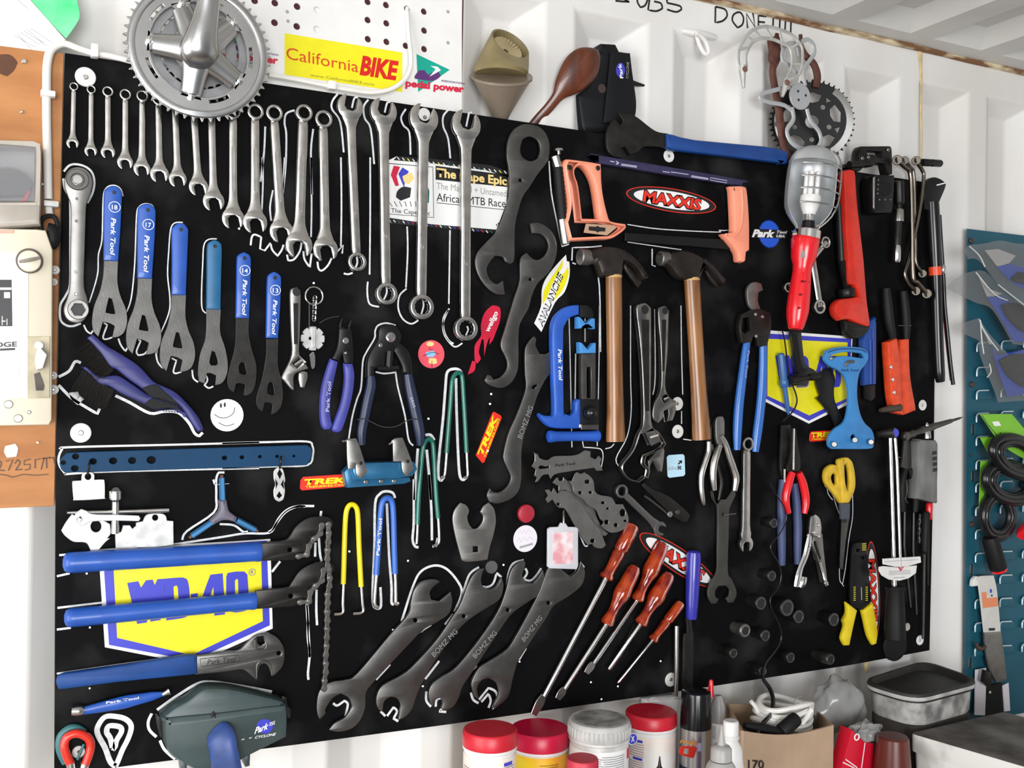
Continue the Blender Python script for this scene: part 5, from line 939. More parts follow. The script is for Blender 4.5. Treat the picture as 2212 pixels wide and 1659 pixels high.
driver('screwdriver with a bulbous amber handle and thin shaft, fourth from the left', P1('D5','1452,940'), P1('D5','1195,1380'), BLB, P1('D8','1400,660'), 5, False, .022)
driver('smallest red screwdriver, rightmost of the five', P1('D5','1548,1190'), P1('D5','1300,1515'), [(a,b*.72) for a,b in STR], P1('D8','1480,772'), 3.4, False, .018)
bar('wire_rod', [(*P1('D5',s),.006) for s in '1150,1370 1050,1570 990,1680'.split()], 1.6, DSTEEL, TB, 6, 1)
# ================================================================== chisel and thin rod
CH = thing('wood_chisel', 'wood chisel with a bright violet blue handle', 'chisel', P1('D8','2080,850'))
turned('handle', (*P1('D5','1655,745'),.018), (*P1('D5','1632,1330'),.018), [(0,5),(.01,11),(.03,14.5),(.1,16),(.4,16),(.8,14),(.97,12.5),(1,11.5)], mat('violet_blue_plastic',(.03,.03,.33),.25,coat=.3), CH, 18)
plate('blade', P('D8','2062,222 2112,222 2122,330 2132,400 2124,850 2035,850 2040,392 2072,340'), .014, .006, DSTEEL, CH, bev=.002)
o = bar('steel_rod', [(*P1('D8','1980,282'),.02),(*P1('D8','1976,860'),.02),(*P1('D8','1972,905'),.02)], [5.6,5.2,4], CHROME, None, 10, 1); tag(o, 'plain grey steel rod hanging left of the chisel blade', 'rod')
# ================================================================== pliers, open spanner and ring spanner
CPL = thing('chrome_pliers', 'worn chrome pliers with bowed bare handles right of the hammer', 'pliers', P1('C4','650,1580'))
plate('jaws', P('C4','575,1010 585,960 610,945 640,945 655,985 655,1100 640,1190 600,1195 580,1120'), .012, .008, STEELL, CPL, bev=.002)
bar('handle', [(*P1('C4',s),.018) for s in '612,1190 590,1250 562,1350 552,1460 565,1575'.split()], [7,8,8.5,8.5,6], CHROME, CPL, 10, 4); bar('handle', [(*P1('C4',s),.018) for s in '615,1110 655,1180 690,1290 728,1400 748,1480 735,1580'.split()], [7,8,8.5,8.5,8.5,6], CHROME, CPL, 10, 4)
CP2 = thing('bare_pliers', 'second bare steel pliers whose long handle shows beside the hammer', 'pliers', P1('D5','1735,360'))
plate('jaws', P('C4','505,1110 530,1090 552,960 545,1160 530,1180 505,1185'), .006, .006, DSTEEL, CP2, bev=.001)
bar('handle', [(*P1('C4',s),.010) for s in '515,1160 515,1240 490,1320 455,1440 452,1560 465,1659 475,1700'.split()], [6,7.5,7.5,7.5,7,6,3.5], CHROME, CP2, 10, 4)
bar('handle', [(*P1('C4',s),.006) for s in '540,1180 560,1260 600,1400 620,1520 600,1660'.split()], [5,6,6,6,4], DSTEEL, CP2, 10, 4)
flat('flat_open_spanner', 'dull grey double open spanner hanging upright below the chrome pliers', '155,398 162,450 185,498 205,505 230,470 275,468 310,420 322,395 348,395 350,440 312,520 298,580 295,760 288,1080 320,1150 355,1230 362,1290 332,1350 290,1352 266,1312 295,1290 300,1240 270,1207 210,1210 180,1250 180,1300 208,1322 190,1357 150,1362 118,1310 115,1240 150,1160 190,1080 195,900 198,560 172,490', 'D6', [ell('D6','247,600',10)], .009, .005, mat('dull_olive_steel',(.10,.098,.09),.45,.8,var=.2))
bar('nail', [(*P1('D6','247,600'),.012),(*P1('D6','355,590'),.03)], 1.4, STEEL, TB, 6, 1)
combo('ring_spanner', 'bright sided chrome spanner hanging between the blue handles', P1('C4','832,1180'), P1('D6','430,850'), 15, 18, 22, .010, 0, CHROME)
BCC = thing('cable_cutters', 'cable cutters with long bright blue handles and a hooked steel head', 'cable cutters', P1('C4','840,1235'))
plate('blade', P('B4','1240,1330 1245,1270 1275,1230 1320,1220 1365,1235 1378,1290 1340,1310 1335,1385 1365,1470 1300,1480 1255,1420'), .010, .008, STEELL, BCC, bev=.002)
plate('head', P('C4','800,72 880,40 980,30 1045,62 1056,130 1050,230 1015,355 942,350 935,270 900,268 882,325 800,320 780,200 785,130'), .012, .014, DSTEEL, BCC, [P('C4','815,110 870,100 880,200 830,240 805,200')], bev=.003)
for s in ('920,75','980,95','925,262'): disc('rivet', P1('C4',s), 4, .026, .002, CHROME, BCC, n=10)
BH = mat('royal_blue_grip',(.025,.13,.45),.3,coat=.2)
bar('handle', [(*P1('C4',s),.02) for s in '842,315 830,400 805,600 775,850 762,1050 758,1232'.split()], [8.5,9.5,10.5,11,11,8], BH, BCC, 12, 4, .8); bar('handle', [(*P1('C4',s),.02) for s in '980,345 980,500 972,700 955,900 930,1100 915,1248'.split()], [9,10,10.5,11,11,8], BH, BCC, 12, 4, .8)
text('Park Tool', P1('C4','850,385'), P1('C4','825,610'), P1('C4','868,390'), .0292, MATS['pale_violet_print'], BCC)
# ================================================================== inspection lamp
LM = thing('inspection_lamp', 'inspection lamp with a red handle, silver reflector and caged white bulb', 'lamp', P1('B5','270,1620'))
LD = .06
La, Lb = bp(*P1('B5','425,72'), LD), bp(*P1('B5','350,800'), LD); ax = (Lb-La); L_ = ax.length; ax.normalize()
rgt = Vector((0,-1,0)).cross(ax).normalized(); fw = ax.cross(rgt).normalized()
if fw.y > 0: fw = -fw
if rgt.x < 0: rgt = -rgt
SIL = mat('silver_painted_reflector', (.60,.62,.63), .35, .55, var=.15, vscale=30)
def lampr(t): return m(53, 1760, 430, LD)*max(0, 1-abs(2*t**.85-1)**3.2)**.45*(1 if t < .75 else 1-.35*(t-.75)/.25)
V, Fc = [], []; NA, NT = 18, 14
for i in range(NT+1):
    t_ = i/NT; r_ = max(lampr(min(max(t_,.005),.96)), .006)
    for k in range(NA+1):
        a = math.radians(190+212*k/NA)          # open towards the front
        V.append(La+ax*(t_*L_)+(rgt*math.cos(a)+fw*math.sin(a))*r_)
n1 = len(V); V += [La.lerp(Lb,.5)+(p-La.lerp(Lb,.5))*.975 for p in V]
for i in range(NT):
    for k in range(NA):
        a, b, c, d_ = i*(NA+1)+k, i*(NA+1)+k+1, (i+1)*(NA+1)+k+1, (i+1)*(NA+1)+k; Fc += [(a,b,c,d_), (n1+d_,n1+c,n1+b,n1+a)]
for k, i in ((0, 0), (NA, 0)):
    for i in range(NT): a, b = i*(NA+1)+k, (i+1)*(NA+1)+k; Fc.append((a,b,n1+b,n1+a))
for i in (0, NT):
    for k in range(NA): a = i*(NA+1)+k; Fc.append((a,a+1,n1+a+1,n1+a))
mesh('reflector', V, Fc, SIL, LM, True)
sweep('dome', [La+ax*(q*L_) for q in (0,.012,.04,.08,.13,.18,.205)], [lampr(max(q,.004))*1.01 for q in (.0,.012,.04,.08,.13,.18,.205)], SIL, LM, 28, False, 1)
def hoop(t_, a0, a1, k_=1.16): return [La+ax*(t_*L_)+(rgt*math.cos(math.radians(a0+(a1-a0)*i/10))+fw*math.sin(math.radians(a0+(a1-a0)*i/10)))*lampr(t_)*k_ for i in range(11)]
WIRE = mat('galvanised_wire',(.5,.5,.5),.3,1)
for t_ in (.27,.42,.56,.72): sweep('cage_wire', hoop(t_, -25, 150), .0016, WIRE, LM, 6, True, 1)
for a in (-18, 45): sweep('cage_wire', [La+ax*(q*L_)+(rgt*math.cos(math.radians(a))+fw*math.sin(math.radians(a)))*lampr(q)*1.16 for q in (.04,.1,.2,.35,.5,.65,.8,.9,.95)], .0016, WIRE, LM, 6, True, 2)
BW = mat('bulb_white_glass',(.86,.86,.85),.15)
bb = bp(*P1('B5','372,720'), LD); bt = bp(*P1('B5','412,275'), LD); bx = (bt-bb); bL = bx.length; bx.normalize(); off = rgt*.0085
for s_ in (-1, 1):
    for f_ in (-1, 1):
        q = rgt*(.0075*s_)+fw*(.006*f_); sweep('bulb_tube', [bb+bx*(bL*k)+q for k in (.5,.7,.96,1)], [.0052,.0052,.0052,.003], BW, LM, 10, True, 1)
sweep('bulb_base', [bb+bx*(bL*k) for k in (.16,.3,.46,.52,.54)], [.011,.0165,.0195,.0185,.012], WPLAS, LM, 18, True, 1)
sweep('bulb_cap', [bb+bx*(bL*k) for k in (.04,.1,.16)], [.0112,.0108,.0112], CHROME2, LM, 16, True, 1); sweep('lampholder', [bb+bx*(bL*k) for k in (-.14,.04)], [.0118,.0115], BLK, LM, 16, True, 1)
hA, hB = (*P1('B5','358,775'),LD), (*P1('B5','262,1625'),LD)
turned('clamp_band', (*P1('B5','362,782'),LD), (*P1('B5','354,862'),LD), [(0,27),(.08,29),(.92,29),(1,27)], CHROME2, LM, 22)
turned('handle', hA, hB, [(0,20),(.02,22),(.1,29),(.12,30),(.2,28),(.3,25.5),(.36,20.5),(.42,19.5),(.5,20.5),(.62,22.5),(.72,23.5),(.82,23.5),(.9,21),(.97,17),(1,14)], REDP, LM, 22)
for s in ('315,1215 375,1222','295,1328 372,1335','285,1442 365,1448'): bar('grip_groove', [(*P1('B5',q),LD+.0165) for q in s.split()], 2.6, mat('dark_red_groove',(.25,.005,.01),.3), LM, 8, 1)
for s in ('330,1135 380,1140 378,1205 322,1200','325,1235 372,1240 370,1320 318,1310','320,1350 368,1355 364,1430 312,1425'): plate('grip_pad', P('B5',s), LD+.012, .004, REDP, LM, bev=.001, sm=1)
plate('badge', P('B5','312,980 325,950 345,955 358,985 345,1015 305,1010'), LD+.0178, .001, mat('grey_badge',(.35,.30,.30),.3), LM)
turned('bracket_screw', (*P1('B5','225,805'),LD+.01), (*P1('B5','262,805'),LD+.01), [(0,5),(1,5)], CHROME2, LM, 8)
bar('bracket_hook', [(*P1('B5',s),LD+.02) for s in '430,745 465,735 462,765 440,770'.split()], 1.8, CHROME2, LM, 8, 3)
# ring spanners behind the lamp
def ring2(label, a, ra, b, rb_, w_, d, mt=CHROME):
    t = thing('ring_spanner', label, 'spanner', b)
    bar('shank', [(*a, d+.004), ((a[0]+b[0])/2, (a[1]+b[1])/2, d+.003), (*b, d+.004)], w_/2, mt, t, 10, 1, .6)
    for c, r in ((a, ra), (b, rb_)):
        disc('ring_end', c, r, d, .009, mt, t, hole=.66, hn=12); disc('ring_bore', c, r*.7, d+.001, .0005, PBLK, t, n=12)
    return t
ring2('ring spanner showing its upper ring right of the lamp clamp', P1('B5','525,882'), 13, P1('B5','205,1268'), 11, 12, .008)
ring2('ring spanner showing its lower ring beside the lamp handle', P1('B5','400,960'), 12, P1('B5','474,1432'), 16, 15, .012)
# ================================================================== pipe wrench
PI = thing('pipe_wrench', 'red pipe wrench hanging head down', 'pipe wrench', P1('B5','780,1690'))
plate('handle', P('B5','678,300 695,268 740,255 782,272 800,560 850,1000 880,1370 906,1570 885,1605 800,1575 720,1542 650,1550 612,1505 600,1430 640,1372 720,1356 808,1342 775,1255 728,1240 718,1180 710,1000 690,700'), .014, .020, REDE, PI, bev=.006)
plate('heel_jaw', P('C5','690,125 760,140 900,168 885,225 810,278 745,280 702,225'), .012, .018, DSTEEL, PI, bev=.004)
turned('threaded_stem', (*P1('B5','655,1040'),.02), (*P1('B5','705,1300'),.02), [(k/30, 9.5*(1 if k % 2 else .85)) for k in range(31)], DSTEEL, PI, 12)
turned('adjusting_nut', (*P1('B5','690,1275'),.02), (*P1('B5','698,1350'),.02), [(0,17),(.1,18.5),(.9,18.5),(1,17)], BLK, PI, 20)
bar('stem_top', [(*P1('B5',s),.016) for s in '628,560 640,800 655,1050'.split()], [9,9.5,9.5], BLK, PI, 10, 1)
# ================================================================== black tools at the right edge
CV = thing('chain_vice', 'black cast bracket with a square opening on the top right corner of the board', 'bracket', P1('B5','960,300'))
plate('casting', P('B5','720,235 725,205 805,190 812,100 832,60 1070,58 1090,95 1095,300 1055,305 1035,215 960,205 930,232 865,232 820,272 770,272'), .004, .024, DSTEEL, CV, [P('B5','880,100 1010,112 1010,158 965,152 945,128 905,130 880,140')], bev=.004)
turned('spindle', (*P1('B5','720,220'),.03), (*P1('B5','900,215'),.03), [(0,8),(.6,8),(.61,5),(1,5)], DSTEEL, CV, 12)
for s in ('838,165','890,155','1058,92'): disc('bolt', P1('B5',s), 4.5, .028, .003, STEELL, CV, n=8)
BLKT = thing('black_cutter_head', 'black square tool head with bright edge marks below the cast bracket', 'tool', P1('B5','1000,635'))
plate('housing', P('B5','915,400 930,315 960,305 1090,308 1110,330 1100,555 1082,632 950,635 930,605'), .012, .03, BLK, BLKT, bev=.004)
disc('bore', P1('B5','1035,420'), 17, .0421, .001, BLKR, BLKT, n=18)
plate('edge_strip', P('B5','925,330 942,320 938,600 925,590'), .0422, .001, CHROME, BLKT, sm=1)
for s in ('972,350','970,390','968,430','966,465','980,518','1030,518','1075,518'): disc('mark', P1('B5',s), 2.2, .0422, .0006, STEELL, BLKT, n=8)
SX = thing('socket_extension', 'socket extension bar with a black socket hanging by the black tool head', 'socket bar', P1('B5','1130,1055'))
turned('socket', (*P1('B5','1142,360'),.03), (*P1('B5','1148,560'),.03), [(0,9),(.04,11.5),(.9,11.5),(1,9)], BLK, SX, 16); turned('sleeve', (*P1('B5','1142,600'),.03), (*P1('B5','1140,712'),.03), [(0,9.5),(.1,11.5),(.95,11.5),(1,9)], CHROME, SX, 16)
turned('bar', (*P1('B5','1146,555'),.03), (*P1('B5','1128,910'),.03), [(0,6),(.3,6),(.45,8.5),(1,7.5)], DSTEEL, SX, 14); turned('drive_end', (*P1('B5','1130,895'),.03), (*P1('B5','1125,1055'),.03), [(0,6.5),(.3,8.5),(.9,8.5),(1,6)], CHROME2, SX, 12)
def cranked(label, s, rad, d=.02):
    t = thing('cranked_ring_spanner', label, 'spanner', P1('B5', s.split()[-1])); q = s.split(); n = len(q)
    bar('shank', [(*P1('B5',k), d+.004) for i, k in enumerate(q)], [rad*1.3]+[rad]*(n-2)+[rad*1.3], mat('browned_chrome',(.22,.19,.155),.26,1), t, 10, 4)
    for k in (q[0], q[-1]):
        c = P1('B5',k); turned('ring_end', (*c, d), (*c, d+.008), [(0,rad*2),(.1,rad*2.3),(.9,rad*2.3),(1,rad*2)], MATS['browned_chrome'], t, 16); disc('ring_bore', c, rad*1.5, d+.0081, .0003, PBLK, t, n=12)
cranked('cranked ring spanner with a brownish shank, leftmost of three hung together', '1130,180 1195,240 1240,295 1252,500 1258,800 1265,1180 1300,1222 1382,1322', 4.6, .036)
cranked('cranked ring spanner bowed to the left at its lower end, rightmost of three', '1292,185 1345,270 1356,335 1330,550 1282,800 1220,1050 1193,1150 1228,1240 1290,1300', 4.2, .023)
cranked('cranked ring spanner mostly hidden, middle of three hung together', '1190,185 1240,245 1270,300 1282,600 1285,900 1290,1060 1345,1150', 4, .010)
o = turned('black_peg', (*P1('B5','1340,200'),.03), (*P1('B5','1502,210'),.03), [(0,7),(.05,8),(.4,8),(.42,6.5),(.5,6.5),(.52,8),(.95,8),(1,6.5)], BLK, None, 14); tag(o, 'short black peg sticking out at the top right corner', 'peg')
PM = thing('black_tyre_lever_bar', 'long black tubular bar with an orange band at the right edge of the board', 'bar', P1('C5','1490,655'))
plate('head', P('B5','1362,420 1395,350 1445,325 1500,338 1553,378 1540,430 1492,548 1480,640 1375,600'), .02, .012, BLK, PM, bev=.003)
ribbon('edge_mark', P('B5','1468,395 1545,375'), 2.5, WPAPER, PM, d=.0321, t=.0004, sm=1)
bar('tube', [(*P1('B5',s),.026) for s in '1425,540 1440,800 1455,1090'.split()]+[(*P1('C5',s),.026) for s in '1465,0 1475,300 1488,560 1500,650'.split()], [15,15,13,12.5,12,11.5,9], BLKG, PM, 14, 3)
turned('orange_band', (*P1('B5','1452,1092'),.026), (*P1('B5','1456,1165'),.026), [(0,13.5),(1,13.5)], ORNG, PM, 16)
T2 = thing('thin_black_rod', 'thin black rod with a chrome clip, rightmost tool on the board', 'rod', P1('C5','1605,675'))
bar('rod', [(*P1('B5',s),.02) for s in '1490,650 1505,900 1525,1200'.split()]+[(*P1('C5',s),.02) for s in '1535,0 1560,250 1585,500 1608,675'.split()], 4.4, BLKG, T2, 10, 3)
bar('red_stripe', [(*P1('B5','1500,1300'),.017)]+[(*P1('C5',s),.017) for s in '1520,0 1545,250 1575,520 1590,640'.split()], 2.6, mat('dark_red_rubber',(.16,.01,.01),.4), T2, 8, 3)
x, y = P1('B5','1518,1112'); turned('clip', (x,y-9,.026), (x,y+9,.026), [(0,5),(.2,7),(.8,7),(1,5)], CHROME2, T2, 10)
# rivet gun
RG = thing('rivet_gun', 'orange rivet gun with black grips', 'rivet gun', P1('C5','1180,935'))
plate('body_half', P('C5','1160,290 1235,283 1245,600 1290,870 1275,900 1190,935 1168,700 1150,480'), .012, .016, ORNG, RG, bev=.003)
plate('body_half', P('C5','1055,312 1130,278 1150,400 1170,700 1190,935 1120,918 1088,780 1066,500'), .014, .020, ORNG, RG, bev=.003)
for s in ('1080,525','1095,632','1108,742'): disc('rivet', P1('C5',s), 4.6, .034, .002, CHROME2, RG, n=10)
turned('nose', (*P1('C5','1150,868'),.03), (*P1('C5','985,895'),.03), [(0,9),(.5,8),(.85,6),(1,4.5)], mat('brown_steel',(.12,.09,.07),.4,.7), RG, 12)
bar('grip', [(*P1('B5',s),.024) for s in '1035,1275 1045,1400 1060,1550'.split()]+[(*P1('C5','1085,240'),.024),(*P1('C5','1095,300'),.024)], [9,11,11,9,6], BLKR, RG, 12, 3)
bar('grip', [(*P1('B5',s),.02) for s in '1180,1300 1195,1450 1205,1600'.split()]+[(*P1('C5','1205,290'),.02)], [9,10,10,7], BLKR, RG, 12, 3); bar('tie_wire', [(*P1('C5','1140,172'),.034),(*P1('C5','1250,172'),.034)], 1.2, STEEL, RG, 6, 1)
# blue folding tool
FT = thing('folding_hex_set', 'blue folding key set behind the pipe wrench jaw', 'hex key', P1('C5','905,820'))
plate('case', P('C5','890,180 910,125 938,112 958,145 956,672 860,682 848,300'), .008, .018, mat('deep_cobalt_plastic',(.015,.06,.28),.35), FT, bev=.004); plate('key_ends', P('C5','866,680 948,672 945,785 905,820 866,800'), .010, .012, BLK, FT, bev=.003)
for s in ('900,290 905,670','925,200 930,670'): bar('ridge', [(*P1('C5',q),.027) for q in s.split()], 2.5, MATS['deep_cobalt_plastic'], FT, 8, 1)
# second shield sticker
shield('smaller yellow and blue shield sticker behind the lamp cable and tension gauge', P('C4','1010,210 1745,265 1720,838 1372,1008 1000,820'), P('C4','1012,238 1735,285 1712,812 1372,985 1002,795'), P('C4','1022,283 1702,315 1700,790 1376,938 1018,770'), lambda p: P1('C4', '%g,%g' % (1085+(p[0]-690)/1035*560, 428+(p[0]-690)*.01+(p[1]-1182+(p[0]-690)*.094)/350*268)))
# black chain tool under the lamp
CTL = thing('chain_tool', 'glossy black chain tool in front of the smaller shield sticker', 'chain tool', P1('C4','1300,690'))
plate('body', P('C4','1232,215 1312,222 1345,480 1420,545 1478,592 1445,642 1385,640 1350,690 1245,685 1225,620 1292,570 1275,480'), .014, .014, BLKG, CTL, bev=.003)
turned('spindle', (*P1('C4','1215,640'),.03), (*P1('C4','1455,600'),.03), [(0,9),(.25,9),(.26,5),(.7,5),(.71,8),(1,8)], DSTEEL, CTL, 12)
flat('black_lever', 'black lever slanting down behind the pale blue gauge', '1445,640 1500,560 1560,525 1600,620 1590,720 1600,820 1660,960 1680,1010 1610,1035 1540,900 1445,790 1478,770', 'C4', (), .008, .008, BLK, .002, 'lever')
# circuit tester
TS = thing('circuit_tester', 'slim blue circuit tester probe with a thin black lead', 'tester', P1('C4','1195,930'))
turned('body', (*P1('C4','1132,405'),.018), (*P1('C4','1165,700'),.018), [(0,4),(.04,7.5),(.75,8),(.8,10),(.92,10),(1,6)], mat('steel_blue_plastic',(.03,.11,.30),.35), TS, 14); turned('probe', (*P1('C4','1165,690'),.018), (*P1('C4','1198,930'),.014), [(0,5.5),(.7,5),(1,3)], MATS['steel_blue_plastic'], TS, 12)
bar('lead', [(*P1('C4',s),.02) for s in '1145,215 1165,300 1182,430 1200,560 1225,660 1262,760 1268,830 1230,910 1150,985'.split()], 1.7, BLKG, TS, 8, 4)
# tension gauge
TG = thing('tension_gauge', 'pale blue waisted spoke tension gauge', 'gauge', P1('C4','1730,1222'))
TGM = mat('pale_blue_paint',(.045,.24,.58),.42,var=.15,vscale=30)
plate('plate', P('C4','1508,440 1530,382 1600,360 1700,350 1820,360 1872,392 1882,450 1852,510 1812,560 1792,650 1787,780 1812,920 1850,1000 1910,1060 1932,1130 1926,1200 1880,1224 1570,1224 1545,1192 1550,1120 1600,1050 1680,990 1712,880 1716,720 1690,620 1640,560 1560,520 1520,480'), .022, .008, TGM, TG, [P('C4','1552,455 1560,432 1600,412 1700,396 1830,410 1850,440 1840,452 1700,432 1610,440 1572,468'), P('C4','1730,1120 1745,1098 1765,1100 1785,1140 1775,1165 1745,1160')], bev=.0015)
for s in ('1588,1185','1903,1165','1765,1148'): x, y = P1('C4',s); turned('stud', (x,y,.028), (x,y,.046), [(0,6.5),(.8,6.5),(1,5)], CHROME, TG, 14)
disc('stud', P1('C4','1567,452'), 4, .024, .006, CHROME, TG, n=10)
bar('pointer', [(*P1('C4','1690,520'),.031),(*P1('C4','1700,485'),.033),(*P1('C4','1755,478'),.033)], 3.2, mat('grey_olive_spring',(.15,.15,.12),.4,.6), TG, 8, 3)
text('Park Tool', P1('C4','1648,562'), P1('C4','1795,562'), P1('C4','1648,540'), .0301, mat('navy_print',(.01,.03,.15),.4), TG, bold=.02)
ribbon('scale_print', P('C4','1535,400 1600,378 1700,368 1820,378 1860,400'), 2.2, MATS['navy_print'], TG, d=.0301, t=.0003)
# red needle nose pliers
RN = thing('needle_nose_pliers', 'needle nose pliers with red handles', 'pliers', P1('D6','860,590'))
plate('jaws', P('C4','1232,1048 1262,1048 1285,1200 1305,1340 1295,1420 1195,1420 1190,1370 1225,1260'), .018, .008, DSTEEL, RN, bev=.002); bar('jaw_edge', [(*P1('C4',s),.026) for s in '1246,1050 1242,1250 1240,1400'.split()], 2.2, CHROME, RN, 8, 1)
bar('handle', [(*P1('D6',s),.024) for s in '835,240 805,330 780,440 785,520 805,585'.split()], [7.5,9,8.8,8,6], REDP, RN, 12, 4); bar('handle', [(*P1('D6',s),.024) for s in '890,240 925,330 948,440 950,520 938,590'.split()], [7.5,9,8.8,8,6], REDP, RN, 12, 4)
BP = thing('side_cutters', 'dark pliers with faded blue handles behind the red ones', 'pliers', P1('D6','810,1030'))
plate('jaws', P('C4','1140,1020 1220,1015 1235,1180 1215,1300 1195,1400 1160,1500 1130,1400 1135,1200'), .006, .008, DSTEEL, BP, bev=.002)
BFD = mat('faded_navy_grip',(.035,.045,.10),.5,col2=(.05,.075,.20),vscale=6)
bar('handle', [(*P1('D6',s),.012) for s in '755,300 745,450 742,650 745,850 748,1030'.split()], [8.5,9.5,9.5,9,7], BFD, BP, 12, 4); bar('handle', [(*P1('D6',s),.012) for s in '850,330 868,480 880,680 880,850 878,1020'.split()], [8.5,9.5,9.5,9,7], BFD, BP, 12, 4)
bar('steel_edge', [(*P1('D6','770,210'),.02),(*P1('D6','768,320'),.02)], 2.6, CHROME, BP, 8, 1)
# scissors
SS = thing('scissors', 'scissors with worn yellow loop handles hung points down', 'scissors', P1('D6','1255,1070'))
YH = mat('worn_yellow_plastic',(.72,.47,.03),.4,var=.3,vscale=35)
plate('handle', P('D6','1118,275 1132,210 1180,172 1225,180 1242,215 1265,330 1292,480 1252,502 1190,410 1132,340'), .014, .012, YH, SS, [P('D6','1172,285 1192,245 1220,265 1222,330 1195,352')], bev=.004)
plate('handle', P('D6','1233,155 1262,118 1318,110 1358,158 1380,280 1377,380 1342,470 1322,507 1270,502 1258,330'), .018, .012, YH, SS, [P('D6','1285,150 1305,158 1330,250 1328,370 1310,400 1292,300')], bev=.004)
plate('tang', P('D6','1250,498 1330,502 1326,635 1258,640'), .014, .007, mat('slate_plastic2',(.06,.07,.09),.45), SS, bev=.001); plate('blade', P('D6','1262,635 1322,630 1310,720 1290,850 1268,1068 1244,1060 1252,850'), .014, .004, STEEL, SS, bev=.001, sm=2); disc('pivot', P1('D6','1293,655'), 4, .021, .002, DSTEEL, SS, n=10)
# locking pliers
LK = thing('locking_pliers', 'small chrome locking pliers below the red handled pliers', 'pliers', P1('D6','1000,1230'))
plate('jaw', P('D6','1000,615 1035,595 1075,632 1090,720 1080,800 1020,790 985,765 990,690'), .014, .012, CHROME, LK, bev=.003)
bar('lever', [(*P1('D6',s),.02) for s in '985,765 972,850 945,960 905,1060 885,1140 870,1215'.split()], [6,8,8,7.5,9,7], CHROME2, LK, 12, 4, .6); bar('lever', [(*P1('D6',s),.02) for s in '940,1130 930,1180 905,1225'.split()], [7,9,5], CHROME2, LK, 10, 3, .6)
plate('fixed_handle', P('D6','1030,760 1095,760 1112,950 1138,1160 1100,1180 1060,985 1010,870'), .012, .012, STEELL, LK, [P('D6','1018,830 1040,840 1085,980 1065,985')], bev=.002)
turned('adjusting_screw', (*P1('D6','1065,1000'),.026), (*P1('D6','1122,1198'),.026), [(0,4),(.7,4),(.75,5.5),(.85,5),(.9,7),(1,6.5)], CHROME2, LK, 12)
for s in ('972,778','1062,690','1065,785','1025,752','990,862'): disc('rivet', P1('D6',s), 3.6, .026, .002, CHROME2, LK, n=10)
# wire stripper
WS = thing('wire_stripper', 'black wire stripper with bright yellow handles', 'wire stripper', P1('D7','800,1560'))
plate('jaw_plate', P('D6','1352,880 1380,842 1470,835 1482,1000 1512,1340 1440,1412 1392,1402 1335,1345 1345,1000'), .014, .006, BLK, WS, [ell('D6','1395,905',14),ell('D6','1440,970',12)], bev=.001)
for s in ('795,1190 705,1190','0,0'): pass
YHB = mat('bright_yellow_grip',(.78,.60,.015),.4,var=.15,vscale=40)
plate('handle', P('D7','705,1190 795,1258 762,1400 728,1560 690,1562 665,1500 690,1400 678,1345 710,1280'), .012, .012, YHB, WS, bev=.004); plate('handle', P('D7','838,1262 930,1198 946,1290 970,1440 958,1545 930,1557 890,1480 860,1350'), .012, .012, YHB, WS, bev=.004)
for i in range(4): ribbon('gauge_mark', P('D7', f'{832},{692+i*17} {866},{690+i*17}'), 1.4, YEL, WS, d=.0201, t=.0003, sm=1)
[ribbon('gauge_mark', P('D7',f'{a},{y} {a+18},{y-1}'), 1.3, YEL, WS, d=.0201, t=.0003, sm=1) for a in (758,862) for y in range(1060,1185,16)]; ribbon('gauge_mark', P('D7','828,1170 825,1060'), 2, PGREY, WS, d=.0201, t=.0003, sm=1)
# torque wrench
TQ = thing('torque_wrench', 'beam torque wrench with a white scale and a black handle', 'torque wrench', P1('D7','1110,1500'))
turned('head', (*P1('C5','985,1095'),.02), (*P1('C5','1115,1085'),.05), [(0,6.5),(.3,9),(1,10.5)], STEEL, TQ, 16); disc('head_cap', P1('C5','1120,1088'), 9.5, .05, .002, mat('blue_head_cap',(.05,.06,.55),.3), TQ); turned('drive', (*P1('C5','960,1098'),.02), (*P1('C5','990,1095'),.02), [(0,5.5),(1,5.5)], STEEL, TQ, 4)
bar('beam', [(*P1('C5','1068,1130'),.04),(*P1('D7','1100,810'),.04),(*P1('D7','1105,1060'),.04)], [4.6,4.6,5.5], CHROME2, TQ, 12, 1); bar('pointer_rod', [(*P1('C5','1112,1130'),.046),(*P1('D7','1128,0'),.046),(*P1('D7','1158,900'),.046)], 3.4, CHROME2, TQ, 10, 1)
plate('scale', P('D7','1010,818 1330,798 1336,850 1215,884 1130,888 1060,876 1012,866'), .046, .003, WPLAS, TQ, bev=.0006, sm=1); plate('scale', P('D7','978,888 1010,880 1130,892 1300,874 1292,940 1230,985 1150,1006 1060,996 1000,960 978,920'), .044, .003, WPLAS, TQ, bev=.0006, sm=1)
plate('pointer_tip', P('D7','1140,890 1188,886 1160,926'), .0472, .001, PRED2, TQ, sm=1)
for i in range(4): ribbon('scale_print', P('D7', f'1060,{925+i*10} 1245,{915+i*10}'), .9, PGREY, TQ, d=.0471, t=.0002, sm=1)
ribbon('scale_print', P('D7','1025,842 1310,825'), 1, PGREY, TQ, d=.0491, t=.0002, sm=1); ribbon('scale_print', P('D7','1100,980 1195,976'), 1.6, PGREY, TQ, d=.0471, t=.0002, sm=1)
turned('handle', (*P1('D7','1112,1050'),.04), (*P1('D7','1110,1505'),.04), [(0,15),(.015,20.5),(.05,20),(.1,18),(.5,20.5),(.9,22.5),(.98,22),(1,18)], BLKR, TQ, 20)
x, y = P1('D7','1218,1400'); disc('end_stud', (x,y), 9, .02, .01, CHROME, TQ, n=12)
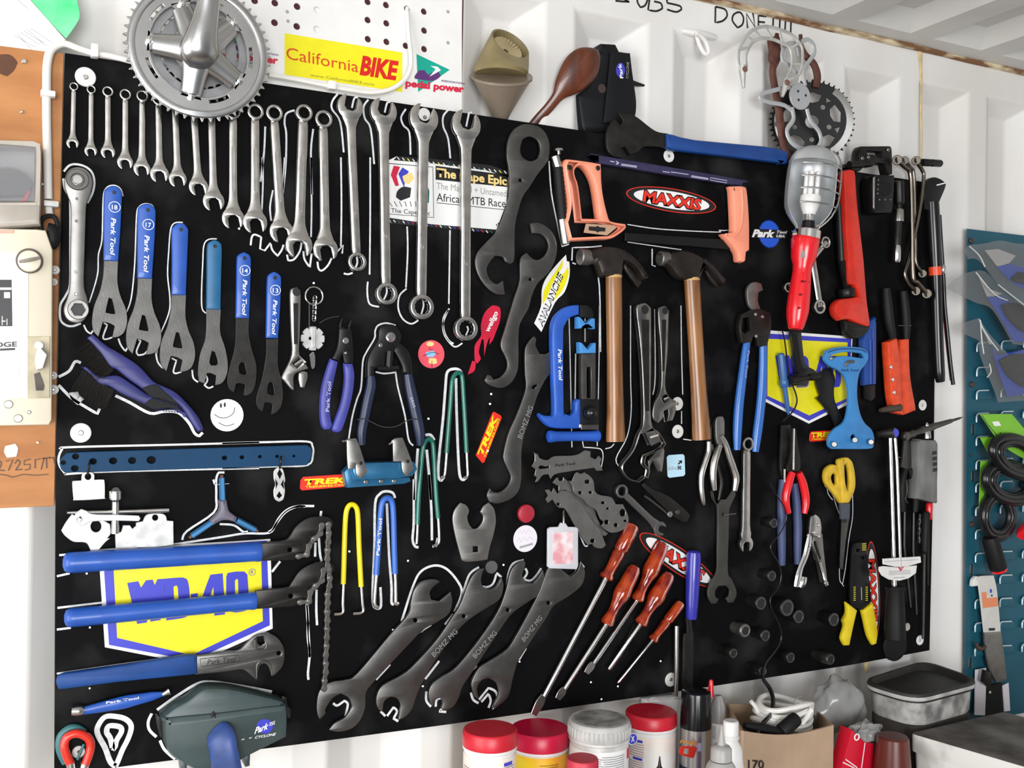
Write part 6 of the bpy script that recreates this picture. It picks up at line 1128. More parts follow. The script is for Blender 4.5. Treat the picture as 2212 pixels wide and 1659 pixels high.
o = disc('black_flap', P1('E3','880,262'), 34, .004, .006, BLKR, None); tag(o, 'round black rubber pad hanging below the torque wrench over the board edge', 'pad')
# gas soldering torch
GT = thing('soldering_torch', 'grey gas soldering torch whose pointed tip sticks out past the board', 'soldering torch', P1('D6','1990,500'))
plate('canister', P('C5','1318,1165 1335,1140 1470,1150 1486,1180 1484,1440')+P('D6','2082,300 2082,505 1898,465 1912,200'), .012, .028, mat('dirty_grey_plastic',(.20,.20,.195),.55,var=.45,vscale=25,stretch=(1,1,.5)), GT, bev=.006, sm=1)
turned('burner', (*P1('C5','1215,1110'),.04), (*P1('C5','1470,1020'),.04), [(0,7),(.2,8.5),(.22,6),(.45,7),(.8,8),(1,6.5)], STEEL, GT, 14); turned('tip', (*P1('C5','1460,1025'),.04), (*P1('C5','1692,952'),.04), [(0,6.5),(.3,5.5),(.55,4.6),(.6,3.2),(.85,2.6),(1,.5)], mat('burnt_tip_steel',(.10,.095,.09),.45,.7), GT, 12)
x, y = P1('C5','1385,1100'); turned('valve', (x,y+8,.04), (x-1,y-26,.04), [(0,9),(.4,8),(.6,4),(.8,5),(1,2)], CHROME, GT, 12); disc('ignition_knob', P1('C5','1222,1115'), 10, .04, .012, STEEL, GT, bev=.003)
for k in range(4): plate('faded_print', P('D6', f'{2030+k*2},{60+k*48} {2068+k*2},{55+k*48} {2066+k*2},{85+k*48} {2028+k*2},{90+k*48}'), .0401, .0003, PBLK, GT, sm=1)
# dark pliers and rods by the torch
BK = thing('black_pliers', 'black handled long nose pliers beside the torque wrench beam', 'pliers', P1('D6','1820,570'))
plate('jaws', P('C5','1195,1140 1235,1140 1255,1300 1265,1420 1210,1400 1170,1380 1185,1280'), .014, .008, STEEL, BK, bev=.002)
bar('handle', [(*P1('D6',s),.02) for s in '1800,215 1775,320 1770,440 1778,570'.split()], [6,8,8,6], BLKR, BK, 12, 4); bar('handle', [(*P1('D6',s),.02) for s in '1835,210 1868,320 1885,440 1880,575'.split()], [6,8,8,6], BLKR, BK, 12, 4)
bar('spring', [(*P1('D6',s),.026) for s in '1810,300 1815,400 1800,470 1820,500'.split()], 1.4, STEEL, BK, 6, 4)
DS = thing('black_screwdriver', 'long thin screwdriver with a black handle at the lower right', 'screwdriver', P1('D7','1345,1480'))
turned('handle', (*P1('D6','1978,575'),.02), (*P1('D6','1962,935'),.02), [(0,6),(.04,8.5),(.5,8.5),(.93,7.5),(.95,9.5),(1,8)], BLKR, DS, 12); bar('shaft', [(*P1('D6','1962,930'),.02),(*P1('D6','1950,1659'),.016)], 2.8, STEEL, DS, 8, 1)
RS = thing('red_handled_driver', 'red handled driver hanging behind the grey torch', 'screwdriver', P1('D6','1990,1200'))
turned('handle', (*P1('D6','2005,500'),.012), (*P1('D6','2000,640'),.012), [(0,6),(.1,7.5),(.9,7),(1,5)], REDP, RS, 12); bar('shaft', [(*P1('D6','2000,640'),.012),(*P1('D6','1990,1200'),.010)], 2.2, DSTEEL, RS, 8, 1)
for i, (s, e, lb) in enumerate((('1795,575','1845,1390','thin dark steel rod hanging right of the torque beam, left one of a pair'),('1872,580','1895,1450','thin dark steel rod hanging right of the torque beam, right one of a pair'))):
    a, b = P1('D6',s), P1('D6',e); o = bar('thin_rod', [(*a,.008),(a[0]-1,(a[1]+b[1])/2-30,.008),(*b,.006)], 2.2, STEEL, None, 8, 1); tag(o, lb, 'rod', 'thin rods by the torque wrench')
SC_ = thing('small_chain', 'short bright chain hanging beside the black screwdriver handle', 'chain', P1('D6','1915,840'))
chain(P_('D6','1925,600 1922,640 1918,680 1920,720 1915,760 1918,800 1915,835'), .012, SC_, 2.6)
# ================================================================== sockets on pegs
GSK = 'impact sockets standing on pegs'
for s, r, ln, mt, lb in (('D6 678,672',11,.03,DSTEEL,'hexagonal black socket left of the blue pliers handles'),('D6 660,1122',12,.032,DSTEEL,'black socket below the hexagonal one by the hanging cable'),
 ('D6 568,1355',15,.034,DSTEEL,'black socket with bright rim below the chrome spanner jaw'),('D6 792,1395',19,.036,BLK,'largest black socket right of the hanging cable'),('D6 890,1470',15,.036,BLK,'black socket overlapping the largest one on its lower right'),
 ('D6 1190,1495',15,.034,BLKG,'glossy black socket with a bright round glint left of the wire stripper'),('D6 435,1590',14,.034,STEELL,'knurled grey socket, brightest of the sockets'),('D6 605,1632',13,.034,DSTEEL,'black socket right of the knurled grey one'),
 ('E2 885,150',11,.036,DSTEEL,'black socket just below the knurled grey one'),('E2 1190,335',11,.040,DSTEEL,'black socket where the cable leaves the board edge'),('E2 1478,195',12,.040,BLK,'black socket near the lower edge right of the cable'),('E2 1895,215',12,.044,STEEL,'long bright socket near the lower edge below the wire stripper')):
    cr_, q = s.split(); x, y = P1(cr_, q); t = thing('socket', lb, 'socket', (x,y), 0, GSK)
    f = bp(x, y, ln); R = m(r, x, y, ln); b = Vector((f.x, -.001, f.z))
    sweep('barrel', [b, b.lerp(f,.45), b.lerp(f,.5), b.lerp(f,.97), f], [R*.88,R*.88,R,R,R*.93], mt, t, 20, True, 1)
    slab('rim', [circ(f.x, f.z, R*.93, 20), circ(f.x, f.z, R*.66, 12)], ln, .0012, STEEL if mt is not STEELL else STEELL, t, .0004); slab('mouth', [circ(f.x, f.z, R*.68, 12)], ln-.0005, .0007, PBLK, t, .0001)
    if mt is STEELL:
        for k in range(18): a = 2*math.pi*k/18; e = Vector((math.cos(a),0,math.sin(a)))*R; sweep('knurl', [b.lerp(f,.6)+e, b.lerp(f,.95)+e], .0008, CHROME, t, 5, True, 1)
# hanging lamp lead
LC = thing('lamp_lead', 'black lamp cable winding down the board and over the cardboard box', 'cable', P1('E2','1250,1400'))
bar('cable', [(*P1('D6',s),.03) for s in '640,330 690,420 765,530 785,640 730,760 655,850 660,920 715,1010 740,1120 715,1220 650,1310 655,1400 705,1500 740,1600'.split()]+[(*P1('E2',s),d_) for s,d_ in (('1370,40',.03),('1300,150',.035),('1215,260',.045),('1190,400',.06),('1265,520',.08),('1298,640',.10),('1275,780',.12),('1190,880',.145),('1135,980',.155),('1165,1100',.16),('1225,1220',.16),('1250,1400',.16))], [1.3]*5+[1.7]*9+[2.4,3,3.6,4,4.6,5,5,5,5,5,5,5], BLKG, LC, 10, 4)
# ================================================================== above the board
FU = thing('funnel', 'translucent brown plastic funnel tucked behind the top edge of the board', 'funnel', P1('A3','320,990'), -.02)
FUM = mat('smoky_brown_plastic',(.23,.185,.14),.35,var=.15,vscale=20)
turned('cone', (*P1('A3','318,1010'),-.024), (*P1('A3','332,645'),.010), [(0,18),(.12,23),(.93,64),(.94,67.5),(1,67.5)], FUM, FU, 28)
FC = thing('filter_cup', 'olive brown plastic cup with a ribbed filter sitting in the funnel', 'cup', P1('A3','320,640'), .03)
OLV = mat('olive_brown_plastic',(.27,.215,.10),.4,var=.3,vscale=18)
a_, b_ = bp(*P1('A3','312,636'),.010), bp(*P1('A3','405,375'),.016); s_ = m(1,1080,130,.04)/K
ax_ = (b_-a_).normalized(); tilt_ = Vector((.15,-.80,.58)).normalized()
def ringpts(c, nrm, r, n=28):
    u = nrm.cross(Vector((0,1,0))).normalized(); v2 = nrm.cross(u).normalized(); return [c+u*math.cos(2*math.pi*k/n)*r+v2*math.sin(2*math.pi*k/n)*r for k in range(n)]
lev = [(a_, Vector((0,-.05,1)), 215), (a_.lerp(b_,.12), Vector((0,-.08,1)), 240), (a_.lerp(b_,.5), Vector((.1,-.4,.9)), 218), (b_, tilt_, 190), (b_, tilt_, 172), (b_-tilt_*.012, tilt_, 160), (b_-tilt_*.02, tilt_, 40)]
V = [p for c, n_, r in lev for p in ringpts(c, n_.normalized(), r*s_)]; Fc = [(i*28+k, i*28+(k+1) % 28, (i+1)*28+(k+1) % 28, (i+1)*28+k) for i in range(len(lev)-1) for k in range(28)]+[tuple(range(28))[::-1], tuple((len(lev)-1)*28+k for k in range(28))]
mesh('cup', V, Fc, OLV, FC, True)
fp = ringpts(b_-tilt_*.009, tilt_, 140*s_, 26); fq = ringpts(b_-tilt_*.015, tilt_, 25*s_, 26)
for k in range(26): sweep('filter_pleat', [fp[k], fq[k]], [.0026,.001], mat('tan_paper_filter',(.42,.33,.18),.8), FC, 5, True, 1)
SPN = thing('wooden_spoon', 'dark wooden spoon tucked behind the board beside the funnel', 'spoon', P1('A3','620,1080'), -.02)
bar('spoon', [(*P1('A3',s),d_) for s,d_ in (('560,1120',-.03),('650,1010',-.022),('740,910',-.012),('810,820',-.004),('860,750',0),('930,670',.004),('1000,590',.008),('1070,520',.012),('1130,465',.014),('1155,445',.014))], [11,11,11,13,24,35,39,34,18,4], WOODS, SPN, 18, 4, .38)
BSC = thing('black_chain_scrubber', 'black chain scrubber standing behind the top edge of the board', 'chain scrubber', P1('A3','1230,1110'), -.02)
BSM = mat('soot_black_plastic',(.007,.008,.010),.42,var=.4,vscale=18,spec=.25)
plate('body', P('A3','1183,375 1200,356 1310,370 1340,430 1430,446 1450,560 1470,700 1492,870 1480,1000 1430,1100 1200,1130 1050,1130 1020,1085 985,830 1005,790 1070,740 1130,600 1160,500 1140,436 1178,410'), -.051, .038, BSM, BSC, bev=.007)
plate('face', P('A3','1260,440 1430,450 1475,860 1470,980 1400,1050 1200,1050 1230,760'), -.0135, .006, BSM, BSC, bev=.003)
turned('spike', (*P1('A3','1440,708'),-.02), (*P1('A3','1546,730'),-.02), [(0,7),(.5,4.5),(1,2.5)], BLK, BSC, 10); disc('spindle_hole', P1('A3','1188,755'), 10, -.0131, .001, mat('dirt_brown',(.05,.03,.025),.6), BSC)
plate('badge', ell('A3','1345,598',38,62,20), -.0074, .0004, PBLUE, BSC); text('Park', P1('A3','1368,668'), P1('A3','1350,540'), P1('A3','1340,668'), -.0069, WPAPER, BSC, bold=.03)
text('CYCLONE', P1('A3','1412,668'), P1('A3','1418,530'), P1('A3','1390,668'), -.0074, PGREY, BSC)
UPW = thing('pedal_spanner', 'dark pedal spanner with a deep blue grip resting on the top edge of the board', 'spanner', P1('A3','1500,1320'))
plate('blade', P('A3','1225,1190 1240,1090 1290,1015 1312,1030 1348,1066 1368,1030 1325,962 1400,972 1480,992 1640,1112 1756,1138 1756,1260 1560,1250 1500,1292 1430,1320 1392,1250 1345,1268 1362,1346 1300,1340 1240,1290'), .012, .008, DSTEEL, UPW, bev=.002)
plate('grip', P('A3','1745,1138 1800,1145')+P('B4','800,5 1390,60 1560,95 1592,125 1592,180 1560,205 1500,200 600,90')+P('A3','1790,1272 1748,1255'), .010, .016, mat('deep_cobalt_grip',(.008,.055,.25),.4,var=.2), UPW, bev=.0045, sm=2)
# hung parts at the upper right
RB = thing('rusty_shackle', 'rust brown double pronged bracket hanging at the upper right', 'bracket', P1('A4','600,1040'), .01)
RUSTB = mat('rust_brown_steel',(.13,.045,.03),.6,.2,var=.5,vscale=40)
for s, rr in (('555,225 548,300 545,380 525,470 535,560 560,700 580,850 605,1000 640,1070',[5,8,9,9,9,9.5,10,10,8]),('712,232 718,300 745,370 800,430 825,510 815,590',[5,5,8,9,9.5,9])): bar('limb', [(*P1('A4',q),.012) for q in s.split()], rr, RUSTB, RB, 10, 4, .6)
plate('fork', P('A4','510,262 540,270 552,235 585,245 582,300 588,380 560,450 520,400 520,330'), .008, .012, RUSTB, RB, bev=.003)
c7 = P1('A4','790,815')
def tilted(o, c, d, ang):
    v = bp(*c, d)-Vector(o['_b']); o.data.transform(Matrix.Translation(v) @ Matrix.Rotation(ang, 4, 'Z') @ Matrix.Translation(-v))
BR = thing('black_chainring', 'black chainring with a bright outer arc leaning on the wall at the upper right', 'chainring', c7, .01)
r7 = m(92, *c7, .01); v7 = bp(*c7, .003)
hol = [lambda v, a=a: [(v.x+r7*q*math.cos(a+w_), v.z+r7*q*math.sin(a+w_)) for q, w_ in ((.50,-.30),(.66,-.34),(.70,0),(.66,.34),(.50,.30),(.44,0))] for a in [math.radians(18+72*k) for k in range(5)]]
hol += [lambda v, a=a: circ(v.x+r7*.42*math.cos(a), v.z+r7*.42*math.sin(a), r7*.06, 12) for a in [math.radians(54+72*k) for k in range(5)]]
hol += [lambda v, a=a: [(v.x+r7*q*math.cos(a+w_), v.z+r7*q*math.sin(a+w_)) for q, w_ in ((.55,0),(.66,-.12),(.66,.12))] for a in [math.radians(54+72*k) for k in range(5)]]
hol += [lambda v: circ(v.x, v.z, r7*.16, 18)]
o = gear(c7, .003, .003, r7, 46, .07, 0, BLK, BR, 'ring', hol); tilted(o, c7, .006, -.52)
o = slab('bright_band', [[(v7.x+r7*q*math.cos(math.radians(a)), v7.z+r7*q*math.sin(math.radians(a))) for q, a in [(.92,-60+9*k) for k in range(14)]+[(.76,57-9*k) for k in range(14)]]], .006, .0015, CHROME2, BR, .0004); tilted(o, c7, .006, -.52)
o = slab('bright_band', [[(v7.x+r7*q*math.cos(math.radians(a)), v7.z+r7*q*math.sin(math.radians(a))) for q, a in [(.92,160+6*k) for k in range(9)]+[(.76,208-6*k) for k in range(9)]]], .006, .0015, CHROME2, BR, .0004); tilted(o, c7, .006, -.52)
FG = thing('figure_bracket', 'pale grey cut-out metal bracket shaped like a figure with looped legs', 'bracket', P1('A4','760,1015'), .02)
FGM = mat('pale_grey_paint',(.40,.41,.42),.45,.2)
disc('torso', P1('A4','712,645'), 29, .028, .004, FGM, FG)
def loopbar(name, crop, s, r, d, mt, parent): return bar(name, [(*P1(crop,q),d) for q in s.split()], r, mt, parent, 8, 4, .4)
loopbar('leg_loop', 'A4', '655,720 665,800 622,870 640,940 690,985 760,1008 820,995 850,945 835,880 780,810 755,730', 5.5, .03, FGM, FG)
loopbar('arm_loop', 'A4', '640,580 540,605 455,630 445,660 500,685 600,705 650,740', 4.8, .03, FGM, FG)
loopbar('shoulder', 'A4', '670,575 690,500 640,440 590,400 595,330 640,290 690,310 705,380', 4.6, .03, FGM, FG); loopbar('shoulder', 'A4', '745,575 735,470 770,410 805,360 800,300 760,265 720,280', 4.8, .03, FGM, FG)
for s in ('697,612','748,640','700,670'): disc('hole', P1('A4',s), 3, .0321, .0004, PBLK, FG, n=10)
WA = thing('white_arch_bracket', 'chalky white arched bracket hooked over the rusty shackle', 'bracket', P1('A4','340,580'), .03)
WAM = mat('chalky_white_alloy',(.52,.51,.48),.5,.3,var=.25,vscale=40)
loopbar('outer_rail', 'A4', '310,470 296,400 305,320 350,240 410,192 480,178 560,195 640,225 700,280 725,330 725,430 700,500 640,570', 4, .045, WAM, WA)
loopbar('inner_rail', 'A4', '350,450 345,380 365,320 400,275 450,258 520,262 590,290 640,320 655,380 650,460 610,545', 4, .045, WAM, WA)
for a, b in (('300,330','370,322'),('350,240','400,275'),('405,200','450,258'),('480,180','520,262'),('570,200','590,290'),('700,290','645,325'),('725,430','655,430'),('690,510','635,500')): bar('rung', [(*P1('A4',a),.045),(*P1('A4',b),.045)], 3.2, WAM, WA, 8, 1, .6)
for s, e in (('320,440','330,590'),('625,540','590,650')): bar('foot', [(*P1('A4',s),.045),(*P1('A4',e),.045)], [9,3], WAM, WA, 10, 1); 
for s in ('343,462','628,552'): disc('bush', P1('A4',s), 7, .049, .003, mat('brown_bush',(.16,.09,.06),.5), WA, n=14)
# ================================================================== workbench and what stands on it
ZB = Z0-.20
BENCH = mat('worn_bench_board', (.55,.50,.44), .6, var=.3, vscale=8)
WBN = thing('workbench', 'workbench top below the tool board carrying the jars and boxes', 'workbench', Vector((1.1,-.3,0)))
box('bench_top', (-.2,-.55,ZB-.035), (2.9,RY-.004,ZB), BENCH, WBN, .003)
for x in (0, 2.7):
    for y in (-.5, -.06): box('leg', (x,y-.03,0), (x+.06,y+.03,ZB-.035), BENCH, WBN, .003)
def hp(x, y, z):
    r = cf+cr*((x-1106)/FPX)-cu*((y-829.5)/FPX); return CAM+r*((z-CAM.z)/r.z)
def vlathe(name, c, prof, mt, parent=None, n=32):
    """prof = [(z, r)] around the vertical axis through c"""
    return sweep(name, [Vector((c.x, c.y, z)) for z, r in prof], [max(r, 1e-4) for z, r in prof], mt, parent, n, True, 1)
def arc(name, c, R, z0, z1, a0, a1, mt, parent, n=10, tilt=0):
    """curved patch on a jar; angle 0 faces the camera, positive to the right"""
    f = math.atan2(CAM.y-c.y, CAM.x-c.x); V = []
    for i in range(n+1):
        a = f+math.radians(a0+(a1-a0)*i/n); dz = tilt*i/n
        for r, z in ((R, z0+dz), (R, z1+dz), (R-.0006, z0+dz), (R-.0006, z1+dz)): V.append((c.x+r*math.cos(a), c.y+r*math.sin(a), z))
    Fc = []
    for i in range(n):
        b = i*4; Fc += [(b,b+4,b+5,b+1),(b+2,b+3,b+7,b+6),(b+1,b+5,b+7,b+3),(b,b+2,b+6,b+4)]
    Fc += [(0,1,3,2),(n*4,n*4+2,n*4+3,n*4+1)]
    return mesh(name, V, Fc, mt, parent, True)
REDL = mat('red_lid_plastic', (.60,.012,.03), .38, var=.2, vscale=20); REDL2 = mat('crimson_lid_plastic', (.58,.004,.045), .35)
def jar(label, top, d, rpx, lidm, bodym, lid_h, stripes=(), rib=False, cat='jar', lidr=1.0):
    p = bp(*top, d); R = m(rpx, *top, d); zt = p.z; t = thing('screw_jar', label, cat, Vector((p.x, p.y, ZB)))
    vlathe('body', p, [(ZB,R*.9),(ZB+.004,R*.94),(zt-lid_h-.006,R*.94),(zt-lid_h-.004,R*.985),(zt-lid_h+.001,R*.985)], bodym, t)
    vlathe('lid', p, [(zt-lid_h,R*.99),(zt-lid_h+.002,R),(zt-.003,R*.985),(zt-.0008,R*.95),(zt,R*.93)], lidm, t)
    if rib: vlathe('lid_recess', p, [(zt-.001,R*.84),(zt+.0006,R*.84)], mat('dirty_lid_disc',(.42,.42,.40),.5,col2=(.16,.155,.15),vscale=40), t)
    return t, p, R, zt
def lines(t, p, R, z, n, a0, a1, mt, step=.004):
    for k in range(n): arc('print_line', p, R+.0008, z-k*step-.0009, z-k*step, a0, a1-random.uniform(0, 12), mt, t, 6)
LBLW = mat('peach_white_label', (.80,.66,.56), .4, col2=(.84,.82,.79), vscale=12); GPR = mat('dusty_print', (.33,.24,.30), .5)
t, p, R, zt = jar('red lidded jar with a peach white label, leftmost on the bench', (1058.8,1573), .135, 60, REDL, WPLAS, .0235)
arc('label', p, R*.945+.0004, ZB+.02, zt-.034, -85, 85, LBLW, t, 16); arc('badge', p, R*.945+.0014, zt-.045, zt-.040, 32, 55, PBLUE, t); lines(t, p, R*.945+.0006, zt-.047, 14, 62, 10, GPR); lines(t, p, R*.945+.0006, zt-.050, 12, 5, -60, GPR)
OL = mat('orange_yellow_label', (.86,.62,.02), .4, col2=(.86,.24,.02), vscale=14, detail=1)
t, p, R, zt = jar('crimson lidded jar with a yellow and orange label', (1166,1571), .066, 65, REDL2, WPLAS, .027)
arc('label', p, R*.945+.0004, ZB+.02, zt-.034, -85, 85, OL, t, 16); lines(t, p, R*.945+.0006, zt-.045, 7, 40, 10, mat('brown_print',(.3,.15,.02),.5), .0035); arc('red_box', p, R*.945+.0014, zt-.066, zt-.058, 52, 75, PRED, t); arc('red_box', p, R*.945+.0014, zt-.078, zt-.070, 52, 75, PRED, t); arc('blue_box', p, R*.945+.0014, zt-.085, zt-.064, -60, -45, PBLUE, t)
GREYL = mat('grubby_grey_lid', (.55,.55,.53), .5, col2=(.30,.29,.28), vscale=16)
t, p, R, zt = jar('white jar with a grubby grey ribbed lid', (1295,1552), .125, 67.5, GREYL, mat('grubby_white_plastic',(.74,.74,.72),.45,col2=(.50,.48,.46),vscale=14,hi=.5), .026, rib=True)
for k in range(44):
    a = math.radians(k*360/44); e = Vector((math.cos(a)*R*.995, math.sin(a)*R*.995, 0)); sweep('lid_rib', [Vector((p.x,p.y,zt-.022))+e, Vector((p.x,p.y,zt-.008))+e], .0012, GREYL, t, 5, True, 1)
arc('label', p, R*.945+.0004, ZB+.02, zt-.038, -80, 80, WPAPER, t, 16); lines(t, p, R*.945+.0006, zt-.045, 12, 55, 12, PGREY, .0035); lines(t, p, R*.945+.0006, zt-.048, 12, 4, -45, PGREY, .0035); arc('red_box', p, R*.945+.0014, zt-.055, zt-.040, 66, 80, PRED2, t)
t, p, R, zt = jar('red lidded jar with a round blue badge, right of the grey lidded one', (1406.5,1535), .062, 56, REDL, WPLAS, .022)
arc('label', p, R*.945+.0004, ZB+.02, zt-.034, -85, 85, LBLW, t, 16); arc('badge', p, R*.945+.0014, zt-.043, zt-.039, -18, -40, PBLUE, t); arc('badge', p, R*.945+.0014, zt-.073, zt-.069, -18, -42, PBLUE, t); lines(t, p, R*.945+.0006, zt-.046, 6, -15, -72, GPR); lines(t, p, R*.945+.0006, zt-.076, 8, -15, -72, GPR)
bx_ = P1('D8','1608,1250'); disc('round_badge', bx_, 12.5, .062+R*.80, .0012, WPAPER, t); disc('round_badge', bx_, 11, .0632+R*.80, .0006, PBLUE, t); text('X', (bx_[0]-4,bx_[1]+6), (bx_[0]+4,bx_[1]+5), (bx_[0]-4,bx_[1]-6), .0638+R*.80, WPAPER, t, bold=.03)
t, p, R, zt = jar('small jar with a dusty red cap in front of the others', (1258.5,1637), .20, 35, mat('dusty_red_cap',(.55,.03,.06),.5,var=.2,vscale=30), WPLAS, .03)
# spray can
p = bp(1504,1492,.10); R = m(34,1504,1492,.10); zc = p.z
t = thing('spray_can', 'silver spray can with a black cap and orange lettering', 'spray can', Vector((p.x,p.y,ZB)))
s_ = m(1,1504,1540,.10)
vlathe('can', p, [(ZB,R),(zc-77*s_,R),(zc-76*s_,R*.96)], mat('brushed_can',(.62,.62,.61),.25,.9), t); vlathe('cap', p, [(zc-77*s_,R),(zc-70*s_,R),(zc-8*s_,R*.93),(zc-2*s_,R*.90),(zc,R*.82)], BLKG, t)
vlathe('base_band', p, [(ZB+.001,R*1.005),(zc-156*s_,R*1.005)], mat('navy_can_print',(.01,.015,.06),.3), t)
arc('badge', p, R+.0006, zc-118*s_, zc-101*s_, -8, 22, mat('lilac_can_print',(.42,.40,.62),.35), t); dO = .10+R*.93
text('mula', P1('E2','328,1080'), P1('E2','512,1110'), P1('E2','328,1030'), dO, mat('orange_print',(.85,.32,.02),.4), t, bold=.02, shear=.3)
plate('red_numeral', P('E2','345,1115 480,1120 508,1140 480,1225 455,1238 340,1205 318,1170'), dO, .0012, PRED, t, [P('E2','375,1140 425,1140 418,1200 362,1195')], bev=.0003)
# bottles
CLG = mat('cloudy_grey_plastic',(.40,.39,.38),.4,trans=.2)
p = bp(1551,1508,.075); R = m(14,1551,1508,.075); s_ = m(1,1551,1520,.075); t = thing('nozzle_bottle', 'cloudy bottle with a bright red pointed nozzle cap behind the spray can', 'bottle', Vector((p.x,p.y,ZB)))
zt = bp(1536,1468,.075).z; pp = bp(1536,1470,.075)
vlathe('nozzle', Vector((pp.x,pp.y,0)), [(zt-36*s_,7.5*s_),(zt-4*s_,4.5*s_),(zt,3*s_)], REDP, t, 16); vlathe('bottle', Vector((p.x,p.y,0)), [(ZB,17*s_),(zt-95*s_,17*s_),(zt-60*s_,15*s_),(zt-46*s_,11*s_),(zt-36*s_,7*s_)], CLG, t, 20)
arc('label', p, 17.6*s_, ZB+.02, zt-93*s_, -80, 80, WPAPER, t, 10); lines(t, p, 17.7*s_, zt-98*s_, 8, -10, -65, PGREY, .003)
p = bp(1579,1562,.215); s_ = m(1,1579,1562,.215); zt = bp(1579,1556,.215).z; t = thing('white_bottle', 'white plastic bottle with a plain white cap beside the cardboard box', 'bottle', Vector((p.x,p.y,ZB)))
vlathe('cap', p, [(zt-30*s_,17*s_),(zt-2*s_,16.5*s_),(zt,14*s_)], WPLAS, t, 20); vlathe('bottle', p, [(ZB,30*s_),(zt-98*s_,30*s_),(zt-96*s_,28*s_),(zt-60*s_,25*s_),(zt-42*s_,16*s_),(zt-38*s_,18.5*s_),(zt-34*s_,18.5*s_),(zt-30*s_,15*s_)], WPLAS, t, 24); vlathe('violet_band', p, [(ZB+.02,30.4*s_),(zt-102*s_,30.4*s_)], mat('violet_label',(.25,.03,.35),.4), t, 24)
p = bp(1558,1625,.26); s_ = m(1,1558,1625,.26); zt = bp(1563,1566,.26).z; t = thing('grey_nozzle_bottle', 'grey squeeze bottle with a long conical nozzle in front', 'bottle', Vector((p.x,p.y,ZB)))
vlathe('nozzle', p, [(zt-42*s_,9.5*s_),(zt-38*s_,8.5*s_),(zt-3*s_,2.6*s_),(zt,1.5*s_)], CLG, t, 18); vlathe('collar', p, [(zt-74*s_,23*s_),(zt-50*s_,22.5*s_),(zt-44*s_,18*s_),(zt-41*s_,9*s_)], CLG, t, 24); vlathe('bottle', p, [(ZB,34*s_),(zt-100*s_,34*s_),(zt-86*s_,30*s_),(zt-76*s_,23*s_)], CLG, t, 24)
p = bp(1425,1640,.21); s_ = m(1,1425,1640,.21); zt = bp(1426,1634,.21).z; t = thing('dark_nozzle_tube', 'tube with a dark pointed nozzle in front of the badge jar', 'bottle', Vector((p.x,p.y,ZB)))
vlathe('nozzle', p, [(zt-24*s_,6*s_),(zt-20*s_,4*s_),(zt,1.2*s_)], BLK, t, 14); vlathe('tube', p, [(ZB,12*s_),(zt-40*s_,12*s_),(zt-26*s_,7*s_),(zt-23*s_,6*s_)], mat('navy_can_print'), t, 16)
# white box behind the jars
a_ = bp(1400,1510,.013); o = box('white_carton', (a_.x,-.013,ZB), (a_.x+.068,.011,a_.z-.004), WPAPER, None, .002); tag(o, 'plain white carton behind the red lidded jar at the board edge', 'carton')
bar('grey_wire', [(*P1('E2',s),.05) for s in '0,640 60,615 160,640 260,610 340,620'.split()], 2.5, PGREY, o, 8, 4)
# cardboard box with cable
CDM = mat('brown_cardboard',(.47,.33,.22),.75,var=.2,vscale=10,col2=(.38,.26,.17))
CX = thing('cardboard_box', 'open cardboard box holding a coil of white cable', 'cardboard box', bp(1700,1640,.15))
cA, cB, cC, cD = bp(*P1('E2','968,955'),.175), bp(*P1('E2','1928,895'),.165), bp(*P1('E2','1700,690'),.03), bp(*P1('E2','808,668'),.045)
def panel3(name, p, q, z0, th, mt, parent, dip=0):
    n = 8; out = (q-p).cross(Vector((0,0,1))).normalized()*th; V, Fc = [], []
    for i in range(n+1):
        f = i/n; c = p.lerp(q, f); z = c.z-dip*math.sin(math.pi*f)
        V += [Vector((c.x,c.y,z0)), Vector((c.x,c.y,z)), Vector((c.x,c.y,z))+out, Vector((c.x,c.y,z0))+out]
    for i in range(n):
        b = i*4
        for k in range(4): Fc.append((b+k, b+(k+1) % 4, b+4+(k+1) % 4, b+4+k))
    Fc += [(0,3,2,1), tuple(n*4+k for k in range(4))]
    return mesh(name, V, Fc, mt, parent)
panel3('front_flap', cA, cB, ZB, -.004, CDM, CX, .012); panel3('side_flap', cD, cA, ZB, -.004, CDM, CX); panel3('back_flap', cC, cD, ZB, -.004, CDM, CX); panel3('side_flap', cB, cC, ZB, -.004, CDM, CX)
text('170', P1('E2','1040,1345'), P1('E2','1205,1350'), P1('E2','1040,1255'), .176, PBLK, CX, bold=.01)
WCO = thing('white_cable_coil', 'coil of white cable lying in the cardboard box', 'cable', bp(*P1('E2','1350,850'),.10))
cc = bp(*P1('E2','1375,815'),.105); rx_ = m(72,1686,1548,.10)
for k in range(5):
    pts = [cc+Vector((rx_*(1-.04*k)*math.cos(a)*1.05+.003*k, .035*math.sin(a), .006+.009*(k-2)+.006*math.sin(2*a+k)+.012*math.cos(a)*(-.3))) for a in [q*math.pi/10 for q in range(21)]]
    sweep('coil_turn', pts, .0048, WC, WCO, 8, True, 2)
bar('tail', [(*P1('E2',s),.12) for s in '1070,650 1110,700 1140,760'.split()], 4.5, WC, WCO, 8, 3); bar('tie', [(*P1('E2',s),.145) for s in '1700,730 1650,810 1590,890'.split()], 5.5, WC, WCO, 8, 3)
BPL = thing('black_plug', 'black cylindrical plug lying on the coil of white cable', 'plug', bp(*P1('E2','1450,900'),.15))
turned('plug', (*P1('E2','1380,965'),.155), (*P1('E2','1550,815'),.155), [(0,13),(.05,14.5),(.8,14.5),(.95,13),(1,10)], BLKR, BPL, 16); turned('lead', (*P1('E2','1380,965'),.155), (*P1('E2','1000,900'),.145), [(0,8),(.4,10),(.8,9),(1,6)], BLKR, BPL, 10)
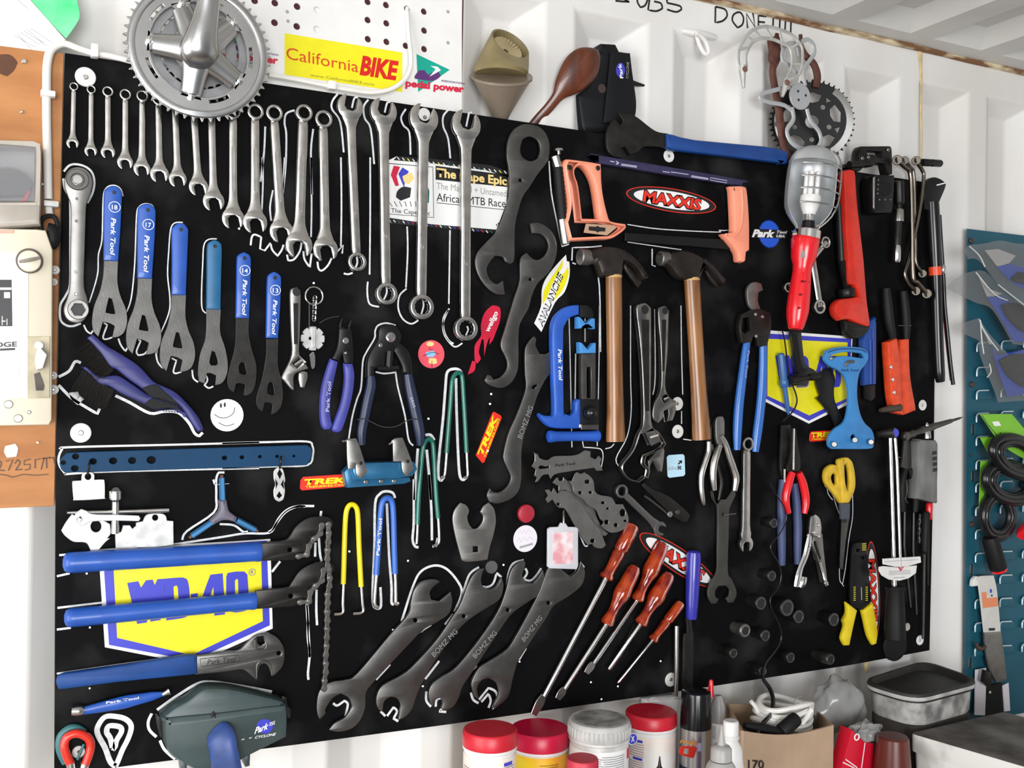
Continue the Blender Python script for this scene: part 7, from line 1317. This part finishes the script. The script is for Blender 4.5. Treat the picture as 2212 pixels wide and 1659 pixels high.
bar('grey_wire', [(*P1('E2',s),.10) for s in '1510,700 1515,650 1550,610 1600,598'.split()], 1.2, PGREY, WCO, 6, 3)
# grey plastic bag
BAG = mat('grey_translucent_bag',(.45,.45,.44),.22,trans=.35,var=.2,vscale=14)
def blob(name, c, rx, ry, rz, mt, parent=None, amp=.12, seed=1):
    bm = bmesh.new(); bmesh.ops.create_icosphere(bm, subdivisions=4, radius=1); rnd = random.Random(seed); ph = [(Vector((rnd.uniform(-1,1),rnd.uniform(-1,1),rnd.uniform(-1,1)))*rnd.uniform(2,6), rnd.uniform(0,6)) for _ in range(9)]
    for v in bm.verts:
        k = 1+amp*sum((1-2*abs(math.sin(v.co.dot(a)+b)))/(1+i*.4) for i, (a, b) in enumerate(ph))/2.2
        v.co = Vector((c.x+v.co.x*rx*k, c.y+v.co.y*ry*k, c.z+v.co.z*rz*k))
    me = bpy.data.meshes.new(name); bm.to_mesh(me); bm.free(); return _finish(name, me, mt, parent, True)
o = blob('plastic_bag', bp(*P1('E3','290,880'),.07), .066, .035, .055, BAG, None, .17, 3); tag(o, 'crumpled grey translucent plastic bag behind the cardboard box', 'plastic bag')
o = blob('plastic_bag', bp(*P1('E3','560,1160'),.15), .036, .022, .022, BAG, None, .2, 5); tag(o, 'small crumpled grey bag lying on the red carton', 'plastic bag')
# red pouches
RC = thing('red_carton', 'bright red carton with a white eyelet right of the cardboard box', 'carton', bp(*P1('E3','480,1534'),.17))
plate('carton', P('E3','430,1140 565,1268 660,1280 650,1700 280,1700'), .14, .03, mat('red_card',(.60,.008,.03),.3), RC, bev=.002, sm=1); disc('eyelet', P1('E3','480,1215'), 8, .170, .002, WPAPER, RC, hole=.6)
for s in ('330,1475 450,1534','360,1445 480,1530'): ribbon('white_line', P('E3',s), 2, WPAPER, RC, d=.1702, t=.0003, sm=1)
ribbon('white_line', P('E3','562,1270 525,1534'), 2, WPAPER, RC, d=.1702, t=.0003, sm=1)
DC = thing('dark_red_cup', 'upturned dark red brown cup beside the red carton', 'cup', bp(*P1('E3','850,1534'),.17))
p = bp(*P1('E3','850,1230'),.20); s_ = m(1,1928,1596,.20); zt = bp(*P1('E3','850,1200'),.20).z
vlathe('cup', p, [(ZB,44*s_),(zt-60*s_,38*s_),(zt-3*s_,33*s_),(zt,30*s_)], mat('dark_red_plastic',(.10,.018,.012),.3), DC, 24)
# black topped tub
zt = bp(1997.4,1425,.012).z-.004
tc = [hp(*P1('E3', s), zt) for s in ('500,625','1180,410','1785,620','1090,800')]
def rrect(q, k, r, z, n=5):
    """rounded quad through corners q, scaled k about the centre"""
    c = sum(q, Vector())/4; Q = [c+(p-c)*k for p in q]; out = []
    for i in range(4):
        p, a, b = Q[i], Q[i-1], Q[(i+1) % 4]; u, v = (a-p).normalized()*r, (b-p).normalized()*r
        for j in range(n+1): f = j/n; w_ = (p+u)*(1-f)**2+p*2*f*(1-f)+(p+v)*f**2; out.append(Vector((w_.x, w_.y, z)))
    return out
def loft(name, rings, mt, parent, smooth=True, cap=True):
    n = len(rings[0]); V = [p for r in rings for p in r]; Fc = [(i*n+k, i*n+(k+1) % n, (i+1)*n+(k+1) % n, (i+1)*n+k) for i in range(len(rings)-1) for k in range(n)]+([tuple(range(n))[::-1], tuple((len(rings)-1)*n+k for k in range(n))] if cap else [])
    return mesh(name, V, Fc, mt, parent, smooth)
fc_ = tc[3]; zbt = ZB
for zz in [zt-.001*k for k in range(20, 200)]:      # depth of the tub: where its front foot shows
    r_ = (Vector((fc_.x, fc_.y, zz))-CAM); 
    yy = 829.5-FPX*r_.dot(cu)/r_.dot(cf)
    if yy > 1578: zbt = zz; break
TUB = thing('plastic_tub', 'grubby translucent tub with a black sunken lid at the lower right', 'tub', sum(tc, Vector())/4*1.0)
GRUB = mat('grubby_tub_plastic',(.52,.51,.48),.5,col2=(.16,.155,.15),vscale=26,detail=6,lo=.36,hi=.6); BLID = mat('grimy_black_lid',(.022,.021,.02),.6,var=.4,vscale=30)
loft('tub', [rrect(tc,.88,.04,zbt+.001), rrect(tc,.90,.04,zbt+.006), rrect(tc,.93,.045,zt-.02), rrect(tc,.95,.045,zt-.016)], GRUB, TUB)
loft('lid', [rrect(tc,.97,.045,zt-.017), rrect(tc,1,.045,zt-.014), rrect(tc,1,.045,zt-.003), rrect(tc,.985,.045,zt), rrect(tc,.93,.045,zt), rrect(tc,.90,.045,zt-.004), rrect(tc,.86,.045,zt-.012)], BLID, TUB)
loft('lid_rim', cap=False, parent=TUB, mt=GREYL, rings=[rrect(tc,1.004,.045,zt-.0125), rrect(tc,1.008,.045,zt-.011), rrect(tc,1.008,.045,zt-.007), rrect(tc,1.004,.045,zt-.0055)])
CRT = thing('support_carton', 'dark grubby carton standing under the black lidded tub', 'carton', Vector((sum(tc, Vector())/4).xy.to_3d()+Vector((0,0,ZB))))
loft('carton', [rrect(tc,.84,.02,ZB), rrect(tc,.84,.02,zbt-.0005)], mat('shade_dark_card',(.06,.05,.045),.8,var=.4,vscale=14), CRT)  # stand added below the tub; its dark colour carries the shade there
# white foam box lid in front
zf = zbt-.001
fl, fr_, fb = hp(*P1('E3','1030,1172'), zf), hp(*P1('E3','2212,1520'), zf), hp(*P1('E3','2000,950'), zf)
u_, v_ = (fr_-fl)*1.25, (fb-fl); fq = [fl, fl+v_, fl+v_+u_, fl+u_]
FB = thing('foam_box', 'white foam box with a dirty brown top in the lower right corner', 'box', Vector((fl.x,fl.y,ZB)))
FOAM = mat('white_foam',(.70,.69,.66),.7,col2=(.45,.43,.40),vscale=14,lo=.3,hi=.5); FTOP = mat('dirty_foam_top',(.22,.21,.195),.8,col2=(.07,.062,.055),vscale=12)
loft('lid', [rrect(fq,1,.012,zf-.032), rrect(fq,1.005,.012,zf-.030), rrect(fq,1.005,.012,zf-.004), rrect(fq,.998,.012,zf-.0005)], FOAM, FB); loft('top_dirt', [rrect(fq,.998,.012,zf-.001), rrect(fq,.996,.012,zf)], FTOP, FB); loft('box', [rrect(fq,.95,.012,ZB), rrect(fq,.975,.012,zf-.033)], FOAM, FB)
# ================================================================== teal louvred panel
TEAL = mat('teal_painted_steel',(.006,.085,.13),.5,0,var=.1,vscale=15); EDGE = mat('lit_steel_edge',(.55,.68,.75),.35,.4)  # EDGE: cut steel edge with the light it catches put into its pale colour
TP = thing('louvre_panel', 'teal louvred steel panel hung with packets at the right', 'louvre panel', (2150,1500), -.004)
slots = [P1('E5','340,258'),P1('E5','338,638'),P1('E5','328,1398'),P1('E3','1655,445')]
sl = []
for x, y in slots: v = bp(x,y,-.002); sl.append([(v.x+.0055*math.cos(a), v.z+.0055*math.sin(a)+(.007 if math.sin(a) > 0 else -.007)) for a in [k*math.pi/6+.01 for k in range(12)]])
slab('sheet', [xz([(2089.5,494),(2520,545),(2520,1480),(2084,1565)], -.002)]+sl, -.004, .002, TEAL, TP, .0004)
rows = [(2130,y) for y in ()]
ys = [740,793,843]+[860+q/3.77 for q in (122,312,506,692,883,1072,1262,1455,1640)]+[1340+q/4.8087 for q in (25,275)]
def louvre(x, y, wd, hh):
    q = [(x,y+6),(x+3,y+1),(x+8,y),(x+wd,y),(x+wd,y+hh),(x,y+hh)]
    lv = plate('louvre', q, -.0021, .006, TEAL, TP, sm=1, bev=.0015)
    bar('louvre_edge', [(x+.5,y+hh,.0042),(x+.8,y+7,.0042),(x+4,y+1.5,.0042),(x+10,y+.5,.0042),(x+wd*.8,y,.0042)], 1.7, EDGE, lv, 6, 2)
for i, y in enumerate(ys): louvre(2110-(i*.35), y, 33, 20)
for i, y in enumerate(ys): louvre(2163-(i*.35), y+(-4 if i < 11 else -3), 33, 19)
for c_ in range(4):
    for i, y in enumerate(ys): louvre(2211+c_*44-(i*.3), y-7+(c_*(4.5-(y-829)*.011))-(c_*c_*.0), 31, 18)
for s, c in (('337,1030','E5'),('365,165','E4'),('373,1455','E4'),('327,466','E5')): disc('screw', P1(c,s), 6.5 if s != '327,466' else 3, -.002, .004, mat('brown_screw',(.10,.06,.05),.4,.6), TP, n=12)
# bagged packets
FILM = mat('clear_poly_bag',(.26,.26,.26),.2,alpha=.14,bump=.6,bscale=35,spec=.4); CBL = mat('blue_packet_card',(.012,.06,.42),.4,var=.15,vscale=20)
GPK = 'poly bagged packets on the teal panel'
for lb, bag, head, card, item, d in (
 ('upper poly bag with a blue card on the teal panel','300,250 340,208 480,190 620,163 760,190 960,200 960,820 830,765 700,650 600,560 430,345 330,332','480,250 600,240 760,300 690,380 590,395','585,400 690,368 960,450 960,620 800,585 700,520','730,500 800,440 960,480 960,570 780,540',.050),
 ('middle poly bag with a blue card on the teal panel','135,590 200,520 330,450 480,440 600,560 750,700 960,800 960,1130 730,1090 600,860 520,760 400,722 230,640','410,450 530,600 640,640 570,665 500,668','500,672 640,662 720,720 960,820 960,1075 735,1068 600,820','640,740 760,720 960,800 960,990 830,980 700,860',.036),
 ('lower poly bag with a blue card on the teal panel','270,990 290,900 430,858 520,1000 700,1190 960,1090 960,1590 600,1615 560,1500 440,1200 430,1060','440,900 530,1040 550,1095 520,1095','530,1100 580,1195 960,1110 960,1530 680,1562 600,1330','620,1240 760,1180 960,1200 960,1440 830,1480 700,1380',.022)):
    t = thing('poly_bag_packet', lb, 'packet', P1('E4', bag.split()[6]), d, GPK)
    plate('card', P('E4',card), d, .0012, CBL, t, sm=1); plate('card_header', P('E4',head), d, .0012, mat('pale_card',(.42,.41,.41),.5), t, sm=1)
    plate('part', P('E4',item), d+.0015, .008, BLK, t, bev=.003); plate('bag', P('E4',bag), d+.010, .001, FILM, t, sm=3, bev=.0003); plate('bag_back', P('E4',bag), d-.003, .001, FILM, t, sm=3, bev=.0003)
    for s in ('340,215 430,300 480,400','600,560 700,640 830,740') if 'upper' in lb else (('400,450 560,640 680,700','430,870 480,990 600,1150') if 'middle' in lb else ('440,880 450,1040 470,1180','500,1390 535,1340 520,1270')): bar('fold', [(*P1('E4',q),d+.012) for q in s.split()], 1.4, mat('film_crease',(.75,.75,.74),.15,alpha=.6), t, 6, 3)
# coiled cable locks on green cards
GCD = mat('lime_green_card',(.20,.52,.03),.45,var=.1,vscale=14)
GLK = 'coiled cable locks on lime cards'
def lock(lb, card, c, rx, ry, n, d, barrel=None, ang=0):
    t = thing('cable_lock', lb, 'cable lock', P1('E5', c), d, GLK); plate('card', P('E5',card), d-.012, .0012, GCD, t, sm=1)
    x0, y0 = P1('E5',c)
    for k in range(n):
        f = 1-.095*k; ca, sa = math.cos(ang), math.sin(ang)
        pts = [(x0+(rx*f*math.cos(a)*ca-ry*f*math.sin(a)*sa)/3.77, y0+(rx*f*math.cos(a)*sa+ry*f*math.sin(a)*ca)/3.77, d+.004*(k % 2)) for a in [q*math.pi/10 for q in range(21)]]
        bar('coil_turn', pts, 7.2, BLKG, t, 10, 2)
    if barrel:
        a, b = barrel; turned('barrel', (*P1('E5',a),d), (*P1('E5',b),d), [(0,14),(.1,17),(.9,18.5),(1,18)], BLKR, t, 16); e = P1('E5',b); turned('red_end', (*e,d), (e[0]+1.5,e[1]+5,d), [(0,18),(1,17)], REDP, t, 16)
    return t
t1 = lock('uppermost coiled black cable lock on a lime card', '395,130 655,128 800,300 800,520 640,430 530,330', '700,480', 230, 150, 5, .045, None, .5)
ribbon('card_slot', P('E5','560,280 600,335 628,330'), 2.5, PBLK, t1, d=.0345, t=.0003, sm=1); plate('price_label', P('E5','495,192 548,188 570,225 515,228'), .0343, .0005, WPAPER, t1, sm=1); ribbon('card_print', P('E5','412,140 460,215 548,320'), 1.4, PBLK, t1, d=.0343, t=.0003, sm=1)
lock('middle coiled black cable lock on a lime card', '395,320 500,318 560,400 520,470 455,435', '640,690', 215, 160, 5, .035, None, .35)
lock('lowest coiled black cable lock with a red ended barrel', '402,512 462,508 440,760 395,930 386,925', '540,960', 130, 190, 4, .028, ('475,1130','545,1385'), .05)
o = turned('red_ended_lock', (*P1('E5','790,1040'),.03), (*P1('E5','735,1120'),.05), [(0,12),(.8,14),(1,9)], REDP, None, 14); tag(o, 'red lock end sticking in at the right edge of the picture', 'lock end')
# metal strap and scraper
ST = thing('hanging_strap', 'pale strap with an orange label hung on the teal panel', 'strap', P1('D7','1940,1440'), .01)
plate('strap', P('D7','1825,1050 1800,1000 1830,968 1955,960 1985,1100 2015,1440 1872,1455'), .012, .003, mat('off_white_strap',(.62,.60,.57),.45,var=.1), ST, bev=.0008); plate('hook_end', P('D7','1775,1055 1782,1000 1808,968 1835,970 1822,1050'), .004, .010, WPLAS, ST, bev=.002)
plate('orange_label', P('D7','1850,1105 1892,1100 1895,1155 1985,1145 1995,1222 1862,1240'), .0151, .0003, mat('salmon_label',(.72,.24,.11),.5), ST, sm=1); plate('print_dot', ell('D7','1930,1092',10,18), .0151, .0003, PBLUE, ST); plate('print_dot', ell('D7','1938,1132',7,9), .0151, .0003, PBLK, ST); plate('slot', P('D7','1912,1410 1965,1408 1965,1430 1912,1432'), .0151, .0003, PBLK, ST, sm=1)
SCP = thing('metal_scraper', 'dull grey metal blade clipped below the pale strap', 'scraper', P1('E3','1900,650'), .01)
plate('blade', P('E3','1800,128 1975,118 2000,300 2022,480 2035,610 1930,650 1850,480 1815,300'), .012, .005, STEELL, SCP, bev=.001); bar('hook', [(*P1('E3',s),.018) for s in '1810,270 1760,300 1725,280 1722,235'.split()], 4, mat('brown_screw'), SCP, 8, 4)
plate('clip', P('E3','1820,520 1870,540 1890,660 1850,700 1800,650'), .02, .012, DSTEEL, SCP, bev=.003)
t = thing('black_strip', 'black strip with a chrome stud hanging behind the tub', 'strip', P1('E3','1900,960'), .01); plate('strip', P('E3','1825,690 1985,650 2000,1000 1815,1010'), .004, .005, BLKR, t, sm=1); disc('stud', P1('E3','1865,750'), 3.6, .009, .003, CHROME2, t, n=12)
t = thing('white_packet', 'white packet hanging behind the black strip', 'packet', P1('E3','1880,980'), .004); plate('packet', P('E3','1710,515 1830,495 1840,990 1700,985'), .0045, .003, mat('lilac_white_print'), t, sm=1) if False else plate('packet', P('E3','1710,515 1822,495 1815,990 1700,985'), .0045, .003, MATS['lilac_white_print'], t, sm=1)
plate('packet_fold', P('E3','1990,680 2055,650 2072,940 2010,950'), .0045, .003, MATS['lilac_white_print'], t, sm=1)
